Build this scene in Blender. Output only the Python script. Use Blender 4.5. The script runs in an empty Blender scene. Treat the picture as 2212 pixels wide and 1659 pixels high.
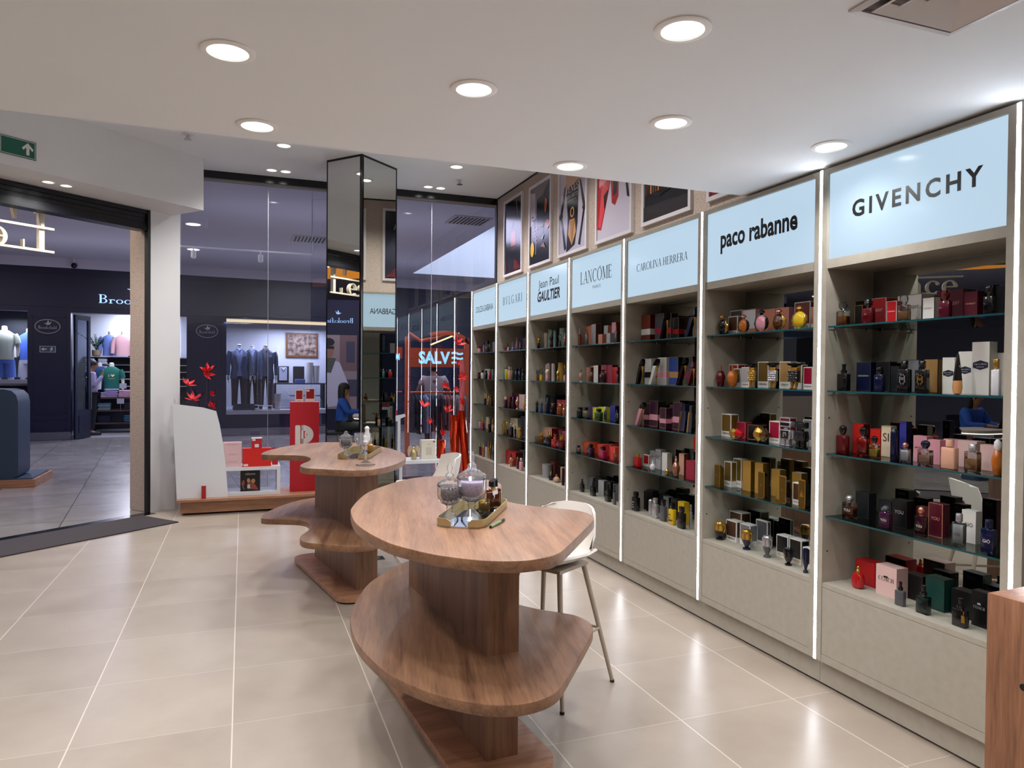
import bpy, math, random
from mathutils import Vector, Matrix
sin, cos, pi, R = math.sin, math.cos, math.pi, math.radians
random.seed(5)
sc = bpy.context.scene
col = sc.collection

# ---------------------------------------------------------------- camera
cam = bpy.data.cameras.new('camera')
cam_o = bpy.data.objects.new('camera', cam)
col.objects.link(cam_o)
cam.sensor_width = 36.0
cam.lens = 1547.12 / 2212 * 36.0
cam.clip_start = 0.02
cam.clip_end = 200
yaw, pitch, roll = R(20.613), R(0.857), R(-0.4928)
fwd = Vector((sin(yaw) * cos(pitch), cos(yaw) * cos(pitch), -sin(pitch)))
rgt = Vector((cos(yaw), -sin(yaw), 0))
dwn = fwd.cross(rgt)
r2 = rgt * cos(roll) + dwn * sin(roll)
d2 = rgt * -sin(roll) + dwn * cos(roll)
m3 = Matrix((r2, -d2, -fwd)).transposed()
cam_o.matrix_world = Matrix.Translation((0, 0, 1.5)) @ m3.to_4x4()
sc.camera = cam_o

# ---------------------------------------------------------------- world, view
sc.view_settings.view_transform = 'Standard'
sc.view_settings.look = 'None'
sc.view_settings.gamma = 1.0
sc.view_settings.exposure = 0.2
w = bpy.data.worlds.new('world'); sc.world = w
w.use_nodes = True
w.node_tree.nodes['Background'].inputs[0].default_value = (0.5, 0.5, 0.62, 1)
w.node_tree.nodes['Background'].inputs[1].default_value = 0.05
cy = sc.cycles
cy.max_bounces = 9; cy.diffuse_bounces = 4; cy.glossy_bounces = 5
cy.transmission_bounces = 7; cy.transparent_max_bounces = 20
cy.caustics_reflective = False; cy.caustics_refractive = False
cy.sample_clamp_indirect = 6.0
cy.use_denoising = True

# ---------------------------------------------------------------- lamps of the two places, plus added fill lights
def lamp(name, kind, loc, power, colr=(1, 1, 1), rot=(0, 0, 0), size=0.05, size_y=None, angle=120, blend=0.6):
    l = bpy.data.lights.new(name, kind)
    l.energy = power; l.color = colr
    if kind == 'AREA':
        l.shape = 'RECTANGLE' if size_y else 'SQUARE'
        l.size = size
        if size_y: l.size_y = size_y
    elif kind == 'SPOT':
        l.shadow_soft_size = size; l.spot_size = R(angle); l.spot_blend = blend
    else:
        l.shadow_soft_size = size
    o = bpy.data.objects.new(name, l); col.objects.link(o)
    o.location = loc; o.rotation_euler = rot
    return o
WARM = (1.0, 0.98, 0.965)
# shop downlights, low ceiling (z 2.5) and raised strip along the glass (z 3.72)
LOW = [(-0.046, 2.426), (0.758, 2.421), (1.585, 2.452), (2.391, 2.441), (0.053, 3.112), (1.471, 3.141), (1.189, 1.783)]
LOWX = [(0.35, 1.783), (-0.85, 2.43), (-0.9, 3.1), (-0.85, 1.2), (0.75, 0.9), (2.0, 0.8), (-2.2, 1.8), (-2.4, 3.0), (-0.8, -0.6), (1.2, -0.6)]
HIGH = [(0.373, 7.43), (2.154, 7.486), (0.294, 8.384), (0.441, 8.384), (2.072, 8.414), (2.227, 8.419)]
for p in LOW + LOWX:
    lamp('downlight_lamp', 'SPOT', (p[0], p[1], 2.47), 26, WARM, size=0.04, angle=150, blend=0.8)
for k, p in enumerate(HIGH):
    lamp('downlight_lamp', 'SPOT', (p[0], p[1], 3.69), 85 if k < 2 else 42, WARM, size=0.05, angle=140, blend=0.8)
for p in [(0.4, 4.4), (2.1, 4.6), (-1.0, 5.4), (0.5, 5.9), (2.2, 6.0)]:
    lamp('downlight_lamp', 'SPOT', (p[0], p[1], 3.69), 65, WARM, size=0.06, angle=140, blend=0.8)
for p in [(-1.633, 7.486), (-1.511, 7.572)]:
    lamp('downlight_lamp', 'SPOT', (p[0], p[1], 3.15), 26, WARM, size=0.04, angle=150, blend=0.8)
# mall corridor: cool violet light
VIO = (0.74, 0.74, 1.0)
for p in [(-5.5, 11.5), (-1.5, 13.5), (2.2, 11.0), (2.2, 15.0), (-7.5, 8.0)]:
    lamp('mall_lamp', 'AREA', (p[0], p[1], 3.80), 72, VIO, size=1.8)
for p, sx, sy in [((-3.0, 15.0, 2.6), 6.0, .6), ((3.0, 15.0, 2.6), 5.0, .6), ((1.2, 11.0, 2.6), 4.0, .6), ((-7.0, 10.5, 2.6), .6, 5.0)]:
    lamp('mall_ceiling_fill', 'AREA', p, 7, VIO, (pi, 0, 0), sx, sy)  # added upward fill to brighten the mall ceiling, no real fitting there
lamp('mall_lamp', 'AREA', (-2.7, 8.6, 3.8), 45, (1.0, 0.9, 0.78), size=1.2)
lamp('void_daylight', 'AREA', (6.0, 13.5, 7.8), 350, (0.80, 0.88, 1.0), size=4.0)
lamp('void_wall_fill', 'POINT', (6.0, 12.5, 6.0), 220, (0.85, 0.9, 1.0), size=0.4)  # added fill to brighten the void walls, stands for no real lamp
# clothing shop interior
for p, e in [((-2.6, 19.0, 3.0), 45), ((-2.4, 20.3, 3.0), 60), ((0.9, 18.75, 2.60), 40), ((-0.1, 18.05, 2.62), 30), ((1.6, 18.95, 2.60), 34), ((-4.6, 18.1, 2.62), 40)]:
    lamp('shop_lamp', 'AREA', p, e, (0.78, 0.84, 1.0), size=0.6)

# ---------------------------------------------------------------- materials
def s2l(c):
    return c / 12.92 if c <= 0.04045 else ((c + 0.055) / 1.055) ** 2.4
def hexc(h):
    h = h.lstrip('#')
    return tuple(s2l(int(h[i:i + 2], 16) / 255) for i in (0, 2, 4)) + (1.0,)
MATS = {}
def newmat(name):
    m = bpy.data.materials.new(name); m.use_nodes = True
    m.node_tree.nodes.clear()
    o = m.node_tree.nodes.new('ShaderNodeOutputMaterial')
    return m, m.node_tree, o
def pbr(name, h, rough=0.5, metal=0.0, emit=None, estr=0.0, coat=0.0, spec=0.5):
    if name in MATS: return MATS[name]
    m, t, o = newmat(name)
    b = t.nodes.new('ShaderNodeBsdfPrincipled')
    b.inputs['Base Color'].default_value = hexc(h)
    b.inputs['Roughness'].default_value = rough
    b.inputs['Metallic'].default_value = metal
    b.inputs['Coat Weight'].default_value = coat
    b.inputs['Specular IOR Level'].default_value = spec
    if emit:
        b.inputs['Emission Color'].default_value = hexc(emit)
        b.inputs['Emission Strength'].default_value = estr
    t.links.new(b.outputs[0], o.inputs[0])
    MATS[name] = m
    return m
def glow(name, h, s):
    if name in MATS: return MATS[name]
    m, t, o = newmat(name)
    e = t.nodes.new('ShaderNodeEmission')
    e.inputs[0].default_value = hexc(h); e.inputs[1].default_value = s
    t.links.new(e.outputs[0], o.inputs[0])
    MATS[name] = m
    return m
def thin_glass(name, h='ffffff', refl=1.0, rough=0.0, ior=1.5):
    """clear sheet: tinted see-through plus a Fresnel reflection"""
    if name in MATS: return MATS[name]
    m, t, o = newmat(name)
    tr = t.nodes.new('ShaderNodeBsdfTransparent'); tr.inputs[0].default_value = hexc(h)
    gl = t.nodes.new('ShaderNodeBsdfAnisotropic'); gl.inputs['Roughness'].default_value = rough
    fr = t.nodes.new('ShaderNodeFresnel'); fr.inputs[0].default_value = ior
    mu = t.nodes.new('ShaderNodeMath'); mu.operation = 'MULTIPLY'; mu.inputs[1].default_value = refl; mu.use_clamp = True
    mx = t.nodes.new('ShaderNodeMixShader')
    t.links.new(fr.outputs[0], mu.inputs[0]); t.links.new(mu.outputs[0], mx.inputs[0])
    t.links.new(tr.outputs[0], mx.inputs[1]); t.links.new(gl.outputs[0], mx.inputs[2])
    t.links.new(mx.outputs[0], o.inputs[0])
    MATS[name] = m
    return m
def real_glass(name, h='ffffff', rough=0.0, ior=1.45):
    if name in MATS: return MATS[name]
    m, t, o = newmat(name)
    b = t.nodes.new('ShaderNodeBsdfPrincipled')
    b.inputs['Base Color'].default_value = hexc(h); b.inputs['Roughness'].default_value = rough
    b.inputs['Transmission Weight'].default_value = 1.0; b.inputs['IOR'].default_value = ior
    t.links.new(b.outputs[0], o.inputs[0])
    MATS[name] = m
    return m
def cut_glass(name):
    m, t, o = newmat(name)
    L = t.links.new
    tr = t.nodes.new('ShaderNodeBsdfTransparent'); df = t.nodes.new('ShaderNodeBsdfDiffuse'); df.inputs[0].default_value = (.92, .92, .95, 1)
    tl = t.nodes.new('ShaderNodeBsdfTranslucent'); tl.inputs[0].default_value = (.92, .92, .95, 1)
    gl = t.nodes.new('ShaderNodeBsdfAnisotropic'); gl.inputs['Roughness'].default_value = 0.06
    fr = t.nodes.new('ShaderNodeLayerWeight'); fr.inputs[0].default_value = 0.16
    m1 = t.nodes.new('ShaderNodeMixShader'); m2 = t.nodes.new('ShaderNodeMixShader'); m3_ = t.nodes.new('ShaderNodeMixShader')
    L(df.outputs[0], m1.inputs[1]); L(tl.outputs[0], m1.inputs[2])
    m2.inputs[0].default_value = .11; L(tr.outputs[0], m2.inputs[1]); L(m1.outputs[0], m2.inputs[2])
    L(fr.outputs['Fresnel'], m3_.inputs[0]); L(m2.outputs[0], m3_.inputs[1]); L(gl.outputs[0], m3_.inputs[2])
    L(m3_.outputs[0], o.inputs[0])
    return m
def N(t, kind, **kw):
    n = t.nodes.new(kind)
    for k, v in kw.items(): setattr(n, k, v)
    return n
def wood(name, axis='y', rot=0.0, dark='5d3f2d', mid='845f46', light='9b7556', scale=1.0, rough=0.42):
    if name in MATS: return MATS[name]
    m, t, o = newmat(name)
    b = N(t, 'ShaderNodeBsdfPrincipled'); b.inputs['Roughness'].default_value = rough
    tc = N(t, 'ShaderNodeTexCoord'); mp = N(t, 'ShaderNodeMapping'); mp.inputs['Rotation'].default_value = (0, 0, rot)
    st = {'x': (1.6, 26, 26), 'y': (26, 1.6, 26), 'z': (26, 26, 1.6)}[axis]
    mp2 = N(t, 'ShaderNodeMapping'); mp2.inputs['Scale'].default_value = tuple(s * scale for s in st)
    n1 = N(t, 'ShaderNodeTexNoise'); n1.inputs['Scale'].default_value = 1.0; n1.inputs['Detail'].default_value = 6; n1.inputs['Roughness'].default_value = 0.62; n1.inputs['Distortion'].default_value = 0.8
    n2 = N(t, 'ShaderNodeTexNoise'); n2.inputs['Scale'].default_value = 6.0; n2.inputs['Detail'].default_value = 3
    mp3 = N(t, 'ShaderNodeMapping'); mp3.inputs['Scale'].default_value = tuple(s * scale * 0.35 for s in st)
    n3 = N(t, 'ShaderNodeTexNoise'); n3.inputs['Scale'].default_value = 1.0; n3.inputs['Detail'].default_value = 2; n3.inputs['Distortion'].default_value = 1.5
    cr = N(t, 'ShaderNodeValToRGB')
    cr.color_ramp.elements[0].position = 0.33; cr.color_ramp.elements[0].color = hexc(dark)
    cr.color_ramp.elements[1].position = 0.66; cr.color_ramp.elements[1].color = hexc(light)
    e = cr.color_ramp.elements.new(0.50); e.color = hexc(mid)
    a1 = N(t, 'ShaderNodeMath', operation='MULTIPLY_ADD'); a1.inputs[1].default_value = 0.42
    a2 = N(t, 'ShaderNodeMath', operation='MULTIPLY_ADD'); a2.inputs[1].default_value = 0.25
    a3 = N(t, 'ShaderNodeMath', operation='MULTIPLY'); a3.inputs[1].default_value = 0.30
    L = t.links.new
    L(tc.outputs['Object'], mp.inputs[0]); L(mp.outputs[0], mp2.inputs[0]); L(mp.outputs[0], mp3.inputs[0])
    L(mp2.outputs[0], n1.inputs[0]); L(mp2.outputs[0], n2.inputs[0]); L(mp3.outputs[0], n3.inputs[0])
    L(n3.outputs[0], a3.inputs[0]); L(n2.outputs[0], a2.inputs[0]); L(a3.outputs[0], a2.inputs[2])
    L(n1.outputs[0], a1.inputs[0]); L(a2.outputs[0], a1.inputs[2]); L(a1.outputs[0], cr.inputs[0])
    L(cr.outputs[0], b.inputs['Base Color']); L(b.outputs[0], o.inputs[0])
    MATS[name] = m
    return m
def speck(name, base, dark, scale=60, lo=0.35, hi=0.6, rough=0.8, big=0.0, bump=0.0):
    """mottled plaster, stone or paint"""
    if name in MATS: return MATS[name]
    m, t, o = newmat(name)
    b = N(t, 'ShaderNodeBsdfPrincipled'); b.inputs['Roughness'].default_value = rough
    tc = N(t, 'ShaderNodeTexCoord')
    n1 = N(t, 'ShaderNodeTexNoise'); n1.inputs['Scale'].default_value = scale; n1.inputs['Detail'].default_value = 4
    cr = N(t, 'ShaderNodeValToRGB'); cr.color_ramp.elements[0].position = lo; cr.color_ramp.elements[0].color = hexc(dark)
    cr.color_ramp.elements[1].position = hi; cr.color_ramp.elements[1].color = hexc(base)
    L = t.links.new
    L(tc.outputs['Object'], n1.inputs[0]); L(n1.outputs[0], cr.inputs[0]); L(cr.outputs[0], b.inputs['Base Color'])
    if bump:
        bp = N(t, 'ShaderNodeBump'); bp.inputs['Strength'].default_value = bump; bp.inputs['Distance'].default_value = 0.01
        L(n1.outputs[0], bp.inputs['Height']); L(bp.outputs[0], b.inputs['Normal'])
    L(b.outputs[0], o.inputs[0])
    MATS[name] = m
    return m
def tiles(name, sx, sy, ox, oy, wx, wy, base, base2, grout, rough=0.25, rot=0.0):
    if name in MATS: return MATS[name]
    m, t, o = newmat(name)
    L = t.links.new
    b = N(t, 'ShaderNodeBsdfPrincipled')
    tc = N(t, 'ShaderNodeTexCoord'); mp = N(t, 'ShaderNodeMapping'); mp.inputs['Rotation'].default_value = (0, 0, rot)
    sp = N(t, 'ShaderNodeSeparateXYZ')
    L(tc.outputs['Object'], mp.inputs[0]); L(mp.outputs[0], sp.inputs[0])
    masks = []; cells = []
    for k, (s, off, wd) in enumerate(((sx, ox, wx), (sy, oy, wy))):
        d = N(t, 'ShaderNodeMath', operation='SUBTRACT'); d.inputs[1].default_value = off
        q = N(t, 'ShaderNodeMath', operation='DIVIDE'); q.inputs[1].default_value = s
        L(sp.outputs[k], d.inputs[0]); L(d.outputs[0], q.inputs[0])
        f = N(t, 'ShaderNodeMath', operation='FRACT'); L(q.outputs[0], f.inputs[0])
        p = N(t, 'ShaderNodeMath', operation='PINGPONG'); p.inputs[1].default_value = 0.5; L(f.outputs[0], p.inputs[0])
        c = N(t, 'ShaderNodeMath', operation='LESS_THAN'); c.inputs[1].default_value = wd / s / 2; L(p.outputs[0], c.inputs[0])
        fl = N(t, 'ShaderNodeMath', operation='FLOOR'); L(q.outputs[0], fl.inputs[0])
        masks.append(c); cells.append(fl)
    mx = N(t, 'ShaderNodeMath', operation='MAXIMUM'); L(masks[0].outputs[0], mx.inputs[0]); L(masks[1].outputs[0], mx.inputs[1])
    cb = N(t, 'ShaderNodeCombineXYZ'); L(cells[0].outputs[0], cb.inputs[0]); L(cells[1].outputs[0], cb.inputs[1])
    wn = N(t, 'ShaderNodeTexWhiteNoise'); L(cb.outputs[0], wn.inputs[0])
    n1 = N(t, 'ShaderNodeTexNoise'); n1.inputs['Scale'].default_value = 2.2; n1.inputs['Detail'].default_value = 7; n1.inputs['Roughness'].default_value = 0.6
    va = N(t, 'ShaderNodeVectorMath', operation='MULTIPLY_ADD'); va.inputs[1].default_value = (3.1, 3.1, 3.1)
    L(cb.outputs[0], va.inputs[0]); L(mp.outputs[0], va.inputs[2]); L(va.outputs[0], n1.inputs[0])
    ad = N(t, 'ShaderNodeMath', operation='MULTIPLY_ADD'); ad.inputs[1].default_value = 0.22; L(wn.outputs[0], ad.inputs[0]); L(n1.outputs[0], ad.inputs[2])
    cr = N(t, 'ShaderNodeValToRGB'); cr.color_ramp.elements[0].position = 0.38; cr.color_ramp.elements[0].color = hexc(base2)
    cr.color_ramp.elements[1].position = 0.85; cr.color_ramp.elements[1].color = hexc(base)
    L(ad.outputs[0], cr.inputs[0])
    mc = N(t, 'ShaderNodeMix', data_type='RGBA'); mc.inputs[7].default_value = hexc(grout)
    L(mx.outputs[0], mc.inputs[0]); L(cr.outputs[0], mc.inputs[6]); L(mc.outputs[2], b.inputs['Base Color'])
    rr = N(t, 'ShaderNodeMath', operation='MULTIPLY_ADD'); rr.inputs[1].default_value = 0.16; rr.inputs[2].default_value = rough - 0.06
    L(n1.outputs[0], rr.inputs[0]); L(rr.outputs[0], b.inputs['Roughness'])
    L(b.outputs[0], o.inputs[0])
    MATS[name] = m
    return m

M_CEIL = speck('ceiling_paint', 'e8ecf0', 'e6eaee', 2.0, 0.3, 0.7, 0.85)
M_WHITE = speck('wall_paint', 'dedede', 'dbdbdb', 3.0, 0.3, 0.7, 0.8)
M_STONE = speck('mottled_plaster', 'bcab9e', '86766a', 120, 0.30, 0.50, 0.85, bump=0.1)
M_FLOOR = tiles('shop_tiles', 0.608, 0.608, -0.037, 2.63, 0.0055, 0.0022, 'ada194', '9c8f82', 'd2c8bc', 0.30)
M_MALLF = tiles('mall_tiles', 0.9, 0.9, 0.1, 0.2, 0.008, 0.008, '928d8b', '827d7b', '3a383c', 0.2, R(-6))
M_CAB = speck('greige_laminate', 'a8a296', 'a19b8e', 25, 0.3, 0.7, 0.5)
M_CABIN = speck('greige_laminate_inside', 'aba599', '9f998c', 12, 0.3, 0.7, 0.5)
M_LED = glow('led_strip', 'f4f7ff', 38.0)
M_SIGN = pbr('lit_acrylic', '4a5258', 0.12, emit='b4cde0', estr=0.88)
M_BLACK = pbr('black_gloss', '08080a', 0.18)
M_BLACKM = pbr('black_matt', '0b0b0d', 0.6)
M_MIRROR = pbr('mirror', 'd9dcd8', 0.0, 1.0)
M_CMIRROR = pbr('cabinet_mirror', 'b9bdb8', 0.0, 1.0)
M_SHELF = thin_glass('shelf_glass', 'eef6f3', 0.9)
M_EDGE = pbr('shelf_glass_edge', '1d4a50', 0.15)
M_PANE = thin_glass('window_glass', 'd6d6dc', 2.0)
M_WOODT = wood('table_wood', 'y', R(12))
M_WOODV = wood('table_wood_upright', 'z')
M_WOODX = wood('plinth_wood', 'x', 0, '7d5640', 'a6775a', 'bd9173')
M_NAVY = pbr('navy_lacquer', '0a1030', 0.35)
M_CHROME = pbr('chrome', 'd0d0d2', 0.12, 1.0)
M_GOLDB = pbr('brushed_gold', 'b8a478', 0.4, 0.7)
M_WPLAS = pbr('white_plastic', 'd6cfc8', 0.4)
M_RED = pbr('red_card', 'b81526', 0.45)
M_LENS = glow('downlight_lens', 'e9f4ee', 2.2)

# ---------------------------------------------------------------- mesh building
class MB:
    def __init__(s): s.v = []; s.f = []; s.m = []; s.s = []
    def add(s, verts, faces, m=0, smooth=False, T=None):
        b = len(s.v)
        if T is not None: verts = [tuple(T @ Vector(p)) for p in verts]
        s.v += [tuple(p) for p in verts]
        for f in faces:
            s.f.append([b + i for i in f]); s.m.append(m); s.s.append(smooth)
        return s
    def box(s, x0, y0, z0, x1, y1, z1, m=0, T=None):
        if x0 > x1: x0, x1 = x1, x0
        if y0 > y1: y0, y1 = y1, y0
        if z0 > z1: z0, z1 = z1, z0
        v = [(x0, y0, z0), (x1, y0, z0), (x1, y1, z0), (x0, y1, z0), (x0, y0, z1), (x1, y0, z1), (x1, y1, z1), (x0, y1, z1)]
        mm = m if isinstance(m, (list, tuple)) else [m] * 6   # order: bottom top -y +x +y -x
        for k, f in enumerate([(3, 2, 1, 0), (4, 5, 6, 7), (0, 1, 5, 4), (1, 2, 6, 5), (2, 3, 7, 6), (3, 0, 4, 7)]):
            s.add(v if k == 0 else [], [], 0, False, T) if k == 0 else None
            b = len(s.v) - 8
            s.f.append([b + i for i in f]); s.m.append(mm[k]); s.s.append(False)
        return s
    def loft(s, rings, m=0, smooth=True, cap0=True, cap1=True, T=None, closed=True):
        n = len(rings[0]); v = [p for r in rings for p in r]; f = []
        for i in range(len(rings) - 1):
            for j in range(n if closed else n - 1):
                k = (j + 1) % n
                f.append((i * n + j, i * n + k, (i + 1) * n + k, (i + 1) * n + j))
        if cap0: f.append(tuple(range(n - 1, -1, -1)))
        if cap1: f.append(tuple((len(rings) - 1) * n + j for j in range(n)))
        return s.add(v, f, m, smooth, T)
    def lathe(s, prof, n=16, m=0, cx=0, cy=0, sx=1, sy=1, z0=0, T=None, cap=True):
        rings = [[(cx + r * sx * cos(2 * pi * j / n), cy + r * sy * sin(2 * pi * j / n), z0 + z) for j in range(n)] for r, z in prof]
        return s.loft(rings, m, True, cap, cap, T)
    def sphere(s, c, r, n=14, m=0, sx=1, sy=1, sz=1, T=None):
        k = max(5, n // 2)
        prof = [(max(1e-4, r * sin(pi * i / k)), -r * sz * cos(pi * i / k)) for i in range(k + 1)]
        return s.lathe(prof, n, m, c[0], c[1], sx, sy, c[2], T)
    def tube(s, pts, r, n=8, m=0, T=None):
        pts = [Vector(p) for p in pts]; rings = []
        rr = r if isinstance(r, (list, tuple)) else [r] * len(pts)
        up = None
        for i, p in enumerate(pts):
            d = (pts[min(i + 1, len(pts) - 1)] - pts[max(i - 1, 0)]).normalized()
            if up is None: up = Vector((0, 0, 1)) if abs(d.z) < 0.9 else Vector((1, 0, 0))
            a = d.cross(up).normalized(); b = a.cross(d).normalized(); up = b
            rings.append([tuple(p + a * (rr[i] * cos(2 * pi * j / n)) + b * (rr[i] * sin(2 * pi * j / n))) for j in range(n)])
        return s.loft(rings, m, True, True, True, T)
    def prism(s, outline, z0, z1, bev=0.0, m=0, T=None, smooth=True):
        o = outline
        if bev <= 0:
            return s.loft([[(x, y, z0) for x, y in o], [(x, y, z1) for x, y in o]], m, smooth, True, True, T)
        i1 = inset(o, bev); i2 = inset(o, bev * 0.3)
        rs = [[(x, y, z0) for x, y in i1], [(x, y, z0 + bev * .3) for x, y in i2], [(x, y, z0 + bev) for x, y in o],
              [(x, y, z1 - bev) for x, y in o], [(x, y, z1 - bev * .3) for x, y in i2], [(x, y, z1) for x, y in i1]]
        return s.loft(rs, m, smooth, True, True, T)
    def poly(s, pts, m=0, T=None):
        return s.add(pts, [tuple(range(len(pts)))], m, False, T)
    def build(s, name, mats, parent=None, loc=None, rz=None, sharp=40):
        me = bpy.data.meshes.new(name)
        me.from_pydata(s.v, [], s.f)
        for m in (mats if isinstance(mats, (list, tuple)) else [mats]): me.materials.append(m)
        me.polygons.foreach_set('material_index', s.m)
        me.polygons.foreach_set('use_smooth', s.s)
        me.update()
        if any(s.s): me.set_sharp_from_angle(angle=R(sharp))
        o = bpy.data.objects.new(name, me); col.objects.link(o)
        if parent: o.parent = parent
        if loc is not None: o.location = loc
        if rz is not None: o.rotation_euler = (0, 0, rz)
        return o
def inset(o, d):
    n = len(o); out = []
    area = sum(o[i][0] * o[(i + 1) % n][1] - o[(i + 1) % n][0] * o[i][1] for i in range(n))
    sg = 1 if area > 0 else -1
    for i in range(n):
        ax, ay = o[i - 1]; bx, by = o[i]; cx, cy_ = o[(i + 1) % n]
        n1 = Vector((-(by - ay), bx - ax)); n2 = Vector((-(cy_ - by), cx - bx))
        if n1.length < 1e-9: n1 = n2
        if n2.length < 1e-9: n2 = n1
        n1.normalize(); n2.normalize()
        b = n1 + n2
        if b.length < 1e-6: b = n1
        b.normalize()
        k = d / max(0.5, b.dot(n1)) * sg
        out.append((bx + b.x * k, by + b.y * k))
    return out
def rrect(w, d, r, n=4, cx=0, cy=0):
    r = min(r, w / 2 - 1e-4, d / 2 - 1e-4); o = []
    for qx, qy, a0 in ((1, 1, 0), (-1, 1, 90), (-1, -1, 180), (1, -1, 270)):
        for i in range(n + 1):
            a = R(a0 + 90 * i / n)
            o.append((cx + qx * (w / 2 - r) + r * cos(a), cy + qy * (d / 2 - r) + r * sin(a)))
    return o
def catmull(pts, k=5):
    n = len(pts); out = []
    for i in range(n):
        p0, p1, p2, p3 = (Vector(pts[(i + j - 1) % n]) for j in range(4))
        for q in range(k):
            t = q / k
            v = 0.5 * ((2 * p1) + (p2 - p0) * t + (2 * p0 - 5 * p1 + 4 * p2 - p3) * t * t + (3 * p1 - p0 - 3 * p2 + p3) * t ** 3)
            out.append((v.x, v.y))
    return out
def smooth_closed(pts, n=3):
    for _ in range(n):
        k = len(pts)
        pts = [((pts[i - 1][0] + 2 * pts[i][0] + pts[(i + 1) % k][0]) / 4, (pts[i - 1][1] + 2 * pts[i][1] + pts[(i + 1) % k][1]) / 4) for i in range(k)]
    return pts
def tag(o, label, cat, group=None, kind=None):
    if label: o['label'] = label
    if cat: o['category'] = cat
    if group: o['group'] = group
    if kind: o['kind'] = kind
    return o
def struct(o, label=None, cat=None):
    o['kind'] = 'structure'
    if label: o['label'] = label
    if cat: o['category'] = cat
    return o
def thing(name, label, cat, loc=(0, 0, 0), rz=0, group=None):
    o = bpy.data.objects.new(name, None); col.objects.link(o)
    o.empty_display_size = 0.1
    o.location = loc; o.rotation_euler = (0, 0, rz)
    return tag(o, label, cat, group)
def frame_m(o, ux, uz):
    """matrix whose x runs along ux, y along uz (text upright), z towards the reader"""
    ux = Vector(ux).normalized(); uz = Vector(uz).normalized(); n = ux.cross(uz)
    return Matrix.Translation(o) @ Matrix((ux, uz, n)).transposed().to_4x4()

# ---------------------------------------------------------------- lettering
TXT = {}
def text_geo(s, spacing=1.0, bold=0.0):
    k = (s, spacing, bold)
    if k in TXT: return TXT[k]
    c = bpy.data.curves.new('t', 'FONT'); c.body = s; c.size = 1.0; c.space_character = spacing; c.offset = bold
    c.resolution_u = 3; c.align_x = 'CENTER'
    o = bpy.data.objects.new('t', c)
    me = bpy.data.meshes.new_from_object(o)
    v = [tuple(p.co) for p in me.vertices]; f = [tuple(p.vertices) for p in me.polygons]
    bpy.data.objects.remove(o); bpy.data.curves.remove(c); bpy.data.meshes.remove(me)
    xs = [p[0] for p in v]; ys = [p[1] for p in v]
    x0, x1, y0, y1 = min(xs), max(xs), min(ys), max(ys)
    v = [((p[0] - (x0 + x1) / 2) / (x1 - x0), (p[1] - y0) / (x1 - x0), 0.0) for p in v]
    TXT[k] = (v, f, (y1 - y0) / (x1 - x0))
    return TXT[k]
def text(mb, s, T, width, height=None, m=0, spacing=1.0, bold=0.0, shear=0.0, lift=0.0006):
    """centred text of the given width; T from frame_m, baseline on its origin"""
    v, f, asp = text_geo(s, spacing, bold)
    hs = (height / (asp * width)) if height else 1.0
    mb.add([((p[0] + shear * p[1]) * width, p[1] * width * hs, lift) for p in v], f, m, False, T)
def arc(cx, cy, rx, ry, a0, a1, wx, wy, n=14):
    o = []; 
    for i in range(n + 1):
        a = R(a0 + (a1 - a0) * i / n); o.append((cx + rx * cos(a), cy + ry * sin(a)))
    for i in range(n, -1, -1):
        a = R(a0 + (a1 - a0) * i / n); o.append((cx + (rx - wx) * cos(a), cy + (ry - wy) * sin(a)))
    return o
def rc(x0, y0, x1, y1): return [(x0, y0), (x1, y0), (x1, y1), (x0, y1)]
def dg(x0, y0, x1, y1, w): return [(x0, y0), (x0 + w, y0), (x1 + w, y1), (x1, y1)]
TH, TN, SF = 0.125, 0.04, 0.035
def ser(x, y, w=0.26): return rc(x - w / 2, y, x + w / 2, y + SF)
def stem(x, y0=0, y1=1, top=True, bot=True, w=TH):
    o = [rc(x - w / 2, y0, x + w / 2, y1)]
    if bot: o.append(ser(x, y0))
    if top: o.append(ser(x, y1 - SF))
    return o
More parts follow.
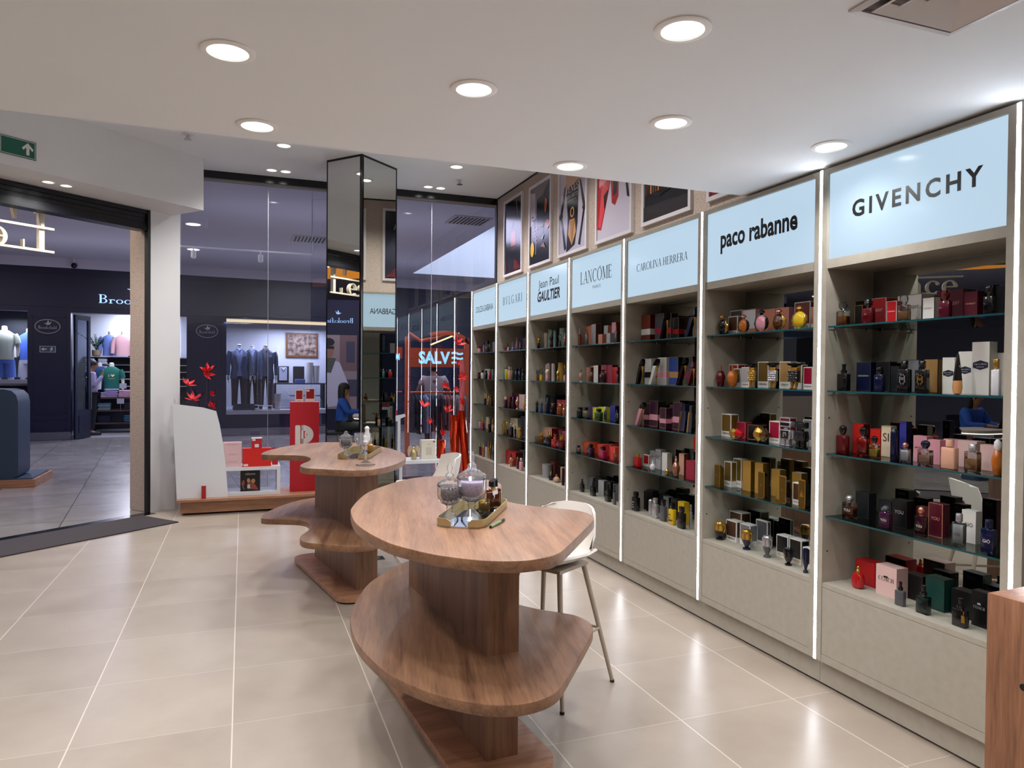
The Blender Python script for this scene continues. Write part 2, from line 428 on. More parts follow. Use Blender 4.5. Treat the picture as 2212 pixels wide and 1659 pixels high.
def glyph(c):
    """hand-drawn roman capitals and lower case: list of outlines, advance"""
    if c == 'A': return [dg(.08, 0, .36, 1, TN), dg(.62, 0, .34, 1, TH), rc(.17, .3, .6, .3 + TN), ser(.1, 0), ser(.68, 0)], .78
    if c == 'B': return stem(.15) + [arc(.3, .76, .25, .24, -90, 90, .11, .04), arc(.3, .27, .3, .27, -90, 90, .12, .04), rc(.15, .96, .31, 1), rc(.15, .5, .31, .54), rc(.15, 0, .31, .04)], .68
    if c == 'C': return [arc(.45, .5, .42, .52, 48, 312, .13, .04, 20), rc(.7, .74, .74, .98)], .82
    if c == 'D': return stem(.15) + [arc(.3, .5, .46, .5, -90, 90, .13, .04, 18), rc(.15, .96, .31, 1), rc(.15, 0, .31, .04)], .84
    if c == 'E': return stem(.15) + [rc(.1, .96, .56, 1), rc(.1, 0, .6, .04), rc(.15, .5, .46, .54), rc(.53, .8, .57, 1), rc(.57, 0, .61, .22), rc(.43, .42, .47, .62)], .66
    if c == 'F': return stem(.15) + [rc(.1, .96, .56, 1), rc(.15, .5, .46, .54), rc(.53, .8, .57, 1)], .6
    if c == 'G': return [arc(.45, .5, .42, .52, 48, 320, .13, .04, 20), rc(.68, .05, .8, .42), rc(.58, .4, .88, .44), rc(.7, .74, .74, .98)], .92
    if c == 'H': return stem(.15) + stem(.65) + [rc(.15, .48, .65, .52)], .8
    if c == 'I': return stem(.15), .3
    if c == 'L': return stem(.15) + [rc(.1, 0, .58, .04), rc(.55, 0, .59, .24)], .62
    if c == 'M': return stem(.12, w=TN) + stem(.86) + [dg(.1, 1, .42, .04, TH), dg(.44, .04, .8, 1, TN)], 1.0
    if c == 'N': return stem(.12, w=TN) + stem(.7, w=TN, bot=False) + [dg(.1, 1, .62, 0, TH)], .84
    if c == 'O': return [arc(.46, .5, .44, .52, 0, 360, .13, .04, 28)], .92
    if c == 'P': return stem(.15) + [arc(.3, .73, .28, .27, -90, 90, .12, .04), rc(.15, .96, .31, 1), rc(.15, .46, .31, .5)], .64
    if c == 'R': return stem(.15) + [arc(.3, .74, .27, .26, -90, 90, .12, .04), rc(.15, .96, .31, 1), rc(.15, .48, .31, .52), dg(.58, 0, .3, .5, TH), ser(.66, 0, .2)], .74
    if c == 'S': return [arc(.3, .75, .24, .27, 30, 270, .1, .05), arc(.3, .25, .27, .27, -150, 90, .11, .05), rc(.5, .74, .54, .98), rc(.03, .02, .07, .28)], .62
    if c == 'T': return stem(.35, top=False) + [rc(.02, .96, .68, 1), rc(.02, .78, .06, 1), rc(.64, .78, .68, 1)], .7
    if c == 'U': return stem(.15, .3, 1, bot=False) + stem(.65, .3, 1, bot=False, w=TN) + [arc(.38, .3, .29, .32, 180, 360, .12, .05)], .8
    if c == 'V': return [dg(.34, 0, .06, 1, TH), dg(.4, 0, .64, 1, TN), ser(.1, 1 - SF), ser(.68, 1 - SF)], .78
    if c == 'X': return [dg(.5, 0, .06, 1, TH), dg(.06, 0, .56, 1, TN), ser(.1, 0), ser(.6, 0), ser(.1, .965), ser(.6, .965)], .7
    x = .46
    if c == 'r': return stem(.12, 0, x, w=.1) + [arc(.27, x - .14, .16, .16, 30, 150, .06, .06), arc(.37, x - .07, .055, .055, 0, 360, .05, .05, 10)], .44
    if c == 'o': return [arc(.26, .23, .25, .25, 0, 360, .1, .035, 22)], .54
    if c == 'c': return [arc(.25, .23, .24, .25, 40, 320, .1, .035, 18), arc(.4, .36, .05, .05, 0, 360, .045, .045, 10)], .48
    if c == 'e': return [arc(.25, .23, .24, .25, 0, 322, .1, .035, 20), rc(.06, .22, .47, .26)], .52
    if c == 'k': return stem(.12, 0, 1, w=.1) + [dg(.16, .18, .4, x, TN), dg(.4, 0, .2, .24, .1), ser(.46, 0, .2), ser(.42, x - SF, .2)], .56
    if c == 's': return [arc(.2, .345, .15, .135, 30, 270, .07, .035), arc(.2, .12, .18, .135, -150, 90, .08, .035)], .42
    if c == 'f': return stem(.14, 0, .8, top=False, w=.1) + [arc(.28, .8, .19, .2, 40, 180, .1, .04), rc(.02, x - .04, .3, x)], .36
    if c == 'i': return stem(.12, 0, x, w=.1) + [arc(.12, .64, .07, .07, 0, 360, .065, .065, 10)], .26
    if c == 'l': return stem(.12, 0, 1, w=.1), .26
    if c == 'd': return stem(.42, 0, 1, w=.1) + [arc(.24, .23, .23, .25, 40, 320, .1, .035, 18)], .58
    if c == 'n': return stem(.12, 0, x, w=.1) + stem(.44, 0, .3, top=False, w=.1) + [arc(.28, .28, .21, .2, 0, 150, .1, .05)], .58
    if c == "'": return [[(.06, 1), (.16, 1), (.1, .74), (.06, .74)]], .2
    return [], .32
def serif(mb, s, T, width, m=0, spacing=0.06, height=None, lift=0.0006, thick=0.0):
    x = 0; polys = []
    for c in s:
        g, a = glyph(c)
        for p in g: polys.append([(q[0] + x, q[1]) for q in p])
        x += a + spacing
    x -= spacing
    sx = width / x; sy = height if height else sx
    for k, p in enumerate(polys):
        z = lift + 0.00002 * (k % 5)
        v = [((q[0] - x / 2) * sx, q[1] * sy, z) for q in p]
        if thick > 0:
            w2 = [(a, b, c_ + thick) for a, b, c_ in v]; big = len(v) > 8; h = len(v) // 2
            mb.loft([v, w2], m, False, not big, not big, T)
            if big:
                for q in (v, w2): mb.add(q, [(i, i + 1, 2 * h - 2 - i, 2 * h - 1 - i) for i in range(h - 1)], m, False, T)
        elif len(v) > 8:
            h = len(v) // 2
            mb.add(v, [(i, i + 1, 2 * h - 2 - i, 2 * h - 1 - i) for i in range(h - 1)], m, False, T)
        else:
            mb.poly(v, m, T)

# ================================================================ the setting
EX, EY = 0.768, 0.641
def EP(s, d, z=0.0):
    return (-0.908 + s * EX + d * EY, 8.405 + s * EY - d * EX, z)
EM = Matrix(((EX, EY, 0, -0.908), (EY, -EX, 0, 8.405), (0, 0, 1, 0), (0, 0, 0, 1)))   # (s, d, z) -> world (left-handed: faces flipped below)
def ebox(mb, s0, d0, z0, s1, d1, z1, m=0):
    o = [EP(s0, d0)[:2], EP(s1, d0)[:2], EP(s1, d1)[:2], EP(s0, d1)[:2]]
    if (o[1][0] - o[0][0]) * (o[2][1] - o[1][1]) - (o[1][1] - o[0][1]) * (o[2][0] - o[1][0]) < 0: o.reverse()
    mb.loft([[(x, y, z0) for x, y in o], [(x, y, z1) for x, y in o]], m, False)
    return mb
mb = MB()
fl = [EP(-8.5, 0)[:2], EP(0, 0)[:2], (-0.64, 8.63), (-0.64, 8.70), (3.1, 8.70), (3.1, -3), EP(-8.5, 0)[:1] + (-3,)]
mb.poly([(x, y, 0.0) for x, y in reversed(fl)])
struct(mb.build('floor', M_FLOOR))
mb = MB(); mb.poly([(-16, -4, -0.004), (9, -4, -0.004), (9, 24, -0.004), (-16, 24, -0.004)])
struct(mb.build('mall_floor', M_MALLF))
mb = MB(); mb.box(-9, -3, 2.5, 3.05, 3.30, 3.80)
struct(mb.build('ceiling', M_CEIL))
mb = MB()
cl = [EP(-6.6, 0.0)[:2], EP(0.3, 0.0)[:2], (-0.64, 8.76), (3.12, 8.76), (3.12, 3.3), (-6.0, 3.3)]
mb.loft([[(x, y, 3.725) for x, y in reversed(cl)], [(x, y, 3.80) for x, y in reversed(cl)]], 0, False)
struct(mb.build('ceiling_raised', M_CEIL))
mb = MB(); mb.box(3.04, -3, 0, 3.16, 8.76, 3.8)
struct(mb.build('wall_right', M_STONE))
mb = MB(); mb.box(3.030, 3.3, 3.71, 3.042, 8.7, 3.725); mb.box(3.028, 8.655, 2.0, 3.042, 8.70, 3.725)
struct(mb.build('trim_1', M_BLACKM))
mb = MB(); mb.box(-9, -3.1, 0, 3.16, -3, 3.8)
struct(mb.build('wall_rear', M_WHITE))
mb = MB(); mb.box(-7.6, -3, 0, -7.5, 3.2, 3.8); ebox(mb, -9, -0.3, 0, -5.3, 0, 3.8)
struct(mb.build('wall_left', M_WHITE))
# pillar at the end of the glass, with its stone jamb
mb = MB(); ebox(mb, 0.0, -0.34, 0, 0.345, 0.0, 3.73)
struct(mb.build('pillar_left', M_WHITE))
mb = MB(); ebox(mb, -0.014, -0.335, 0, 0.0, -0.06, 3.0)
struct(mb.build('trim_2', M_STONE))
mb = MB(); ebox(mb, -5.3, 0.0, 3.178, 0.26, 0.50, 3.725); ebox(mb, -5.3, -0.34, 3.178, 0.0, 0.0, 3.85)
struct(mb.build('beam', M_WHITE))
mb = MB(); ebox(mb, -5.3, -0.02, -0.004, -0.02, 0.125, 0.003)
struct(mb.build('trim_3', M_BLACK))

# glass front along the mall, black head rail, joints between the panes
win = MB(); win.box(-0.64, 8.66, 3.645, 3.035, 8.76, 3.725)
w1 = struct(win.build('window_1', M_BLACK))
t = MB(); t.box(-0.64, 8.675, 3.622, 3.035, 8.74, 3.645); t.build('head_strip', pbr('grey_strip', '8a8580', 0.5), w1)
t = MB(); t.box(-0.64, 8.68, 0.0, 3.035, 8.72, 0.03); t.build('sill_rail', M_CHROME, w1)
xs = [-0.64, 0.27, 1.23, 2.19, 3.035]
for a, b in zip(xs, xs[1:]):
    t = MB(); t.poly([(a + 0.002, 8.70, 0.03), (b - 0.002, 8.70, 0.03), (b - 0.002, 8.70, 3.622), (a + 0.002, 8.70, 3.622)])
    t.build('pane', M_PANE, w1)
for a in xs[1:-1]:
    t = MB(); t.box(a - 0.0025, 8.697, 0.03, a + 0.0025, 8.703, 3.622); t.build('pane_joint', pbr('joint', '9aa0aa', 0.3), w1)

# mirror-clad square column, black edges
CC = [(1.132, 7.41), (1.573, 7.803), (1.264, 8.178), (0.823, 7.785)]
mb = MB(); mb.loft([[(x, y, 0) for x, y in CC], [(x, y, 3.725) for x, y in CC]], 0, False)
column = struct(mb.build('column', M_BLACK))
def edge_pt(a, b, t, off):
    ax, ay = CC[a]; bx, by = CC[b]; dx, dy = bx - ax, by - ay; l = math.hypot(dx, dy)
    return (ax + dx * t + dy / l * off, ay + dy * t - dx / l * off)
for a, b in ((0, 1), (1, 2), (2, 3), (3, 0)):
    p, q = edge_pt(a, b, 0.045, 0.004), edge_pt(a, b, 0.955, 0.004)
    t = MB(); t.poly([(p[0], p[1], 0.02), (q[0], q[1], 0.02), (q[0], q[1], 3.70), (p[0], p[1], 3.70)])
    t.build('mirror_panel', M_MIRROR, column)

# roller shutter rolled up in the entrance, with its guide
sh = thing('roller_shutter', 'black roller shutter rolled up under the white beam of the entrance', 'shutter', EP(-2.6, -0.1, 3.0))
def ctr(o, p): 
    o.matrix_parent_inverse = Matrix.Translation(-Vector(p)); return o
base = EP(-2.6, -0.1, 3.0)
mb = MB()
for k in range(5):
    z = 2.965 + k * 0.042
    ebox(mb, -5.3, -0.16 + 0.012 * (k % 2), z, -0.03, -0.012 - 0.014 * (k % 2) - (0.02 if k == 2 else 0), z + 0.039)
ctr(mb.build('shutter_roll', pbr('shutter_black', '0a0b12', 0.3), sh), base)
mb = MB(); ebox(mb, -0.03, -0.06, 0.003, -0.001, -0.002, 3.177)
ctr(mb.build('guide_rail', M_BLACKM, sh), base)
# floor mat
mb = MB(); mb.loft([[EP(-5.0, .13, .001), EP(-5.0, .715, .001), EP(-.18, .715, .001), EP(-.18, .13, .001)], [EP(-5.0, .13, .011), EP(-5.0, .715, .011), EP(-.18, .715, .011), EP(-.18, .13, .011)]], 0, False)
tag(mb.build('door_mat', speck('mat_fibre', '4a4346', '2e292c', 260, 0.3, 0.7, 0.95, bump=0.3)), 'long charcoal entrance mat on the floor at the open doorway', 'doormat')
# green exit sign on the beam
p0 = EP(-1.52, 0.502, 3.265)
ex = thing('exit_sign', 'green emergency exit sign with white upward arrow on the white beam', 'sign', p0)
T = frame_m((0, 0, 0), (EX, EY, 0), (0, 0, 1))
mb = MB(); mb.box(-0.14, 0, 0, 0.14, 0.15, 0.006, 0, T); mb.build('sign_plate', pbr('exit_green', '0c5a4a', 0.4), ex)
mb = MB()
for q in (rc(-.133, .006, .133, .010), rc(-.133, .140, .133, .144), rc(-.133, .006, -.129, .144), rc(.129, .006, .133, .144)): mb.poly([(x, y, .0068) for x, y in q], 0, T)
mb.poly([(x, y, .0068) for x, y in rc(.062, .028, .086, .10)], 0, T); mb.poly([(.028, .082, .0068), (.04, .066, .0068), (.074, .105, .0068), (.074, .13, .0068)], 0, T); mb.poly([(.12, .082, .0068), (.074, .13, .0068), (.074, .105, .0068), (.108, .066, .0068)], 0, T)
mb.build('arrow_mark', pbr('sign_white', 'dcd8d2', 0.5), ex)

# ---------------------------------------------------------------- ceiling lights, sprinklers, vent
def downlight(p, z, r, label, group=None, trim=1.0):
    o = thing('ceiling_downlight', label, 'downlight', (p[0], p[1], z), 0, group)
    mb = MB(); n = 28
    prof = [(r * .74, -.001), (r * .76, -.007), (r * .9, -.008), (r, -.004), (r, 0.0)]
    rings = [[(a * cos(2 * pi * j / n), a * sin(2 * pi * j / n), b) for j in range(n)] for a, b in prof]
    mb.loft(rings, 0, True, False, False); mb.build('trim_ring', pbr('lamp_trim', 'f0eeec', 0.4), o)
    mb = MB(); mb.lathe([(r * .75, -.0015), (r * .75, -.001)], n); mb.build('reflector', M_LENS, o)
    mb = MB(); mb.lathe([(r * .16, -.004), (r * .4, -.0032), (r * .4, -.002)], 18, 0); mb.build('bulb', glow('bulb', 'ffffff', 7.0), o)
    return o
LBL = ['recessed downlight at left front of low ceiling', 'recessed downlight in low ceiling near the air vent', 'recessed downlight in the middle of low ceiling',
       'recessed downlight of low ceiling between table light and cabinets', 'recessed downlight of low ceiling closest to lit cabinets', 'recessed downlight of low ceiling above and before the entrance pillar', 'recessed downlight at low ceiling edge above the poster wall']
for p, l in zip([LOW[0], LOW[6], LOW[1], LOW[2], LOW[3], LOW[4], LOW[5]], LBL):
    downlight(p, 2.5, 0.083, l, 'low ceiling downlights')
HL = ['small downlight of raised ceiling nearest the beam', 'small downlight of raised ceiling right of mirrored column']
for p, l in zip(HIGH[:2], HL): downlight(p, 3.725, 0.085, l, 'raised ceiling downlights')
for k, p in enumerate(HIGH[2:]):
    downlight(p, 3.725, 0.07, ['left lamp of the pair above the left glass', 'right lamp of the pair above the left glass', 'left lamp of the pair above right glass', 'right lamp of the pair above right glass'][k], 'paired glass front downlights')
downlight((-1.633, 7.486), 3.178, 0.06, 'left lamp of the pair under the entrance beam', 'beam downlights')
downlight((-1.511, 7.572), 3.178, 0.06, 'right lamp of the pair under the entrance beam', 'beam downlights')
def sprinkler(p, label, plate):
    o = thing('fire_sprinkler', label, 'sprinkler', p)
    mb = MB(); mb.lathe([(.055 if plate else .03, -.006), (.055 if plate else .03, 0)], 20); mb.build('escutcheon', pbr('sprinkler_white', 'e4e0dc', 0.4), o)
    mb = MB(); mb.lathe([(.012, -.04), (.012, -.006)], 10); mb.lathe([(.035, -.052), (.035, -.048)], 14)
    mb.tube([(.012, 0, -.02), (.016, 0, -.035), (.004, 0, -.05)], .003, 6); mb.tube([(-.012, 0, -.02), (-.016, 0, -.035), (-.004, 0, -.05)], .003, 6)
    mb.build('sprinkler_head', M_CHROME, o)
sprinkler((-.489, 7.426, 3.725), 'fire sprinkler with white plate above the entrance beam', True)
sprinkler((2.339, 7.992, 3.725), 'fire sprinkler hanging from raised ceiling near the poster wall', False)
v = thing('air_vent', 'square white four-way air diffuser in the low ceiling, top right', 'vent', (1.735, 1.335, 2.5))
mb = MB(); h = 0.19
for k in range(4):
    T = Matrix.Rotation(k * pi / 2, 4, 'Z')
    mb.loft([[(-h, -h, 0), (h, -h, 0), (h - .022, -h + .022, -.004), (-h + .022, -h + .022, -.004)], [(-h, -h, -.006), (h, -h, -.006), (h - .022, -h + .022, -.010), (-h + .022, -h + .022, -.010)]], 0, False, True, True, T)
mb.build('vent_frame', pbr('vent_white', 'bdb8b8', 0.5), v)
for i, q in enumerate((.15, .105, .06)):
    mb = MB()
    for k in range(4):
        T = Matrix.Rotation(k * pi / 2, 4, 'Z'); g = q - .032
        mb.loft([[(-q, -q, -.016), (q, -q, -.016), (g, -g, -.001), (-g, -g, -.001)], [(-q, -q, -.018), (q, -q, -.018), (g, -g, -.003), (-g, -g, -.003)]], 0, False, True, True, T)
    mb.build('louvre', pbr('vent_louvre', 'cfc6c2', 0.55), v)
mb = MB(); mb.poly([(-.168, -.168, -.0005), (-.168, .168, -.0005), (.168, .168, -.0005), (.168, -.168, -.0005)]); mb.build('vent_throat', pbr('vent_dark', '6a5c56', 0.8), v)

# ================================================================ cabinets along the right wall
XF = 2.60
BY = [0.84, 1.777, 2.713, 3.668, 4.618, 5.555, 6.493, 7.418, 8.325]
SZ = [1.735, 1.428, 1.128, 0.828]
CABN = ['shelf cabinet at the near end, mostly outside the frame', 'nearest', 'second nearest', 'third nearest', 'middle', 'third farthest', 'second farthest', 'farthest']
def sign_text(i, mb, T):
    if i == 1: text(mb, 'GIVENCHY', T @ Matrix.Translation((0.02, -.03, 0)), .62, .078, spacing=1.35, bold=0.03)
    if i == 2: text(mb, 'paco rabanne', T @ Matrix.Translation((0, -.05, 0)), .62, .14, bold=0.03)
    if i == 3: serif(mb, 'CAROLINA HERRERA', T @ Matrix.Translation((0, -.03, 0)), .62, height=.052, spacing=.03)
    if i == 4: serif(mb, 'LANCOME', T @ Matrix.Translation((0, -.02, 0)), .54, height=.10); mb.poly([(.062, .083, .0007), (.076, .094, .0007), (.078, .09, .0007), (.067, .082, .0007)], 0, T); mb.poly([(.092, .083, .0007), (.087, .082, .0007), (.076, .09, .0007), (.077, .094, .0007)], 0, T); text(mb, 'PARIS', T @ Matrix.Translation((0.02, -.075, 0)), .13, .024, spacing=1.3)
    if i == 5:
        text(mb, 'Jean Paul', T @ Matrix.Translation((0, .02, 0)), .46, .10); text(mb, 'GAULTIER', T @ Matrix.Translation((0, -.085, 0)), .52, .10, bold=0.035, shear=.22)
    if i == 6: serif(mb, 'BVLGARI', T @ Matrix.Translation((0, -.03, 0)), .56, height=.085, spacing=.24)
    if i == 7: text(mb, 'DOLCE & GABBANA', T @ Matrix.Translation((0, -.04, 0)), .62, .07, spacing=.9)
def cabinet(i):
    y0, y1 = BY[i], BY[i + 1]; ym = (y0 + y1) / 2
    if i == 0: lab = 'greige shelf cabinet edge cut off at the right border of the photo'
    else:
        lab = ['', 'nearest fully visible greige shelf cabinet, wide-spaced capitals on its lit sign', 'second nearest greige shelf cabinet, bold lower-case lettering on its lit sign', 'third nearest greige shelf cabinet, two-word serif capitals on its lit sign',
               'middle greige shelf cabinet of seven, small word under capitals on its sign', 'third farthest greige shelf cabinet, two stacked slanted lines on its lit sign', 'second farthest greige shelf cabinet, thin spaced capitals on its lit sign', 'farthest greige shelf cabinet, next to the glass and red foil tubes'][i]
    c = thing('shelf_cabinet', lab, 'cabinet', (XF, ym, 0), 0, 'lit shelf cabinets')
    a, b = y0 - ym + .001, y1 - ym - .001; D = 0.43; pw = .038
    for s in (a, b):
        q = s + pw if s == a else s - pw
        mb = MB(); mb.box(0, s, .13, D - .005, q, 2.485); mb.build('side_panel', M_CABIN, c)
    mb = MB(); mb.box(0, a + pw, 2.462, D - .005, b - pw, 2.485); mb.box(.006, a + pw, 2.012, D - .14, b - pw, 2.055); mb.build('top_board', M_CAB, c)
    sp = MB(); sp.box(.012, a + pw + .003, 2.056, .05, b - pw - .003, 2.46); so = sp.build('sign_panel', M_SIGN, c)
    lt = MB(); T = frame_m((.0115, 0, 2.255), (0, -1, 0), (0, 0, 1)); sign_text(i, lt, T)
    if lt.v: lt.build('lettering', pbr('sign_ink', '0a0a0e', 0.4), so)
    mb = MB(); mb.box(.296, a + pw, .515, .302, b - pw, 2.012); mb.build('mirror_back', M_CMIRROR, c)
    mb = MB(); mb.box(0.004, a + pw, .488, D - .135, b - pw, .510); mb.build('bottom_board', M_CAB, c)
    mb = MB(); mb.box(.002, a + pw + .002, .168, .022, b - pw - .002, .486); mb.build('front_panel', M_CAB, c)
    mb = MB(); mb.box(.002, a + pw, .13, D - .135, b - pw, .166); mb.box(.03, a + pw, .166, D - .14, b - pw, .17); mb.build('bottom_rail', M_CAB, c)
    mb = MB(); mb.box(.037, y0 - ym + .001, .012, .06, y1 - ym - .001, .13); mb.build('plinth', M_CAB, c)
    # led strip on the farther edge (shared post with next cabinet)
    mb = MB(); mb.box(-.0004, b - .007, .13, .004, b + .009, 2.485); mb.build('led_strip', M_LED, c)
    if i == 0: 
        return c
    for z in SZ:
        mb = MB(); mb.box(.012, a + pw + .004, z - .005, .294, b - pw - .004, z + .003, (0, 0, 1, 1, 1, 1)); g = mb.build('glass_shelf', [M_SHELF, M_EDGE], c)
        for yy in (a + pw + .008, b - pw - .008):
            for xx in (.05, .25):
                mb = MB(); mb.tube([(xx, yy - .007, z - .010), (xx, yy + .007, z - .010)], .005, 8); mb.build('shelf_pin', M_CHROME, g)
    for zz in (1.30, .66):
        mb = MB(); mb.tube([(.03, b - pw - .0012, zz), (.03, b - pw + .001, zz)], .004, 8); mb.build('peg_hole', M_BLACKM, c)
    return c
for i in range(8): cabinet(i)

# ================================================================ framed posters on the mottled wall
def poster(y1, y0, z0, z1, label, art):
    """y1 far edge, y0 near edge"""
    o = thing('framed_poster', label, 'poster', (3.04, (y0 + y1) / 2, z0), 0, 'framed perfume posters')
    w, h = y1 - y0, z1 - z0
    T = frame_m((0, 0, 0), (0, -1, 0), (0, 0, 1))
    mb = MB(); f = .03
    for q in ((-w / 2, 0, w / 2, f), (-w / 2, h - f, w / 2, h), (-w / 2, f, -w / 2 + f, h - f), (w / 2 - f, f, w / 2, h - f)):
        mb.box(q[0], q[1], .0, q[2], q[3], .026, 0, T)
    mb.build('frame', pbr('poster_frame', 'cfc9cc', 0.35), o)
    mb = MB(); mats = ['101018']
    def P(pts, c, lift=None):
        if c not in mats: mats.append(c)
        P.k += 1
        mb.poly([(x * (w / 2 - f), f + y * (h - 2 * f), .014 + .0003 * P.k) for x, y in pts], mats.index(c), T)
    P.k = 0; P.mb = mb; P.T = T; P.w = w; P.h = h; P.mats = mats
    art(P)
    mb.build('print', [pbr('ink_' + c, c, 0.15) for c in mats], o)
    return o
full = [(-1, 0), (1, 0), (1, 1), (-1, 1)]
def el(cx, cy_, rx, ry, n=18): return [(cx + rx * cos(2 * pi * i / n), cy_ + ry * sin(2 * pi * i / n)) for i in range(n)]
def ptext(P, s, x, y, width, c, hgt=None, ser_=False, shear=0):
    if c not in P.mats: P.mats.append(c)
    P.k += 1
    T = P.T @ Matrix.Translation((x * P.w / 2, y * P.h, .014 + .0003 * P.k))
    if ser_: serif(P.mb, s, T, width, P.mats.index(c), .05, hgt)
    else: text(P.mb, s, T, width, hgt, P.mats.index(c), shear=shear)
def art1(P):
    P(full, '141318'); P([(-1, 0), (1, 0), (1, .05), (-1, .06)], '2a0e12')
    P(rc(-.25, .36, .3, .56), 'a63a22'); P(rc(-.3, .30, .35, .33), '3a2622'); P(el(-.15, .66, .2, .04), '40141a')
    P([(.3, .97), (.36, .97), (.62, .72), (.56, .72)], '9a8a5c')
    for k in range(7): P([(.1 + .12 * k, .02), (.22 + .12 * k, .03), (.2 + .1 * k, .2 - .02 * k), (.12 + .1 * k, .16)], '5e1a18')
    P([(-.9, .05), (-.75, .05), (-.8, .2), (-.9, .2)], '6a1a1c')
def art2(P):
    P(full, '17151b'); P([(-1, .55), (-.2, .75), (.9, 1), (-1, 1)], '6a5f66'); P([(-1, .5), (-.45, .6), (-.5, .92), (-1, .95)], 'b0a6b2')
    P([(-.45, .12), (.35, .18), (.42, .86), (-.4, .82)], '08080b'); P([(-.45, .12), (-.38, .12), (-.33, .83), (-.4, .82)], '8a7f8a')
    for k in range(9): P(el(-.75 + .05 * k, .62 - .045 * k, .12, .014), '6a4a80')
    P(el(-.75, .2, .2, .10), '8ea03a'); P(el(-.73, .2, .16, .085), 'e8a83c')
    P([(.45, .62), (.62, .6), (.75, .75), (.5, .8)], 'b0502a'); P(el(.75, .45, .2, .06), 'b0582a'); P([(.1, .3), (.45, .34), (.3, .28)], '9aa0a2'); P([(.1, .2), (.6, .16), (.4, .24)], '8c6a5a')
    ptext(P, 'BOTTLED', .0, .44, .2, 'b8b4b8')
def art3(P):
    P(full, 'b9b1bf')
    P([(-.42, .82), (-.5, 1), (.55, 1), (.48, .92), (.3, .88)], 'c2937c'); P([(-.15, .98), (-.3, 1), (.3, 1), (.2, .98)], '3c2a22')
    P([(-.55, .70), (.5, .70), (.5, .9), (.35, .93), (-.3, .93), (-.52, .88)], 'c2937c')
    P([(-.5, .72), (.45, .78), (.4, .3), (.2, .06), (-.45, .0), (-.35, .4)], '121016')
    for s in (1, -1):
        P([(s * .5, .78), (s * .62, .76), (s * .95, .46), (s * .8, .42)], '121016'); P([(s * .95, .46), (s * .8, .42), (s * .45, .05), (s * .6, .03)], '17151c'); P(el(s * .88, .44, .14, .035), '121016')
    P(el(0, .44, .16, .06), 'c08a4a'); P(el(0, .44, .09, .04), '121016')
    P([(0, .06), (-.3, .2), (-.2, .36), (.2, .36), (.3, .2)], 'c8924e')
    for k in range(-2, 3): P([(0, .07), (.09 * k, .35), (.09 * k + .03, .35)], '6a4522')
    ptext(P, 'VENUS', 0, .66, .30, 'e8e2e6', .075, True); ptext(P, 'NINA RICCI', 0, .6, .26, 'd8d2d6', .035, True); ptext(P, 'la nouvelle eau de parfum', 0, .56, .2, 'a8a2a6')
def art4(P):
    P(full, 'c4bccb')
    P([(-1, .12), (-.75, .1), (-.2, .55), (.2, 1), (-1, 1)], 'a8282c'); P([(-.95, .15), (-.8, .12), (-.3, .5), (-.7, .6)], 'd84a52'); P([(-.9, .55), (-.3, .6), (-.1, .8), (-.85, .85)], 'd8686a')
    P([(-.1, .34), (.1, .3), (.3, .38), (.3, .8), (-.2, .7)], 'a01c22'); P([(0, .4), (.2, .42), (.25, .7), (-.05, .62)], '2a1a1e')
    P([(.1, .68), (.55, .72), (.6, 1), (.1, 1)], 'd88a8e'); P([(.55, .75), (.62, .75), (.95, .32), (.8, .34)], '1c1418'); P([(.6, .9), (.95, .72), (.9, 1), (.6, 1)], '221618')
    P([(-.6, .45), (-.3, .5), (-.55, .3)], '2c1216'); P([(-.5, .9), (-.2, .92), (-.3, .98)], '3a1a1c')
def art5(P):
    P(full, '16141a')
    for k in range(16):
        x = -.95 + .12 * k; h = random.uniform(.1, .3)
        P([(x, .25), (x + .05, .25), (x + .06, .25 + h * 1.5), (x - .01, .25 + h * 1.5)], random.choice(['a8602c', '7a3e1c', '5c2c18', 'c8803c', '2a1c20']))
    P([(-.3, .2), (.2, .22), (.2, .9), (-.3, .88)], '0a0a0e'); P([(-.28, .4), (-.24, .4), (-.22, .88), (-.26, .88)], '7a6248'); P([(.2, .3), (.25, .3), (.25, .9), (.2, .9)], '8a8088')
    P([(-1, .0), (1, 0), (1, .12), (-1, .14)], '2e2a2e'); ptext(P, 'CH MEN', -.05, .6, .2, 'a8a4a8')
def art6(P):
    P(full, '4a1216'); P([(-1, 0), (1, 0), (1, .1), (-1, .06)], '7a1e20')
PL = 'hanging high on the mottled wall'
for a in ((8.36, 7.74, 2.68, 3.61, 'narrow framed poster of red bottle on black, nearest the glass front', art1), (7.53, 6.91, 2.68, 3.59, 'framed poster of tall black bottle with orange slice and lavender', art2),
          (6.73, 6.07, 2.68, 3.60, 'framed poster of woman in black gloves holding shell-shaped bottle', art3), (5.895, 5.24, 2.68, 3.60, 'framed poster of glossy red high-heeled shoe on pale ground', art4),
          (5.08, 4.40, 2.69, 3.60, 'framed dark poster with amber vertical lights, fifth along the wall', art5), (4.21, 3.55, 2.70, 3.60, 'framed dark red poster mostly hidden above the low ceiling edge', art6)):
    poster(*a)

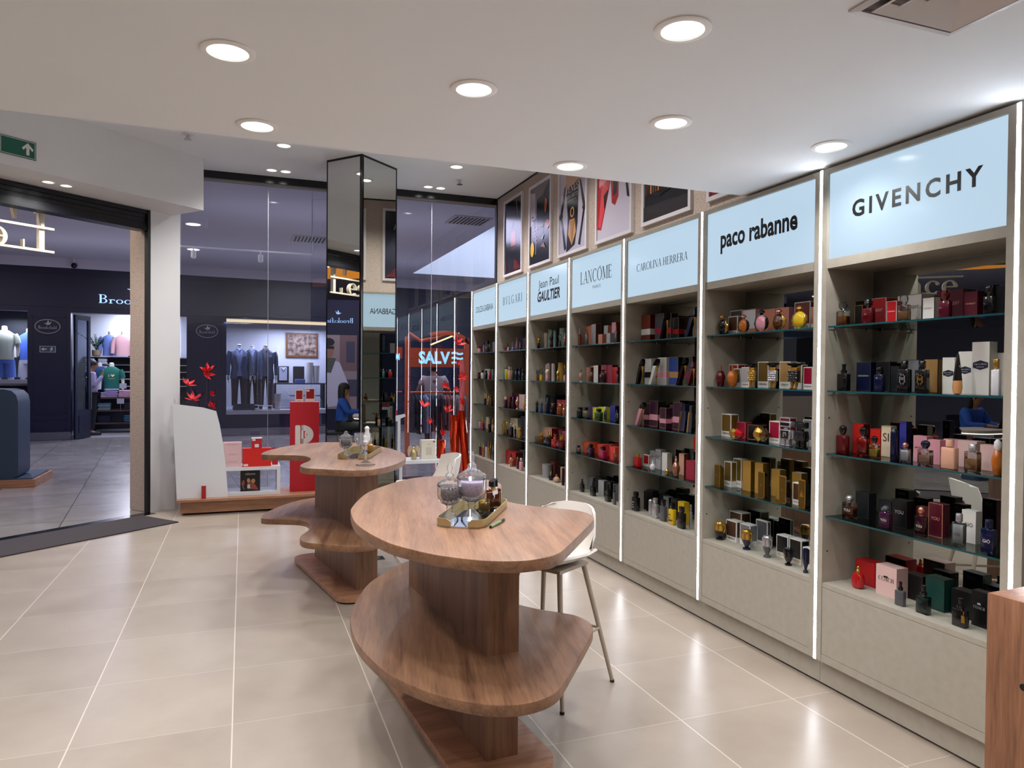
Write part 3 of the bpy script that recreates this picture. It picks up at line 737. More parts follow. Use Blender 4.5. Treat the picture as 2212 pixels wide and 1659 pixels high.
# ================================================================ two organic wooden tables
TOP1 = [(.434, 3.11), (.418, 2.917), (.423, 2.768), (.448, 2.607), (.483, 2.468), (.524, 2.385), (.577, 2.292), (.633, 2.226), (.702, 2.162), (.751, 2.134), (.817, 2.111), (.88, 2.112), (.937, 2.13), (.984, 2.16), (1.03, 2.21), (1.137, 2.345), (1.24, 2.475), (1.319, 2.577), (1.359, 2.636), (1.38, 2.69), (1.384, 2.745), (1.364, 2.82), (1.31, 2.88), (1.24, 2.95), (1.175, 3.05), (1.15, 3.15), (1.17, 3.28), (1.23, 3.43), (1.285, 3.56), (1.308, 3.67), (1.277, 3.8), (1.19, 3.93), (1.06, 4.0), (.94, 3.99), (.84, 3.92), (.746, 3.81), (.624, 3.641), (.555, 3.503), (.492, 3.326), (.452, 3.19)]
TOP2 = [(.125, 5.451), (.165, 5.641), (.292, 5.901), (.436, 6.097), (.6, 6.201), (.722, 6.19), (.879, 6.085), (1.002, 5.859), (1.082, 5.549), (1.112, 5.281), (1.10, 5.089), (1.056, 4.892), (.975, 4.681), (.863, 4.501), (.752, 4.394), (.646, 4.376), (.551, 4.427), (.458, 4.502), (.374, 4.565), (.345, 4.63), (.341, 4.718), (.366, 4.813), (.409, 4.912), (.437, 5.037), (.431, 5.167), (.393, 5.266), (.303, 5.324), (.188, 5.372), (.14, 5.409)]
def shape(o, c): return smooth_closed(catmull([(x - c[0], y - c[1]) for x, y in o], 5), 4)
def org_table(label, top, c, pillar, basep):
    t = thing('display_table', label, 'table', (c[0], c[1], 0), 0, 'kidney-shaped display tables')
    s = shape(top, c)
    mb = MB(); mb.prism(s, .865, .905, .004); mb.build('tabletop', M_WOODT, t)
    mb = MB(); mb.prism(s, .405, .445, .004); mb.build('lower_shelf', M_WOODT, t)
    loc = [(x - c[0], y - c[1]) for x, y in pillar]
    mb = MB(); mb.loft([[(x, y, .05) for x, y in loc], [(x, y, .405) for x, y in loc]], 0, False); mb.loft([[(x, y, .445) for x, y in loc], [(x, y, .865) for x, y in loc]], 0, False); mb.build('pillar', M_WOODV, t)
    b = [(x - c[0], y - c[1]) for x, y in basep]
    mb = MB(); mb.prism(b, .012, .05, .003); mb.prism(inset(b, .02), 0.0, .012, 0, 1); mb.build('base_plate', [M_WOODX, M_BLACKM], t)
    return t
def orr(cx, cy_, w, l, r, a):
    return [(cx + x * cos(a) - y * sin(a), cy_ + x * sin(a) + y * cos(a)) for x, y in rrect(w, l, r, 6)]
org_table('kidney-shaped wooden table in front with glass jars on a gold tray', TOP1, (.9, 3.05), [(.854, 2.511), (.983, 2.518), (.905, 3.505), (.776, 3.495)], orr(.875, 3.0, .40, 1.24, .11, R(4.5)))
org_table('kidney-shaped wooden table farther back with wavy left end', TOP2, (.65, 5.3), [(.709, 4.80), (.855, 4.826), (.68, 5.815), (.534, 5.79)], orr(.67, 5.29, .40, 1.26, .11, R(10)))

# ---------------------------------------------------------------- trays and the glass on them
M_JAR = cut_glass('cut_glass')
def tray(label, c, ang, L, W):
    t = thing('display_tray', label, 'tray', (c[0], c[1], .9055), ang, 'gold-rimmed mirror trays')
    mb = MB(); mb.prism(rrect(W, L, .05, 6), .0, .006); mb.build('mirror_base', [M_MIRROR], t)
    o = rrect(W, L, .05, 6); n = len(o)
    keep = [i for i in range(n + 1)]
    for sgn in (1, -1):
        pts = [p for p in o if p[0] * sgn > W * .17]
        pts.sort(key=lambda p: p[1])
        pts = [(sgn * W * .17, -L / 2)] + pts + [(sgn * W * .17, L / 2)]
        inn = [(x * (1 - .006 / W), y * (1 - .006 / L)) for x, y in pts]
        hts = [.034] * len(pts)
        hts[0] = hts[-1] = .022; hts[1] = hts[-2] = .034
        mb = MB(); k = len(pts); v = []
        for (x, y), (a, b), h in zip(pts, inn, hts): v += [(x, y, 0), (x, y, h), (a, b, h), (a, b, 0)]
        f = []
        for i in range(k - 1):
            for j in range(4): f.append((i * 4 + j, i * 4 + (j + 1) % 4, i * 4 + 4 + (j + 1) % 4, i * 4 + 4 + j))
        f += [(0, 1, 2, 3), tuple((k - 1) * 4 + j for j in (3, 2, 1, 0))]
        mb.add(v, f, 0, True); mb.build('rim', M_GOLDB, t, sharp=30)
    return t
tray('gold-rimmed mirror tray on the front table', (.905, 2.84), R(-31), .50, .20)
tray('gold-rimmed mirror tray on the rear table', (.795, 5.19), R(-20), .56, .22)
def flute(prof, n, amp, k=36):
    """fluted lathe rings"""
    rings = []
    for r, z, a in prof:
        rings.append([((r + a * amp * cos(k / 2 * 2 * pi * j / n * 2 / 2)) * cos(2 * pi * j / n), (r + a * amp * cos(k / 2 * 2 * pi * j / n * 2 / 2)) * sin(2 * pi * j / n), z) for j in range(n)])
    return rings
def goblet(label, x, y, z, s, content, group, lid=True, finial=1.0):
    """lidded cut-glass sweet jar on a stem; s = bowl radius"""
    t = thing('glass_jar', label, 'jar', (x, y, z), 0, group)
    n = 48; k = s / .048
    H = .066 * k
    mb = MB()
    mb.loft([[(r * k * cos(2 * pi * j / n), r * k * sin(2 * pi * j / n), q * k) for j in range(n)] for r, q in ((.036, .0), (.036, .004), (.030, .012), (.014, .030), (.010, .040), (.014, .046), (.010, .052), (.018, .060))], 0, True); mb.build('stem', M_JAR, t)
    out = [(.018, .060, 0), (.034, .068, .3), (.044, .082, 1), (.0475, .100, 1), (.048, .130, 1), (.0485, .134, 0)]
    inn = [(.0455, .134, 0), (.0445, .128, 0), (.044, .100, 0), (.040, .084, 0), (.030, .073, 0), (.004, .068, 0)]
    rings = flute([(r * k, q * k, a) for r, q, a in out] + [(r * k, q * k, a) for r, q, a in inn], 72, .0018 * k, 36)
    mb = MB(); mb.loft(rings, 0, True); mb.build('bowl', M_JAR, t)
    if lid:
        l = [(.050, .135), (.052, .138), (.047, .146), (.034, .156), (.020, .164), (.013, .172), (.017, .178), (.012, .184), (.006, .190), (.011, .204), (.009, .216), (.003, .226)]
        if finial == 0: l = l[:6] + [(.014, .176), (.012, .184), (.003, .19)]
        mb = MB(); rings = flute([(r * k, q * k, 1 if i in (2, 3, 4) else 0) for i, (r, q) in enumerate(l)], 48, .002 * k, 24); mb.loft(rings, 0, True); mb.build('lid', M_JAR, t)
    if content == 'beans':
        mb = MB(); rng = random.Random(3)
        for i in range(260):
            q = rng.random(); zz = .078 + q * .044; rr = min(.040, .02 + (zz - .07) * 1.2) * math.sqrt(rng.random())
            a = rng.random() * 6.28
            T = Matrix.Translation((rr * k * cos(a), rr * k * sin(a), zz * k)) @ Matrix.Rotation(rng.random() * 3, 4, 'X') @ Matrix.Rotation(rng.random() * 3, 4, 'Z')
            mb.lathe([(.001 * k, -.004 * k), (.0034 * k, -.002 * k), (.0034 * k, .002 * k), (.001 * k, .004 * k)], 7, 0, sx=1, sy=1.5, T=T)
        o = mb.build('coffee_beans', pbr('bean', '2c1812', 0.5)); o.parent = t; o['kind'] = 'stuff'
    if content == 'lilac':
        mb = MB(); mb.lathe([(.012 * k, .072 * k), (.030 * k, .080 * k), (.039 * k, .095 * k), (.0405 * k, .125 * k), (.03 * k, .131 * k), (.002 * k, .132 * k)], 30)
        o = mb.build('bath_salt', speck('lilac_salt', 'b9aecb', '8878a4', 240, .35, .6, .8, bump=.4), t)
    return t
goblet('small lidded glass jar of coffee beans on the front tray', .775, 2.758, .913, .048, 'beans', None)
goblet('large lidded glass jar with lilac contents on the front tray', .862, 2.739, .913, .058, 'lilac', None)
goblet('short glass goblet of coffee beans on the rear tray', .672, 5.053, .913, .045, 'beans', None, True, 0)
goblet('wide open glass goblet on the rear tray', .785, 5.03, .913, .058, None, None, False)
# glass pedestal with frosted figurine in front of rear tray
t = thing('glass_pedestal', 'tall clear glass stem with white frosted figurine beside the rear tray', 'ornament', (.737, 4.606, .905))
mb = MB(); mb.lathe([(.06, 0), (.062, .004), (.03, .016), (.012, .03), (.008, .06), (.014, .075), (.008, .09), (.006, .12), (.002, .13)], 32); mb.build('foot', M_JAR, t)
mb = MB(); mb.lathe([(.004, .125), (.012, .135), (.018, .15), (.012, .165), (.016, .18), (.012, .19), (.004, .197)], 16); mb.lathe([(.002, .13), (.010, .14), (.015, .205), (.012, .222), (.016, .235), (.01, .246), (.002, .25)], 14, 0, .008, 0); mb.build('figurine', pbr('frosted_glass', 'e9e6ec', 0.35), t)
t = thing('perfume_bottle', 'small golden bottle behind the goblets on the rear tray', 'perfume', (.883, 5.30, .9125))
mb = MB(); mb.lathe([(.018, 0), (.022, .006), (.022, .05), (.01, .06), (.009, .07)], 18); mb.build('body', pbr('gold_amber', 'c08a3a', 0.15), t)
mb = MB(); mb.lathe([(.011, .07), (.012, .074), (.012, .10), (.004, .106)], 14); mb.build('cap', M_GOLDB, t)
# square amber bottle with slanted black cap
t = thing('perfume_bottle', 'square amber perfume bottle with slanted black cap on front tray', 'perfume', (1.014, 2.915, .9125), R(20))
M_CLEAR = thin_glass('clear_glass', 'f4f6f6', 1.6)
mb = MB(); mb.prism(rrect(.07, .034, .008, 3), 0, .088, .004); mb.build('body', M_CLEAR, t)
mb = MB(); mb.prism(rrect(.058, .024, .006, 3), .012, .074, .002); mb.build('liquid', pbr('amber_liquid', '8a3c12', 0.08), t)
mb = MB(); mb.lathe([(.012, .088), (.012, .099)], 14); mb.build('collar', M_GOLDB, t)
mb = MB(); o = rrect(.036, .03, .008, 4); mb.loft([[(x, y, .099) for x, y in o], [(x, y, .126 + x * .35) for x, y in o]], 0, True); mb.build('cap', M_BLACK, t)
mb = MB(); T = frame_m((-.002, -.0175, .066), (1, 0, 0), (0, 0, 1)) @ Matrix.Rotation(R(12), 4, 'Z'); mb.poly([(-.014, 0, .001), (.014, 0, .001), (.014, .018, .001), (-.014, .018, .001)], 0, T); mb.build('price_sticker', pbr('sticker', 'd9d4d2', 0.5), t)
t = thing('perfume_bottle', 'low clear bottle of yellow perfume between jar and amber bottle', 'perfume', (.955, 2.86, .9125), R(20))
mb = MB(); mb.prism(rrect(.045, .028, .006, 3), 0, .058, .003); mb.build('body', M_CLEAR, t)
mb = MB(); mb.prism(rrect(.037, .02, .004, 3), .008, .042, .002); mb.build('liquid', pbr('yellow_liquid', 'b48a24', 0.08), t)
mb = MB(); mb.lathe([(.009, .058), (.009, .082)], 12); mb.build('cap', M_GOLDB, t)
t = thing('marker_pen', 'green pen with black cap lying beside the front tray', 'pen', (.939, 2.643, .9115), R(-41))
mb = MB(); mb.tube([(0, -.072, 0), (0, -.07, 0), (0, .03, 0)], [.003, .006, .006], 10); mb.build('barrel', pbr('pen_green', '6f8a68', 0.35), t)
mb = MB(); mb.tube([(0, .03, 0), (0, .066, 0), (0, .07, 0)], [.0064, .0064, .004], 10); mb.tube([(0, -.078, 0), (0, -.071, 0)], .0045, 8); mb.build('cap', M_BLACK, t)

# ---------------------------------------------------------------- shell stools
def stool(label, loc, rz, seat=.65, back=.90, k_=1.0):
    """local +y is the sitter's front"""
    t = thing('shell_stool', label, 'stool', loc, rz, 'white shell counter stools')
    n = 22; m_ = 12
    rings = []
    # profile from front lip over the seat up the back
    pr = [(.21, -.012), (.20, .0), (.12, .0), (.03, -.006), (-.06, -.008), (-.13, .0), (-.175, .03), (-.205, .085), (-.222, .15), (-.235, .21), (-.243, back - seat - .004)]
    for k, (y, z) in enumerate(pr):
        u = k / (len(pr) - 1); wv = .215 if k < 5 else .215 - .01 * (k - 5)
        if k < 2: wv = .19
        row = []
        for j in range(m_ + 1):
            q = -1 + 2 * j / m_
            side = abs(q) ** 3
            zz = z + side * (.05 if k < 6 else .02); yy = y + (side * .085 if k > 5 else side * .01)
            if k >= 9: zz -= side * .05 * (k - 8) / 2
            row.append((q * wv * k_, yy * k_, zz + seat))
        rings.append(row)
    th = .012
    back_r = []
    for r in rings: back_r.append(r)
    mb = MB(); v = [p for r in rings for p in r]; nn = m_ + 1
    nr = len(rings); f = []
    lower = []
    for i in range(nr):
        for j in range(nn):
            a = Vector(rings[min(i + 1, nr - 1)][j]) - Vector(rings[max(i - 1, 0)][j]); b = Vector(rings[i][min(j + 1, m_)]) - Vector(rings[i][max(j - 1, 0)])
            nv = a.cross(b).normalized() * th
            p = Vector(rings[i][j]); lower.append(tuple(p - nv if nv.dot(Vector((0, .3, 1))) > 0 else p + nv))
    for i in range(nr - 1):
        for j in range(m_):
            q = (i * nn + j, i * nn + j + 1, (i + 1) * nn + j + 1, (i + 1) * nn + j); f.append(q); f.append(tuple(nr * nn + x for x in reversed(q)))
    N_ = nr * nn
    for j in range(m_):
        f.append((j, j + 1, N_ + j + 1, N_ + j)); k = (nr - 1) * nn; f.append((k + j + 1, k + j, N_ + k + j, N_ + k + j + 1))
    for i in range(nr - 1):
        f.append((i * nn, N_ + i * nn, N_ + (i + 1) * nn, (i + 1) * nn)); k = m_; f.append((i * nn + k, (i + 1) * nn + k, N_ + (i + 1) * nn + k, N_ + i * nn + k))
    mb.add(v + lower, f, 0, True); mb.build('seat_shell', M_WPLAS, t, sharp=60)
    M_LEG = pbr('stool_leg', 'a89b8b', 0.4)
    mb = MB(); mb.box(-.13, -.12, seat - .04, .13, .12, seat - .024); mb.build('seat_plate', M_LEG, t)
    for sx in (-1, 1):
        for sy in (-1, 1):
            mb = MB(); mb.tube([(sx * .115, sy * .10, seat - .03), (sx * .215, sy * .215, .008)], [.0135, .0095], 10); l = mb.build('leg', M_LEG, t)
            mb = MB(); mb.tube([(sx * .2155, sy * .2155, .0), (sx * .2145, sy * .2145, .012)], .011, 8); mb.build('rubber_foot', M_BLACKM, l)
    q = .27; k = .115 + .1 * (1 - q / seat); k2 = .10 + .115 * (1 - q / seat)
    mb = MB()
    for a, b in (((-k, -k2), (k, -k2)), ((k, -k2), (k, k2)), ((k, k2), (-k, k2)), ((-k, k2), (-k, -k2))): mb.tube([(a[0], a[1], q), (b[0], b[1], q)], .007, 8)
    mb.build('foot_rail', M_LEG, t)
    return t
stool('white shell stool tucked into the bay of the front table', (1.395, 3.145, 0), R(90 + 31), .62, .862, .86)
stool('white shell stool behind, its curved back rising between table and red tubes', (1.40, 5.6, 0), R(90 + 4), .57, .85)
t = thing('floor_socket', 'small steel floor box under the rear table', 'floor socket', (1.0, 5.745, 0))
mb = MB(); mb.box(-.07, -.06, 0, .07, .06, .006); mb.build('cover_plate', M_CHROME, t); mb = MB(); mb.box(-.035, -.03, .006, .035, .03, .008); mb.build('socket_opening', M_BLACKM, t)
# wooden counter cut off at right
t = thing('wooden_counter', 'wooden counter corner cut off at the bottom right of photo', 'counter', (1.945, 1.385, 0))
mb = MB(); mb.prism([(-.012, -.002), (.022, -.75), (.56, -.72), (.53, .02)], .0, .905, .003); mb.build('counter_body', wood('counter_wood', 'z', 0, '6d4a36', '9c6b4e', 'b58063'), t)
mb = MB(); T = Matrix.Translation((-.0075, -.1, .68)) @ Matrix.Rotation(R(-90), 4, 'Y'); mb.lathe([(.009, -.001), (.009, .0015)], 16, 0, T=T); mb.build('cable_hole', M_BLACKM, t)

# ================================================================ display along the glass
WH = pbr('white_lacquer', 'd8d9dd', 0.35)
t = thing('window_plinth', 'long low wooden plinth under the display beside the entrance pillar', 'plinth', (.2, 8.38, 0))
mb = MB(); mb.box(-.83, -.36, .147, .95, .27, .17); mb.build('top_board', M_WOODX, t)
mb = MB(); mb.box(-.80, -.29, .022, .92, .25, .147); mb.build('skirt', M_WOODX, t)
for x in (-.76, .1, .86):
    for y in (-.24, .2):
        mb = MB(); mb.lathe([(.015, 0), (.015, .022)], 10, 0, x, y); mb.build('foot', M_BLACKM, t)
# leaning white board with curved edge
t = thing('display_board', 'tall white card board with curved right edge leaning on the plinth', 'display board', (-.39, 8.115, .1705))
o = [(-.242, 0), (.25, 0), (.225, .34), (.195, .58), (.165, .76), (.13, .905), (0, .945), (-.29, .985)]
T = Matrix.Rotation(R(86), 4, 'X')
mb = MB(); mb.prism(o, 0, .012, 0, 0, T, False); mb.build('board', WH, t)
mb = MB(); mb.box(-.15, .03, 0.0, .06, .2, .006); mb.build('foot_sheet', M_RED, t)
t = thing('red_card', 'small upright red card in front of the white board', 'card', (-.375, 8.055, .1705))
mb = MB(); mb.box(-.022, 0, 0, .022, .004, .135); mb.build('card', pbr('deep_red', 'a01a18', 0.5), t)
# white open frame
def open_frame(label, loc, w, d, h, th):
    t = thing('display_cube', label, 'display stand', loc, 0, 'white open display frames')
    for n_, q in (('top_panel', (-w / 2, 0, h - th, w / 2, d, h)), ('bottom_panel', (-w / 2, 0, 0, w / 2, d, th)), ('side_panel', (-w / 2, 0, th, -w / 2 + th, d, h - th)), ('side_panel', (w / 2 - th, 0, th, w / 2, d, h - th))):
        mb = MB(); mb.box(*q); mb.build(n_, WH, t)
open_frame('low white open frame on the plinth holding a dark gift box', (.085, 8.13, .1705), .60, .34, .305, .036)
open_frame('low white open frame right of the mirrored column', (1.96, 8.06, .003), .58, .36, .485, .036)
open_frame('tall narrow white open frame against the column', (1.60, 8.20, .003), .22, .34, .965, .034)
def pbox(name, label, loc, w, d, h, mats, cat='box', rz=0, group=None, m=0):
    t = thing(name, label, cat, loc, rz, group)
    mb = MB(); mb.box(-w / 2, 0, 0, w / 2, d, h, m); b = mb.build('carton', mats, t)
    return t
def face_T(z=0, y=-.0006): return frame_m((0, y, z), (1, 0, 0), (0, 0, 1))
STK = pbr('sticker', 'd9d4d2', 0.5)
t = pbox('gift_box', 'large bright red box lying on the white frame', (.146, 8.145, .476), .29, .12, .195, M_RED if False else pbr('bright_red', 'd0201a', 0.4))
mb = MB(); mb.poly([(-.135, .008, 0), (-.09, .008, 0), (-.09, .03, 0), (-.135, .03, 0)], 0, face_T()); mb.build('price_sticker', STK, t)
t = pbox('gift_box', 'small red carton on top of the bright red box', (.143, 8.15, .6715), .105, .07, .11, M_RED)
mb = MB(); mb.poly([(-.045, .08, 0), (-.012, .08, 0), (-.012, .10, 0), (-.045, .10, 0)], 0, face_T()); mb.poly([(-.02, .01, 0), (.022, .01, 0), (.022, .045, 0), (-.02, .045, 0)], 0, face_T()); mb.build('price_sticker', STK, t)
mb = MB(); mb.box(-.053, -.001, .103, .053, .071, .112); mb.build('white_lid', WH, t)
t = pbox('gift_box', 'pale pink box standing between white board and red box', (-.10, 8.155, .476), .185, .07, .265, pbr('pale_pink', 'd8b4b8', 0.5))
mb = MB(); text(mb, 'EAU DE PARFUM', face_T(.235), .11); text(mb, 'IDOLE', face_T(.13), .06); text(mb, 'LANCOME', face_T(.05), .09); mb.build('lettering', pbr('pink_ink', 'b88a90', 0.5), t)
t = pbox('gift_box', 'dark red-black carton behind right end of the red box', (.335, 8.26, .476), .06, .05, .19, [pbr('black_card', '141012', 0.3), M_RED], m=[0, 0, 1, 0, 0, 0])
t = pbox('gift_box', 'black gift box with golden figures inside the white frame', (.08, 8.20, .207), .20, .12, .215, pbr('black_card', '141012', 0.3))
mb = MB(); text(mb, 'rabanne', face_T(.175), .10)
mb.build('lettering', pbr('white_ink', 'd8d4d4', 0.5), t)
mb = MB()
for pts, c in (([(-.02, .02), (.03, .02), (.035, .09), (.0, .12), (-.03, .09)], 0), (el(-.018, .115, .016, .024), 1), (el(.03, .108, .02, .024), 1), ([(-.09, .09), (-.085, .09), (-.06, .02), (-.065, .02)], 1), ([(.02, .02), (.085, .01), (.05, .07), (.02, .09)], 2), ([(-.03, .03), (0, .03), (-.005, .075), (-.03, .07)], 3), (el(-.07, .09, .014, .03), 2)):
    mb.poly([(x, y, .0002 * (len(mb.f) + 1)) for x, y in pts], c, face_T())
mb.build('printed_picture', [pbr('p1', '6e4a3c', 0.4), pbr('p2', 'b07c5a', 0.4), pbr('p3', '8c4034', 0.4), pbr('p4', 'c8b8ac', 0.4)], t)
# red tower
t = thing('display_tower', 'tall red pedestal with white interlocking emblem', 'pedestal', (.645, 8.235, .1705), R(-3))
mb = MB(); mb.box(-.155, 0, 0, .155, .28, .99); mb.build('tower_body', M_RED, t)
mb = MB(); T = face_T(.0)
mb.poly([(x, y, 0) for x, y in [(-.10, .49), (-.045, .49), (-.045, .725), (-.055, .735), (-.09, .735), (-.10, .725)]], 0, T)
a = arc(-.02, .63, .115, .105, -90, 90, .066, .062, 14); h = len(a) // 2
mb.add([(x, y, 0) for x, y in a], [(i, i + 1, 2 * h - 2 - i, 2 * h - 1 - i) for i in range(h - 1)], 0, False, T)
for q in (rc(-.036, .49, -.012, .735), rc(-.036, .673, .0, .735), rc(-.036, .525, .0, .587), rc(.0, .60, .022, .66)): mb.poly([(x, y, .0001) for x, y in q], 0, T)
mb.build('emblem', pbr('emblem_white', 'dcd6d4', 0.5), t)
def framed_carton(label, loc, w, d, h, c, rz=0, group=None):
    t = thing('perfume_box', label, 'box', loc, rz, group)
    mb = MB(); mb.box(-w / 2, 0, 0, w / 2, d, h); mb.build('carton', pbr('white_card', 'd9d4d0', 0.45), t)
    mb = MB(); q = .007; mb.poly([(-w / 2 + q, h * .24, 0), (w / 2 - q, h * .24, 0), (w / 2 - q, h - q, 0), (-w / 2 + q, h - q, 0)], 0, face_T()); mb.build('printed_panel', c, t)
    return t
a = framed_carton('smaller white-edged red carton on the red pedestal', (.588, 8.26, 1.161), .083, .05, .135, pbr('panel_red', '94141c', 0.35))
mb = MB(); text(mb, 'rabanne', face_T(.01, -.001), .045); mb.build('lettering', M_BLACKM, a)
a = framed_carton('larger white-edged red carton with sticker on the red pedestal', (.705, 8.265, 1.161), .10, .055, .152, pbr('panel_red', '94141c', 0.35))
mb = MB(); mb.poly([(-.038, .115, 0), (-.008, .115, 0), (-.008, .138, 0), (-.038, .138, 0)], 0, face_T(0, -.0012)); mb.build('price_sticker', STK, a)

# ---------------------------------------------------------------- flowers
M_PETAL = pbr('petal_red', 'd01a1c', 0.5); M_STEMM = pbr('twig', '4a2a1c', 0.6)
def petal_flower(mb, c, r, n, tilt, rng, m=0):
    face = Matrix.Translation(c) @ Matrix.Rotation(R(rng.uniform(15, 75)), 4, 'X') @ Matrix.Rotation(R(rng.uniform(-35, 35)), 4, 'Y')
    for k in range(n):
        a = 2 * pi * k / n + rng.uniform(-.2, .2); e = R(tilt + rng.uniform(-14, 14)); L = r * rng.uniform(.85, 1.1)
        T = face @ Matrix.Rotation(a, 4, 'Z') @ Matrix.Rotation(-e, 4, 'Y')
        wv = L * .17; pts = []
        for i in range(7):
            u = i / 6; ww = wv * sin(pi * min(1, .12 + u * .88)) ** .8; pts.append((u * L, ww, .25 * L * u * u))
        v = [(x, y, z) for x, y, z in pts] + [(x, 0, z - .04 * L) for x, y, z in pts] + [(x, -y, z) for x, y, z in pts]
        f = []
        for i in range(6): f += [(i, i + 1, 8 + i, 7 + i), (7 + i, 8 + i, 15 + i, 14 + i)]
        mb.add(v, f, m, True, T)
def flower_twig(t, pts, blooms, seed):
    rng = random.Random(seed)
    mb = MB(); mb.tube(pts, .003, 6); mb.build('twig', M_STEMM, t)
    for c, r, tilt in blooms:
        mb = MB(); petal_flower(mb, c, r, 7, tilt, rng); mb.sphere(c, r * .12, 8, 0); mb.build('blossom', M_PETAL, t)
t = thing('flower_vase', 'dark vase of red silk flowers behind the white board', 'flower vase', (-.42, 8.47, .1705))
mb = MB(); mb.lathe([(.08, 0), (.11, .1), (.12, .35), (.12, .62), (.115, .80), (.105, .80), (.11, .6)], 26); mb.build('vase', pbr('dark_plum', '3a0c14', 0.15), t)
for pts, bl, sd in (([(0, 0, .7), (-.06, 0, 1.0), (-.14, .02, 1.22)], [((-.14, 0, 1.18), .10, 10)], 1), ([(.02, 0, .7), (.05, 0, 1.0), (.06, .02, 1.3)], [((.03, 0, 1.30), .11, 35), ((.07, -.02, 1.33), .09, 20)], 2), ([(0, 0, .7), (-.03, -.03, .9), (-.07, -.03, 1.02)], [((-.08, -.04, 1.02), .10, 20)], 3), ([(.05, 0, .7), (.12, -.02, .9)], [((.13, -.03, .92), .09, 55)], 4), ([(.03, 0, .7), (.08, 0, .95), (.10, .02, 1.1)], [((.10, 0, 1.06), .06, 50)], 5), ([(0, 0, .6), (-.02, -.06, .82)], [((-.03, -.07, .84), .10, 25), ((.04, -.08, .80), .09, 40), ((-.09, -.04, .86), .07, 50)], 6)):
    flower_twig(t, pts, bl, sd)
M_FOIL = pbr('red_foil', 'cc3a1a', 0.16, 0.85)
def foil_tube(label, loc, lean, h, r, blooms, sd):
    t = thing('foil_tube', label, 'tube vase', loc, 0, 'red foil tubes of flowers')
    mb = MB(); n = 16; rings = []
    for i in range(9):
        z = h * i / 8; rings.append([(lean * z / h + r * (1 + .06 * sin(i * 2.1 + j)) * cos(2 * pi * j / n), r * (1 + .06 * cos(i * 1.7 + j * 2)) * sin(2 * pi * j / n), z) for j in range(n)])
    mb.loft(rings, 0, True); mb.build('foil_wrap', M_FOIL, t, sharp=18)
    for k, (dx, dz, rr, tl) in enumerate(blooms):
        flower_twig(t, [(lean, 0, h - .05), (lean + dx * .5, 0, h + dz * .5), (lean + dx, 0, h + dz)], [((lean + dx, -.01, h + dz), rr, tl)], sd + k)
    return t
foil_tube('shortest red foil tube with one blossom, left of the two tall ones', (2.19, 8.23, .003), 0.02, .70, .05, [(.01, .06, .07, 50), (-.16, .21, .06, 40), (-.22, .40, .10, 25)], 11)
foil_tube('tall red foil tube with flowers, left of the leaning one', (2.36, 8.15, .003), -.02, 1.0, .052, [(-.09, .04, .10, 25), (-.10, .34, .07, 30), (.0, .30, .06, 30), (.03, .60, .06, 30), (.02, .84, .12, 25), (.1, .44, .08, 20)], 21)
foil_tube('leaning tall red foil tube nearest the cabinets', (2.53, 8.17, .003), -.10, 1.05, .05, [(.03, .06, .10, 60)], 31)
t = thing('red_banner', 'narrow upright red strip beside the farthest cabinet', 'banner', (2.56, 8.58, .003))
mb = MB(); mb.box(-.03, 0, 0, .03, .02, 1.66); mb.build('strip', pbr('banner_red', '7c1018', 0.5), t)
# things on the right frames
t = thing('perfume_bottle', 'gold winged bottle standing on the right white frame', 'perfume', (1.86, 8.16, .488))
mb = MB(); mb.lathe([(.026, 0), (.03, .01), (.036, .06), (.03, .10), (.012, .12), (.018, .135), (.01, .15)], 20); mb.build('body', M_GOLDB, t)
for s in (-1, 1):
    mb = MB(); o = [(s * x, z) for x, z in [(.012, .12), (.03, .165), (.06, .155), (.072, .11), (.066, .05), (.05, .035), (.045, .08), (.03, .105)]]
    mb.prism(o if s > 0 else o[::-1], -.008, .008, 0, 0, frame_m((0, .004, 0), (1, 0, 0), (0, 0, 1))); mb.build('wing', pbr('pale_gold', 'c0a888', 0.35, 0.8), t)
t = pbox('gift_box', 'tall cream carton on the right white frame', (2.035, 8.15, .488), .175, .09, .225, pbr('cream_card', 'd6cfbf', 0.5))
mb = MB(); mb.poly([(-.035, .05, 0), (.035, .05, 0), (.035, .14, 0), (-.035, .14, 0)], 0, face_T()); mb.build('printed_panel', pbr('cream_dark', 'c2b9a6', 0.5), t); mb = MB(); text(mb, 'AURA', face_T(.17), .04); mb.poly([(.05, .195, 0), (.075, .195, 0), (.075, .215, 0), (.05, .215, 0)], 0, face_T()); mb.build('lettering', pbr('grey_ink', '6a6660', 0.5), t)
t = pbox('gift_box', 'dark maroon gift box with red bottle picture inside right white frame', (1.86, 8.10, .04), .24, .16, .24, pbr('maroon_card', '24080c', 0.3))
mb = MB(); text(mb, 'rabanne', face_T(.20), .10); mb.build('lettering', pbr('white_ink', 'd8d4d4', 0.5), t)
mb = MB(); mb.poly([(-.035, .03, 0), (.03, .03, 0), (.03, .13, 0), (-.035, .13, 0)], 0, face_T()); mb.poly([(-.02, .13, 0), (.015, .13, 0), (.015, .16, 0), (-.02, .16, 0)], 1, face_T()); mb.poly([(-.022, .055, .0002), (.016, .055, .0002), (.016, .105, .0002), (-.022, .105, .0002)], 1, face_T()); mb.build('printed_picture', [pbr('pic_red', 'a02420', 0.4), pbr('pic_silver', '8a6a68', 0.4)], t)
t = pbox('gift_box', 'black spotted carton at the foot of the tall white frame', (1.60, 8.22, .04), .12, .1, .26, speck('black_spots', '0c0c10', 'd8d4c8', 40, .28, .33, .3))
t = pbox('gift_box', 'dark red box with white ribbon on the tall white frame', (1.60, 8.26, .969), .17, .16, .09, pbr('ribbon_red', '8c1626', 0.4))
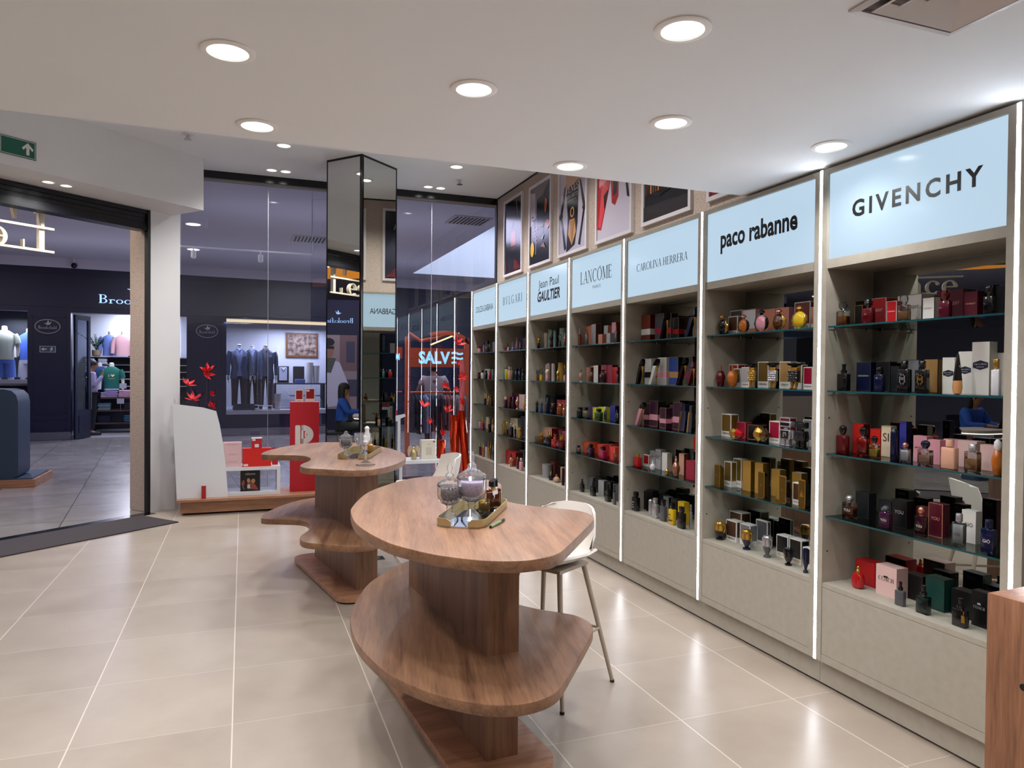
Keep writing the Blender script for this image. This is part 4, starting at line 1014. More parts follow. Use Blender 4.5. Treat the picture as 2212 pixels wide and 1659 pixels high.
mb = MB(); mb.loft([[(.02, -.03, .02), (.16, -.06, .05), (.17, -.06, .02), (.10, -.05, -.01)], [(.02, -.026, .02), (.16, -.056, .05), (.17, -.056, .02), (.10, -.046, -.01)]], 0, False)
mb.box(-.02, .02, .09, .07, .10, .15, 0, Matrix.Rotation(.2, 4, 'Z')); mb.build('ribbon', WH, t)

# ================================================================ the mall outside
M_MCEIL = pbr('mall_ceiling_paint', 'd2d0dc', 0.8)
mb = MB(); mb.box(-16, -4, 3.85, 3.75, 24, 4.0); mb.box(3.75, 16.8, 3.85, 9, 24, 4.0); mb.box(3.75, -4, 3.85, 9, 9.5, 4.0)
struct(mb.build('mall_ceiling', M_MCEIL))
M_VOID = pbr('void_white', 'cfd4de', 0.8)
mb = MB(); mb.box(3.65, 9.5, 3.851, 3.77, 16.8, 8); mb.box(3.65, 16.77, 3.851, 9, 16.9, 5.2); mb.box(3.65, 16.55, 5.2, 9, 17.4, 5.6, 1); mb.box(3.65, 17.3, 5.6, 9, 17.4, 8); mb.box(9, 9.5, 3.85, 9.1, 16.9, 8); mb.box(3.65, 9.4, 3.85, 9, 9.5, 8); mb.box(3.65, 9.4, 8.0, 9.1, 17.4, 8.1)
struct(mb.build('wall_void', [M_VOID, pbr('void_grey', '9aa0ac', 0.8)]))
mb = MB(); mb.box(9, -4, -.004, 9.1, 24, 4); mb.box(-16.1, -4, -.004, -16, 24, 4); mb.box(3.16, 8.70, 0, 9, 8.8, 4)
struct(mb.build('wall_mall', pbr('mall_wall', '8c8a94', 0.7)))

OF = (-.409, 17.8); RZ = R(4)
def BF(u, v, z=0.0): return (OF[0] + u * cos(RZ) - v * sin(RZ), OF[1] + u * sin(RZ) + v * cos(RZ), z)
def fstruct(name, mb, m, **k):
    o = mb.build(name, m, None, (OF[0], OF[1], 0), RZ); return struct(o)
mb = MB()
mb.box(-9, 0, 2.715, 9, .25, 3.65)
for a, b in ((-3.80, -3.025), (-.78, .055), (2.62, 9)): mb.box(a, 0, .17, b, .25, 2.715)
mb.box(-9, 0, 0.17, -3.80, .25, .49); mb.box(.055, 0, .17, 2.62, .25, .49)
# raised mouldings of the panelling
for a, b, c, d in ((-3.73, -3.10, .55, 2.62), (-.70, -.02, .35, 2.62), (2.72, 3.5, .35, 2.62), (3.6, 5.6, .35, 2.62), (-3.73, -3.10, .22, .45)):
    for q in ((a, c, b, c + .03), (a, d - .03, b, d), (a, c, a + .03, d), (b - .03, c, b, d)): mb.box(q[0], -.015, q[1], q[2], 0, q[3])
for a, b in ((-9, -3.1), (-3.0, -.8), (-.7, 2.6), (2.7, 9)):
    for q in ((a, 2.82, b, 2.85), (a, 3.52, b, 3.55)): mb.box(q[0], -.015, q[1], q[2], 0, q[3])
fstruct('wall_facade', mb, M_NAVY)
mb = MB(); mb.box(-9, -.03, 3.65, 9, .3, 3.85); fstruct('trim_4', mb, M_MCEIL)
mb = MB()
for a, b in ((-9, -3.03), (-.78, 9)): mb.box(a, .005, 0, b, .25, .17)
fstruct('baseboard_facade', mb, pbr('steel_kick', '8a8c9c', 0.25, 0.9))
mb = MB(); mb.box(.055, -.03, .487, 2.62, .27, .575); mb.box(-9, -.03, 1.2, -3.80, .27, 1.28); fstruct('trim_5', mb, pbr('steel_sill', 'a4a6b4', 0.3, 0.6))
# interior
WI = pbr('shop_white', 'c4c6d2', 0.7); FI = pbr('shop_floor', '8c8890', 0.3)
mb = MB(); mb.box(-9, 3.0, 0, 3.2, 3.1, 3.2, 0); mb.box(-9, .25, 0.0, 3.2, 3.0, .003, 1); mb.box(-9, .25, 3.1, 3.2, 3.1, 3.2, 2); mb.box(-.5, .25, 0, -.42, 3.0, 3.1, 0); mb.box(3.1, .25, 0, 3.2, 3.1, 3.1, 0)
mb.box(.0, 1.62, .57, 3.1, 1.68, 3.1, 0); mb.box(.0, .25, .487, 3.1, 1.62, .57, 0); mb.box(-.42, .25, .57, .0, .3, 3.1, 2)
mb.box(-9, 1.3, .0, -3.4, 1.36, 3.1, 2); mb.box(-9, .25, 1.15, -3.4, 1.3, 1.2, 0)
fstruct('wall_shop', mb, [WI, FI, pbr('shop_dark', '15182a', 0.5)])
mb = MB(); mb.poly([(.055, .12, .575), (2.62, .12, .575), (2.62, .12, 2.715), (.055, .12, 2.715)]); g = fstruct('window_2', mb, thin_glass('shop_window', 'dfe2ee', 1.0))
mb = MB(); mb.poly([(-9, .12, 1.28), (-3.80, .12, 1.28), (-3.80, .12, 2.715), (-9, .12, 2.715)]); fstruct('window_3', mb, thin_glass('shop_window', 'dfe2ee', 1.0))
mb = MB(); mb.box(.056, .25, 2.66, 3.1, .5, 2.715); o = fstruct('trim_6', mb, glow('cove_light', 'ffe6b8', 1.6))
def fthing(name, label, cat, u, v, z, group=None, rz=0): return thing(name, label, cat, BF(u, v, z), RZ + rz, group)
FT = frame_m((0, -.001, 0), (1, 0, 0), (0, 0, 1))
# lit shop sign
t = fthing('shop_sign', 'lit blue-white shop lettering with flying bird on navy facade', 'sign', -1.75, -.02, 2.94)
mb = MB(); serif(mb, 'Brooksfield', FT @ Matrix.Translation((.0, 0, 0)), 1.52, 0, .03, .185, thick=.015); mb.build('lettering', glow('sign_glow', '9cc0ff', 1.5), t)
def bird(mb, T, s, m=0):
    for p in ([(-.5, .05), (-.3, .1), (.1, .0), (.45, .1), (.3, -.1), (.0, -.18), (-.25, -.02)], [(-.15, .05), (.1, .6), (.2, .1)], [(.1, .02), (.55, .42), (.35, .05)]):
        mb.poly([(x * s, y * s, .002) for x, y in p], m, T)
mb = MB(); bird(mb, FT @ Matrix.Translation((-.14, .32, 0)), .16); mb.build('bird_emblem', glow('bird_glow', 'b8d0ff', 1.1), t)
def plaque(label, u):
    t = fthing('oval_plaque', label, 'plaque', u, -.02, 2.40, 'oval shop plaques')
    T = FT
    mb = MB(); mb.loft([[(x, y, -.01) for x, y in el(0, 0, .235, .155, 32)], [(x, y, .006) for x, y in el(0, 0, .235, .155, 32)]], 0, True, True, True, T); mb.build('rim', pbr('pewter', '8c8a88', 0.35, 0.8), t)
    mb = MB(); mb.poly([(x, y, .008) for x, y in el(0, 0, .215, .136, 32)], 0, T); f = mb.build('face', M_NAVY, t)
    mb = MB(); serif(mb, 'Brooksfield', T @ Matrix.Translation((0, -.05, .009)), .33, 0, .03, .065); bird(mb, T @ Matrix.Translation((0, .055, .009)), .14); mb.build('lettering', pbr('plaque_silver', 'b8b6b4', 0.4, 0.5), f)
plaque('oval navy and pewter plaque on the pier left of shop door', -3.44)
plaque('oval navy and pewter plaque seen through glass, above red flowers', -.355)
t = fthing('exit_sign', 'grey emergency exit sign with left arrow and running figure on navy pier', 'sign', -3.44, -.016, 1.855)
mb = MB(); mb.box(-.145, -.004, 0, .145, .004, .135); mb.build('sign_plate', pbr('sign_grey', '9a9ea6', 0.5), t)
mb = MB(); mb.poly([(x, y, 0) for x, y in rc(-.13, .012, .13, .123)], 0, frame_m((0, -.0045, 0), (1, 0, 0), (0, 0, 1))); T = frame_m((0, -.005, 0), (1, 0, 0), (0, 0, 1)); 
mb.poly([(x, y, .0003) for x, y in rc(-.08, .058, -.015, .077)], 1, T); mb.poly([(-.115, .0675, .0003), (-.07, .03, .0003), (-.07, .105, .0003)], 1, T)
for p in (el(.075, .105, .011, .011, 10), [(.055, .09), (.09, .095), (.085, .055), (.06, .05)], [(.06, .055), (.04, .03), (.05, .022), (.08, .05)], [(.08, .055), (.105, .04), (.11, .02), (.095, .045)], [(.055, .088), (.035, .07), (.042, .066), (.06, .08)]): mb.poly([(x, y, .0003) for x, y in p], 1, T)
mb.build('pictogram', [pbr('sign_slate', '3a444e', 0.5), pbr('sign_pale', 'c8ccd0', 0.5)], t)
# open door leaf
t = fthing('shop_door', 'open navy glazed door leaf with long steel handle at shop entrance', 'door', -2.96, .02, .01, None, R(62))
mb = MB(); 
for q in ((0, 0, .07, 2.66), (.43, 0, .50, 2.66), (.07, 0, .43, .62), (.07, 2.56, .43, 2.66)): mb.box(q[0], -.022, q[1], q[2], .022, q[3])
mb.box(.11, -.03, .12, .39, -.022, .5); mb.build('door_frame', M_NAVY, t)
mb = MB(); mb.poly([(.07, 0, .62), (.43, 0, .62), (.43, 0, 2.56), (.07, 0, 2.56)]); mb.build('door_glass', thin_glass('door_glass', 'a8b0c8', 1.0), t)
for s in (-1, 1):
    mb = MB(); mb.tube([(.46, s * .06, .62), (.46, s * .06, 1.42)], .013, 8); mb.tube([(.46, s * .02, .72), (.46, s * .06, .72)], .008, 6); mb.tube([(.46, s * .02, 1.32), (.46, s * .06, 1.32)], .008, 6); mb.build('handle', M_CHROME, t)

# ---------------------------------------------------------------- figures
def skin(name, V, E_, rad, mat, parent, sub=1, flat=None):
    me = bpy.data.meshes.new(name); me.from_pydata(V, E_, [])
    o = bpy.data.objects.new(name, me); col.objects.link(o)
    md = o.modifiers.new('s', 'SKIN'); md.use_smooth_shade = True
    sv = me.skin_vertices[0].data
    for i, r in enumerate(rad):
        sv[i].radius = r if isinstance(r, tuple) else (r, r); sv[i].use_root = (i == 0)
    s = o.modifiers.new('u', 'SUBSURF'); s.levels = sub; s.render_levels = sub
    dg = bpy.context.evaluated_depsgraph_get()
    m2 = bpy.data.meshes.new_from_object(o.evaluated_get(dg))
    bpy.data.objects.remove(o); bpy.data.meshes.remove(me)
    m2.materials.clear(); m2.materials.append(mat); m2.polygons.foreach_set('use_smooth', [True] * len(m2.polygons))
    m2.name = name
    o = bpy.data.objects.new(name, m2); col.objects.link(o); o.parent = parent
    return o
def fingers(V, E_, Rr, wrist_i, wrist, d, side):
    """palm and five fingers along d; side = direction of the thumb"""
    d = Vector(d).normalized(); sdir = Vector(side).normalized(); nrm = d.cross(sdir)
    w = Vector(wrist); pi_ = len(V); V.append(tuple(w + d * .055)); Rr.append((.024, .016)); E_.append((wrist_i, pi_))
    for k, (off, ln) in enumerate(((-.028, .055), (-.009, .072), (.010, .078), (.028, .070))):
        a = w + d * .085 + sdir * off; b = a + d * ln * .5 + nrm * .006; c = b + d * ln * .42 + nrm * .016
        i = len(V); V += [tuple(a), tuple(b), tuple(c)]; Rr += [.0095, .0085, .007]; E_ += [(pi_, i), (i, i + 1), (i + 1, i + 2)]
    a = w + d * .03 + sdir * .034; b = a + d * .03 + sdir * .018
    i = len(V); V += [tuple(a), tuple(b)]; Rr += [.011, .008]; E_ += [(pi_, i), (i, i + 1)]
def person(label, loc, rz, J, skinc, shirtc, trouc, hairc, hair_long=False, sleeve=1.0, shirt_name='shirt', group=None, bodyk=1.0):
    """J: joints in local metres. +y is the way the person faces"""
    t = thing('person', label, 'person', loc, rz, group)
    SK = pbr('skin_' + skinc, skinc, 0.55)
    V = []; E_ = []; Rr = []
    def add(p, r, link=None):
        V.append(tuple(p)); Rr.append(r)
        if link is not None: E_.append((link, len(V) - 1))
        return len(V) - 1
    pel = add(J['pelvis'], (.155 * bodyk, .11)); wa = add(J['waist'], (.13 * bodyk, .10), pel); ch = add(J['chest'], (.15 * bodyk, .11), wa)
    nb = add(J['neck'], (.06, .06), ch); nk = add(J['neck2'], (.052, .052), nb)
    hd = Vector(J['head']); n2 = Vector(J['neck2'])
    h0 = add(hd + Vector((0, .01, -.075)), (.058, .066), nk); h1 = add(hd, (.072, .088), h0); h2 = add(hd + Vector((0, -.005, .07)), (.066, .082), h1); add(hd + Vector((0, -.01, .105)), (.03, .04), h2)
    for s in ('l', 'r'):
        sh = add(J['sh_' + s], (.058, .06), ch); e = add(J['el_' + s], .042, sh); w_ = add(J['wr_' + s], .028, e)
        fingers(V, E_, Rr, w_, J['wr_' + s], Vector(J['wr_' + s]) - Vector(J['el_' + s]) if ('hd_' + s) not in J else J['hd_' + s], (1 if s == 'l' else -1, .3, 0) if ('th_' + s) not in J else J['th_' + s])
        hp = add(J['hip_' + s], (.09, .09), pel); kn = add(J['kn_' + s], .058, hp); an = add(J['an_' + s], .04, kn); add(J['to_' + s], (.035, .03), an)
    skin('body', V, E_, Rr, SK, t, 2)
    def cloth(nm, keys, edges, rads, mat): skin(nm, [tuple(J[k]) if isinstance(k, str) else tuple(k) for k in keys], edges, rads, mat, t, 2)
    mix = lambda a, b, f: tuple(Vector(J[a]).lerp(Vector(J[b]), f))
    endl, endr = (mix('el_l', 'wr_l', sleeve) if sleeve > 0 else mix('sh_l', 'el_l', .6)), (mix('el_r', 'wr_r', sleeve) if sleeve > 0 else mix('sh_r', 'el_r', .6))
    hem = tuple(Vector(J['pelvis']) + Vector((0, 0, -.05)))
    ks = [hem, 'waist', 'chest', mix('chest', 'neck', .75), 'sh_l', mix('sh_l', 'el_l', .5), 'sh_r', mix('sh_r', 'el_r', .5)]
    ed = [(0, 1), (1, 2), (2, 3), (2, 4), (4, 5), (2, 6), (6, 7)]; rd = [(.175 * bodyk, .13), (.155 * bodyk, .122), (.175 * bodyk, .13), (.09, .085), (.078, .078), (.066, .066), (.078, .078), (.066, .066)]
    if sleeve > 0:
        ks += ['el_l', endl, 'el_r', endr]; ed += [(5, 8), (8, 9), (7, 10), (10, 11)]; rd += [.058, .042, .058, .042]
    cloth(shirt_name, ks, ed, rd, pbr('cloth_' + shirtc, shirtc, 0.85))
    cloth('trousers', ['pelvis', 'hip_l', 'kn_l', mix('kn_l', 'an_l', .95), 'hip_r', 'kn_r', mix('kn_r', 'an_r', .95)], [(0, 1), (1, 2), (2, 3), (0, 4), (4, 5), (5, 6)], [(.165 * bodyk, .125), (.11, .11), .075, .06, (.11, .11), .075, .06], pbr('cloth_' + trouc, trouc, 0.85))
    for s in 'lr':
        mb = MB(); a = Vector(J['an_' + s]); b = Vector(J['to_' + s]); dd = (b - a); dd.z = 0; dd.normalize(); ang = math.atan2(dd.y, dd.x) - pi / 2
        mb.prism(rrect(.09, .27, .044, 5, 0, .07), 0, .075, .02, 0, Matrix.Translation((a.x, a.y, a.z - .075)) @ Matrix.Rotation(ang, 4, 'Z')); mb.build('shoe', pbr('shoe_black', '121216', 0.35), t)
    hf = J.get('face', 0.0); T = Matrix.Translation(hd) @ Matrix.Rotation(hf, 4, 'Z')
    mb = MB(); mb.sphere((0, -.018, .035), .1, 18, 0, .93, 1.08, .98, T)
    if hair_long:
        mb.loft([[(rx * cos(2 * pi * j / 14), yy + ry * sin(2 * pi * j / 14), z) for j in range(14)] for z, rx, ry, yy in ((.06, .09, .07, -.05), (-.05, .098, .06, -.065), (-.18, .10, .05, -.07), (-.30, .085, .04, -.07), (-.36, .05, .025, -.07))], 0, True, True, True, T)
    mb.build('hair', pbr('hair_' + hairc, hairc, 0.6), t)
    mb = MB(); mb.loft([[(-.012, .088, -.025), (.012, .088, -.025), (.012, .06, -.025), (-.012, .06, -.025)], [(-.011, .108, -.022), (.011, .108, -.022), (.011, .07, -.022), (-.011, .07, -.022)], [(-.005, .092, .025), (.005, .092, .025), (.005, .07, .025), (-.005, .07, .025)]], 0, True, True, True, T)
    for s in (-1, 1): mb.sphere((s * .078, -.005, -.005), .022, 8, 0, .4, .8, 1.3, T)
    mb.sphere((0, .0, 0), .088, 16, 0, .86, 1.06, 1.18, T)
    mb.build('face', SK, t)
    mb = MB()
    for s in (-1, 1): mb.sphere((s * .03, .084, .012), .011, 8, 0, 1.3, .6, .7, T); mb.box(s * .03 - .017, .082, .030, s * .03 + .017, .094, .035, 0, T)
    mb.build('eyes', pbr('eye_dark', '1a1210', 0.3), t)
    mb = MB(); mb.sphere((0, .082, -.052), .02, 8, 0, 1.2, .5, .35, T); mb.build('mouth', pbr('lip', '8a4a44', 0.5), t)
    return t
STAND = dict(pelvis=(0, 0, .95), waist=(0, .01, 1.10), chest=(0, 0, 1.29), neck=(0, -.01, 1.44), neck2=(0, .0, 1.50), head=(0, .02, 1.60),
             sh_l=(-.185, -.01, 1.39), el_l=(-.235, -.03, 1.11), wr_l=(-.24, .03, .86), sh_r=(.185, -.01, 1.39), el_r=(.235, -.03, 1.11), wr_r=(.24, .03, .86),
             hip_l=(-.09, 0, .90), kn_l=(-.10, .02, .50), an_l=(-.10, -.02, .085), to_l=(-.11, .12, .03), hip_r=(.09, 0, .90), kn_r=(.10, .02, .50), an_r=(.10, -.02, .085), to_r=(.11, .12, .03))
def pose(**k): d = dict(STAND); d.update(k); return d
# shop assistant by the door
person('person in lilac shirt and dark tie standing behind the open shop door', BF(-2.74, 1.0, .003), RZ + R(-80), pose(wr_r=(.16, .2, 1.36), el_r=(.24, .02, 1.12), hd_r=(-.2, .2, 1), th_r=(-1, 0, 0)), '9c6a52', 'a49cc0', '14161e', '0e0c0c')
# shopper seen from behind below the neon sign
person('person seen from behind in pale grey t-shirt at the clothes rack', (3.32, 12.95, -.004), R(-8), pose(el_l=(-.30, .05, 1.12), wr_l=(-.20, .22, .98), el_r=(.30, .05, 1.12), wr_r=(.20, .22, .98), head=(0, .045, 1.58)), '7a5240', 'a49a9c', '20222c', '120e0e', sleeve=0, shirt_name='t_shirt', bodyk=1.15)
# seated woman at the kiosk desk (seen in the mirrors)
SEAT = dict(pelvis=(0, 0, .50), waist=(0, .03, .66), chest=(0, .05, .86), neck=(0, .04, 1.02), neck2=(0, .05, 1.08), head=(0, .08, 1.18), face=R(-25),
            sh_l=(-.175, .04, .97), el_l=(-.23, .16, .76), wr_l=(-.12, .38, .765), hd_l=(.2, 1, 0), sh_r=(.175, .04, .97), el_r=(.23, .16, .76), wr_r=(.12, .38, .765), hd_r=(-.2, 1, 0),
            hip_l=(-.09, .05, .49), kn_l=(-.11, .44, .50), an_l=(-.11, .40, .085), to_l=(-.12, .54, .03), hip_r=(.09, .05, .49), kn_r=(.11, .44, .50), an_r=(.11, .40, .085), to_r=(.12, .54, .03))
person('person in blue long-sleeved shirt with long dark hair at a laptop, reflected', (-4.95, 8.02, -.004), R(180), SEAT, '9c6a50', '1c4a9c', '12141c', '100c0c', True)

# ---------------------------------------------------------------- mannequins
def sect(z, a, b, yo=0, n=20, p=2.4):
    o = []
    for j in range(n):
        th = 2 * pi * j / n; c, s = cos(th), sin(th)
        o.append((a * abs(c) ** (2 / p) * (1 if c > 0 else -1), yo + b * abs(s) ** (2 / p) * (1 if s > 0 else -1), z))
    return o
M_MQ = pbr('mannequin_ivory', 'c8c4bc', 0.4)
def hand(mb, p, s):
    p = Vector(p)
    mb.tube([p + Vector((0, 0, .02)), p, p + Vector((0, -.01, -.06)), p + Vector((0, -.012, -.09))], [.022, .026, .030, .02], 8)
    for k in range(4): mb.tube([p + Vector((s * 0, -.035 + .016 * k, -.075)), p + Vector((-s * .006, -.04 + .016 * k, -.12)), p + Vector((-s * .012, -.036 + .016 * k, -.16))], [.009, .008, .006], 6)
    mb.tube([p + Vector((0, -.025, -.03)), p + Vector((-s * .01, -.055, -.06)), p + Vector((-s * .012, -.06, -.09))], [.011, .01, .007], 6)
def suit_mannequin(label, u, v, z, rz, jacket, shirt, trous, coll):
    t = fthing('mannequin', label, 'mannequin', u, v, z, 'suited window mannequins', rz)
    mb = MB(); mb.tube([(0, 0, 1.36), (0, 0, 1.46), (0, -.01, 1.53)], [.065, .055, .052], 14); mb.sphere((0, -.01, 1.545), .053, 14, 0, 1, 1, .4)
    for s in (-1, 1): hand(mb, (s * .245, -.06, .80), s)
    mb.build('body', M_MQ, t)
    mb = MB(); mb.loft([sect(.80, .165, .105), sect(1.0, .15, .10), sect(1.2, .175, .115), sect(1.34, .18, .10), sect(1.42, .10, .075), sect(1.46, .066, .062)], 0, True)
    mb.tube([(-.06, -.05, 1.47), (0, -.09, 1.40), (.06, -.05, 1.47)], .016, 6); mb.build('shirt', pbr('cloth_' + shirt, shirt, 0.8), t)
    J = pbr('cloth_' + jacket, jacket, 0.8); mb = MB()
    rings = []
    for z_, a, b, op in ((.74, .205, .135, .05), (.86, .195, .13, .045), (1.0, .178, .122, .012), (1.12, .19, .13, .03), (1.25, .205, .132, .06), (1.36, .205, .115, .075), (1.425, .12, .088, .075), (1.45, .08, .075, .07)):
        row = []
        a0 = math.asin(min(.95, op / a))
        for j in range(25):
            th = -pi / 2 + a0 + (2 * pi - 2 * a0) * j / 24; c, s = cos(th), sin(th)
            row.append((a * abs(c) ** .83 * (1 if c > 0 else -1), b * abs(s) ** .83 * (1 if s > 0 else -1), z_))
        rings.append(row)
    mb.loft(rings, 0, True, False, False, None, False)
    for s in (-1, 1): mb.tube([(s * .19, 0, 1.385), (s * .232, .005, 1.27), (s * .25, .0, 1.08), (s * .248, -.05, .83)], [.066, .062, .054, .042], 12)
    j = mb.build('jacket', J, t)
    mb = MB()
    for s in (-1, 1): mb.poly([(s * .07, -.092, 1.45), (s * .135, -.13, 1.33), (s * .02, -.142, 1.02), (s * .065, -.139, 1.25)] if s > 0 else [(s * .065, -.139, 1.25), (s * .02, -.142, 1.02), (s * .135, -.13, 1.33), (s * .07, -.092, 1.45)])
    mb.poly([(.10, -.136, 1.27), (.145, -.128, 1.27), (.14, -.130, 1.31), (.12, -.133, 1.33)], 1); mb.build('lapel', [pbr('cloth_' + coll, coll, 0.8), WH], j)
    mb = MB()
    for s in (-1, 1): mb.tube([(s * .075, 0, .92), (s * .095, 0, .78), (s * .10, -.01, .48), (s * .105, .01, .10)], [.10, .098, .075, .062], 12)
    mb.build('trousers', pbr('cloth_' + trous, trous, 0.85), t)
    for s in (-1, 1):
        mb = MB(); mb.prism(rrect(.085, .27, .042, 5, s * .105, -.05), 0, .075, .02); mb.prism(rrect(.088, .274, .043, 5, s * .105, -.05), 0, .018, .003, 1); mb.build('shoe', [pbr('shoe_dark', '181a26', 0.4), WH], t)
suit_mannequin('suited mannequin in slate jacket and pale blue polo, leftmost in window', .365, .45, .575, 0, '5c6886', '9cacd8', '5a5460', '6a769a')
suit_mannequin('suited mannequin in black jacket and lilac shirt, second in window', .70, 1.0, .575, R(-8), '1c1d26', '8a94c0', '18181e', '262834')
suit_mannequin('suited mannequin in blue-grey jacket and grey tee, third in window', .975, .62, .575, R(-6), '4a5876', '6a6e84', '463f52', '566484')
def tee_torso(label, u, v, z, c, h=.55, sleeve='short', print_=None, shorts=None, group='torso mannequins'):
    t = fthing('torso_mannequin', label, 'mannequin', u, v, z, group)
    z0 = .5 if shorts else 0
    mb = MB(); mb.tube([(0, 0, z0 + h - .05), (0, 0, z0 + h + .07)], [.06, .052], 12); mb.sphere((0, 0, z0 + h + .075), .052, 12, 0, 1, 1, .4)
    if sleeve == 'short':
        for s in (-1, 1): mb.tube([(s * .225, 0, z0 + h - .22), (s * .245, -.01, z0 + h - .42), (s * .24, -.04, z0 + h - .55)], [.045, .036, .026], 8)
    mb.build('body', M_MQ, t)
    mb = MB(); mb.loft([sect(z0, .17, .115), sect(z0 + h * .35, .162, .11), sect(z0 + h * .65, .19, .12), sect(z0 + h * .86, .19, .105), sect(z0 + h * .98, .09, .075), sect(z0 + h, .065, .065)], 0, True)
    for s in (-1, 1):
        if sleeve == 'short': mb.tube([(s * .17, 0, z0 + h * .86), (s * .215, 0, z0 + h * .7), (s * .235, 0, z0 + h * .55)], [.07, .068, .066], 10)
        else: mb.tube([(s * .17, 0, z0 + h * .86), (s * .22, 0, z0 + h * .55), (s * .235, -.02, z0 + .05)], [.066, .058, .046], 10)
    mb.build('shirt', pbr('cloth_' + c, c, 0.85), t)
    if print_: 
        mb = MB(); print_(mb, frame_m((0, -.118, z0 + h * .6), (1, 0, 0), (0, 0, 1))); mb.build('chest_print', pbr('print_ink', 'd8d0a0', 0.6), t)
    if shorts:
        mb = MB(); mb.loft([sect(.42, .165, .115), sect(.5, .172, .118)], 0, True)
        for s in (-1, 1): mb.tube([(s * .085, 0, .48), (s * .10, 0, .3), (s * .11, 0, .12)], [.10, .10, .098], 10)
        mb.build('shorts', pbr('cloth_' + shorts, shorts, 0.85), t)
        mb = MB(); 
        for s in (-1, 1): mb.tube([(s * .11, 0, .2), (s * .11, 0, 0)], .06, 8)
        mb.build('legs', M_MQ, t)
    return t
M_SHELFW = pbr('shop_shelf', '6a6670', 0.4)
tee_torso('torso mannequin in long-sleeved blue shirt on the shop top shelf', -2.50, 2.62, 1.85, '6a7cc0', .52, 'long')
tee_torso('torso mannequin in pink shirt on the shop top shelf', -2.20, 2.38, 1.85, 'c99aa4', .52, 'long')
tee_torso('torso mannequin in teal t-shirt with printed chest among folded clothes', -2.42, 1.95, .96, '0c5a50', .62, 'short', lambda mb, T: (text(mb, 'I', T @ Matrix.Translation((-.05, 0, 0)), .012, .05), mb.poly([(.03, -.005, .001), (.075, .04, .001), (.06, .062, .001), (.03, .045, .001), (.0, .062, .001), (-.015, .04, .001)], 0, T), text(mb, 'COLLECTION', T @ Matrix.Translation((0, -.05, 0)), .13)))
tee_torso('torso mannequin in dark blue t-shirt behind the shop assistant', -2.70, 2.25, 1.0, '243a70', .58, 'short')
tee_torso('mannequin in pale cream t-shirt and blue shorts in left shop window', -4.30, .55, 1.20, 'c8cdb8', .62, 'short', lambda mb, T: text(mb, 'BROOKSFIELD', T, .18), '5878c8')
tee_torso('mannequin in bright blue t-shirt behind the cream one', -3.93, .95, 1.20, '3a58b0', .60, 'short', None, 'b4aeb4')
# ---------------------------------------------------------------- shop shelving and folded clothes
t = fthing('wall_shelving', 'dark wall shelving behind the clothing shop door', 'shelving', -1.85, 2.72, 0)
for z in (1.83, 1.635, 1.46, 1.28, 1.10):
    mb = MB(); mb.box(-1.25, -.2, z - .02, 1.3, .27, z); mb.build('shelf', pbr('shelf_edge', '9a9aa8', 0.4), t)
mb = MB(); mb.box(-1.27, .2, .0, 1.3, .27, 1.83); mb.build('back_panel', pbr('shop_dark', '15182a', 0.5), t)
t = fthing('display_table', 'dark three-tier table of folded clothes inside the clothing shop', 'table', -1.9, 1.85, 0)
for z in (.85, .55, .25):
    mb = MB(); mb.box(-.92, -.28, z - .035, 1.0, .3, z); mb.build('shelf', pbr('tier_brown', '4a3430', 0.5), t)
for x in (-.9, .98):
    mb = MB(); mb.box(x - .02, -.27, 0, x + .02, .29, .85); mb.build('leg', M_BLACKM, t)
def fold_stack(u, v, z, n, cs, desc, w=.27):
    g = 'folded %s' % desc
    for k in range(n):
        c = cs[k % len(cs)]
        o = MB().prism(rrect(w + random.uniform(-.015, .015), .30, .03, 3), 0, .026, .008).build('folded_garment', pbr('cloth_' + c, c, .9), None, BF(u + random.uniform(-.008, .008), v, z + .0275 * k), RZ + random.uniform(-.05, .05))
        tag(o, 'folded %s' % desc, 'folded clothes', g)
for a in ((-2.62, 1.78, .852, 4, ['a8a0bc', '9a90b0'], 'white-grey shirts, left on top tier of shop table'), (-2.40, 1.78, .852, 7, ['a490b8', '8a7aa8'], 'lilac shirts, second pile on top tier of shop table'), (-2.12, 1.78, .852, 6, ['c09ab0', 'b890a8'], 'pink shirts, third pile on top tier of shop table'),
          (-1.86, 1.78, .852, 7, ['2a2038', '3a2a44'], 'dark plum shirts with red one above, on shop table'), (-1.58, 1.78, .852, 6, ['141830', '1c2240'], 'navy shirts on top tier, right end of pile row'),
          (-2.55, 1.78, .552, 6, ['8aa0a4', '6a8490', '5a6a7c'], 'grey-green jeans, left on middle tier'), (-2.0, 1.78, .552, 6, ['2a2a3a', '3a3a4c'], 'dark jeans, right on middle tier'), (-2.55, 1.78, .252, 6, ['1a1c34', '22243c'], 'indigo jeans, left on bottom tier'), (-2.0, 1.78, .252, 6, ['2a5a78', '4a7c94'], 'teal blue jeans, right on bottom tier')):
    fold_stack(*a)
for k, z in enumerate((1.10, 1.28, 1.46, 1.635)):
    fold_stack(-2.93, 2.60, z, 5, ['b0b0c4', '8a8aa0'], 'pale shirts on wall shelf row %s behind the door' % ['one', 'two', 'three', 'four'][k], .2)
    if k > 1: fold_stack(-2.66, 2.60, z, 5, ['9a98b0', 'b0aec0'], 'grey shirts right of door pile, shelf row %s' % ['one', 'two', 'three', 'four'][k], .2)
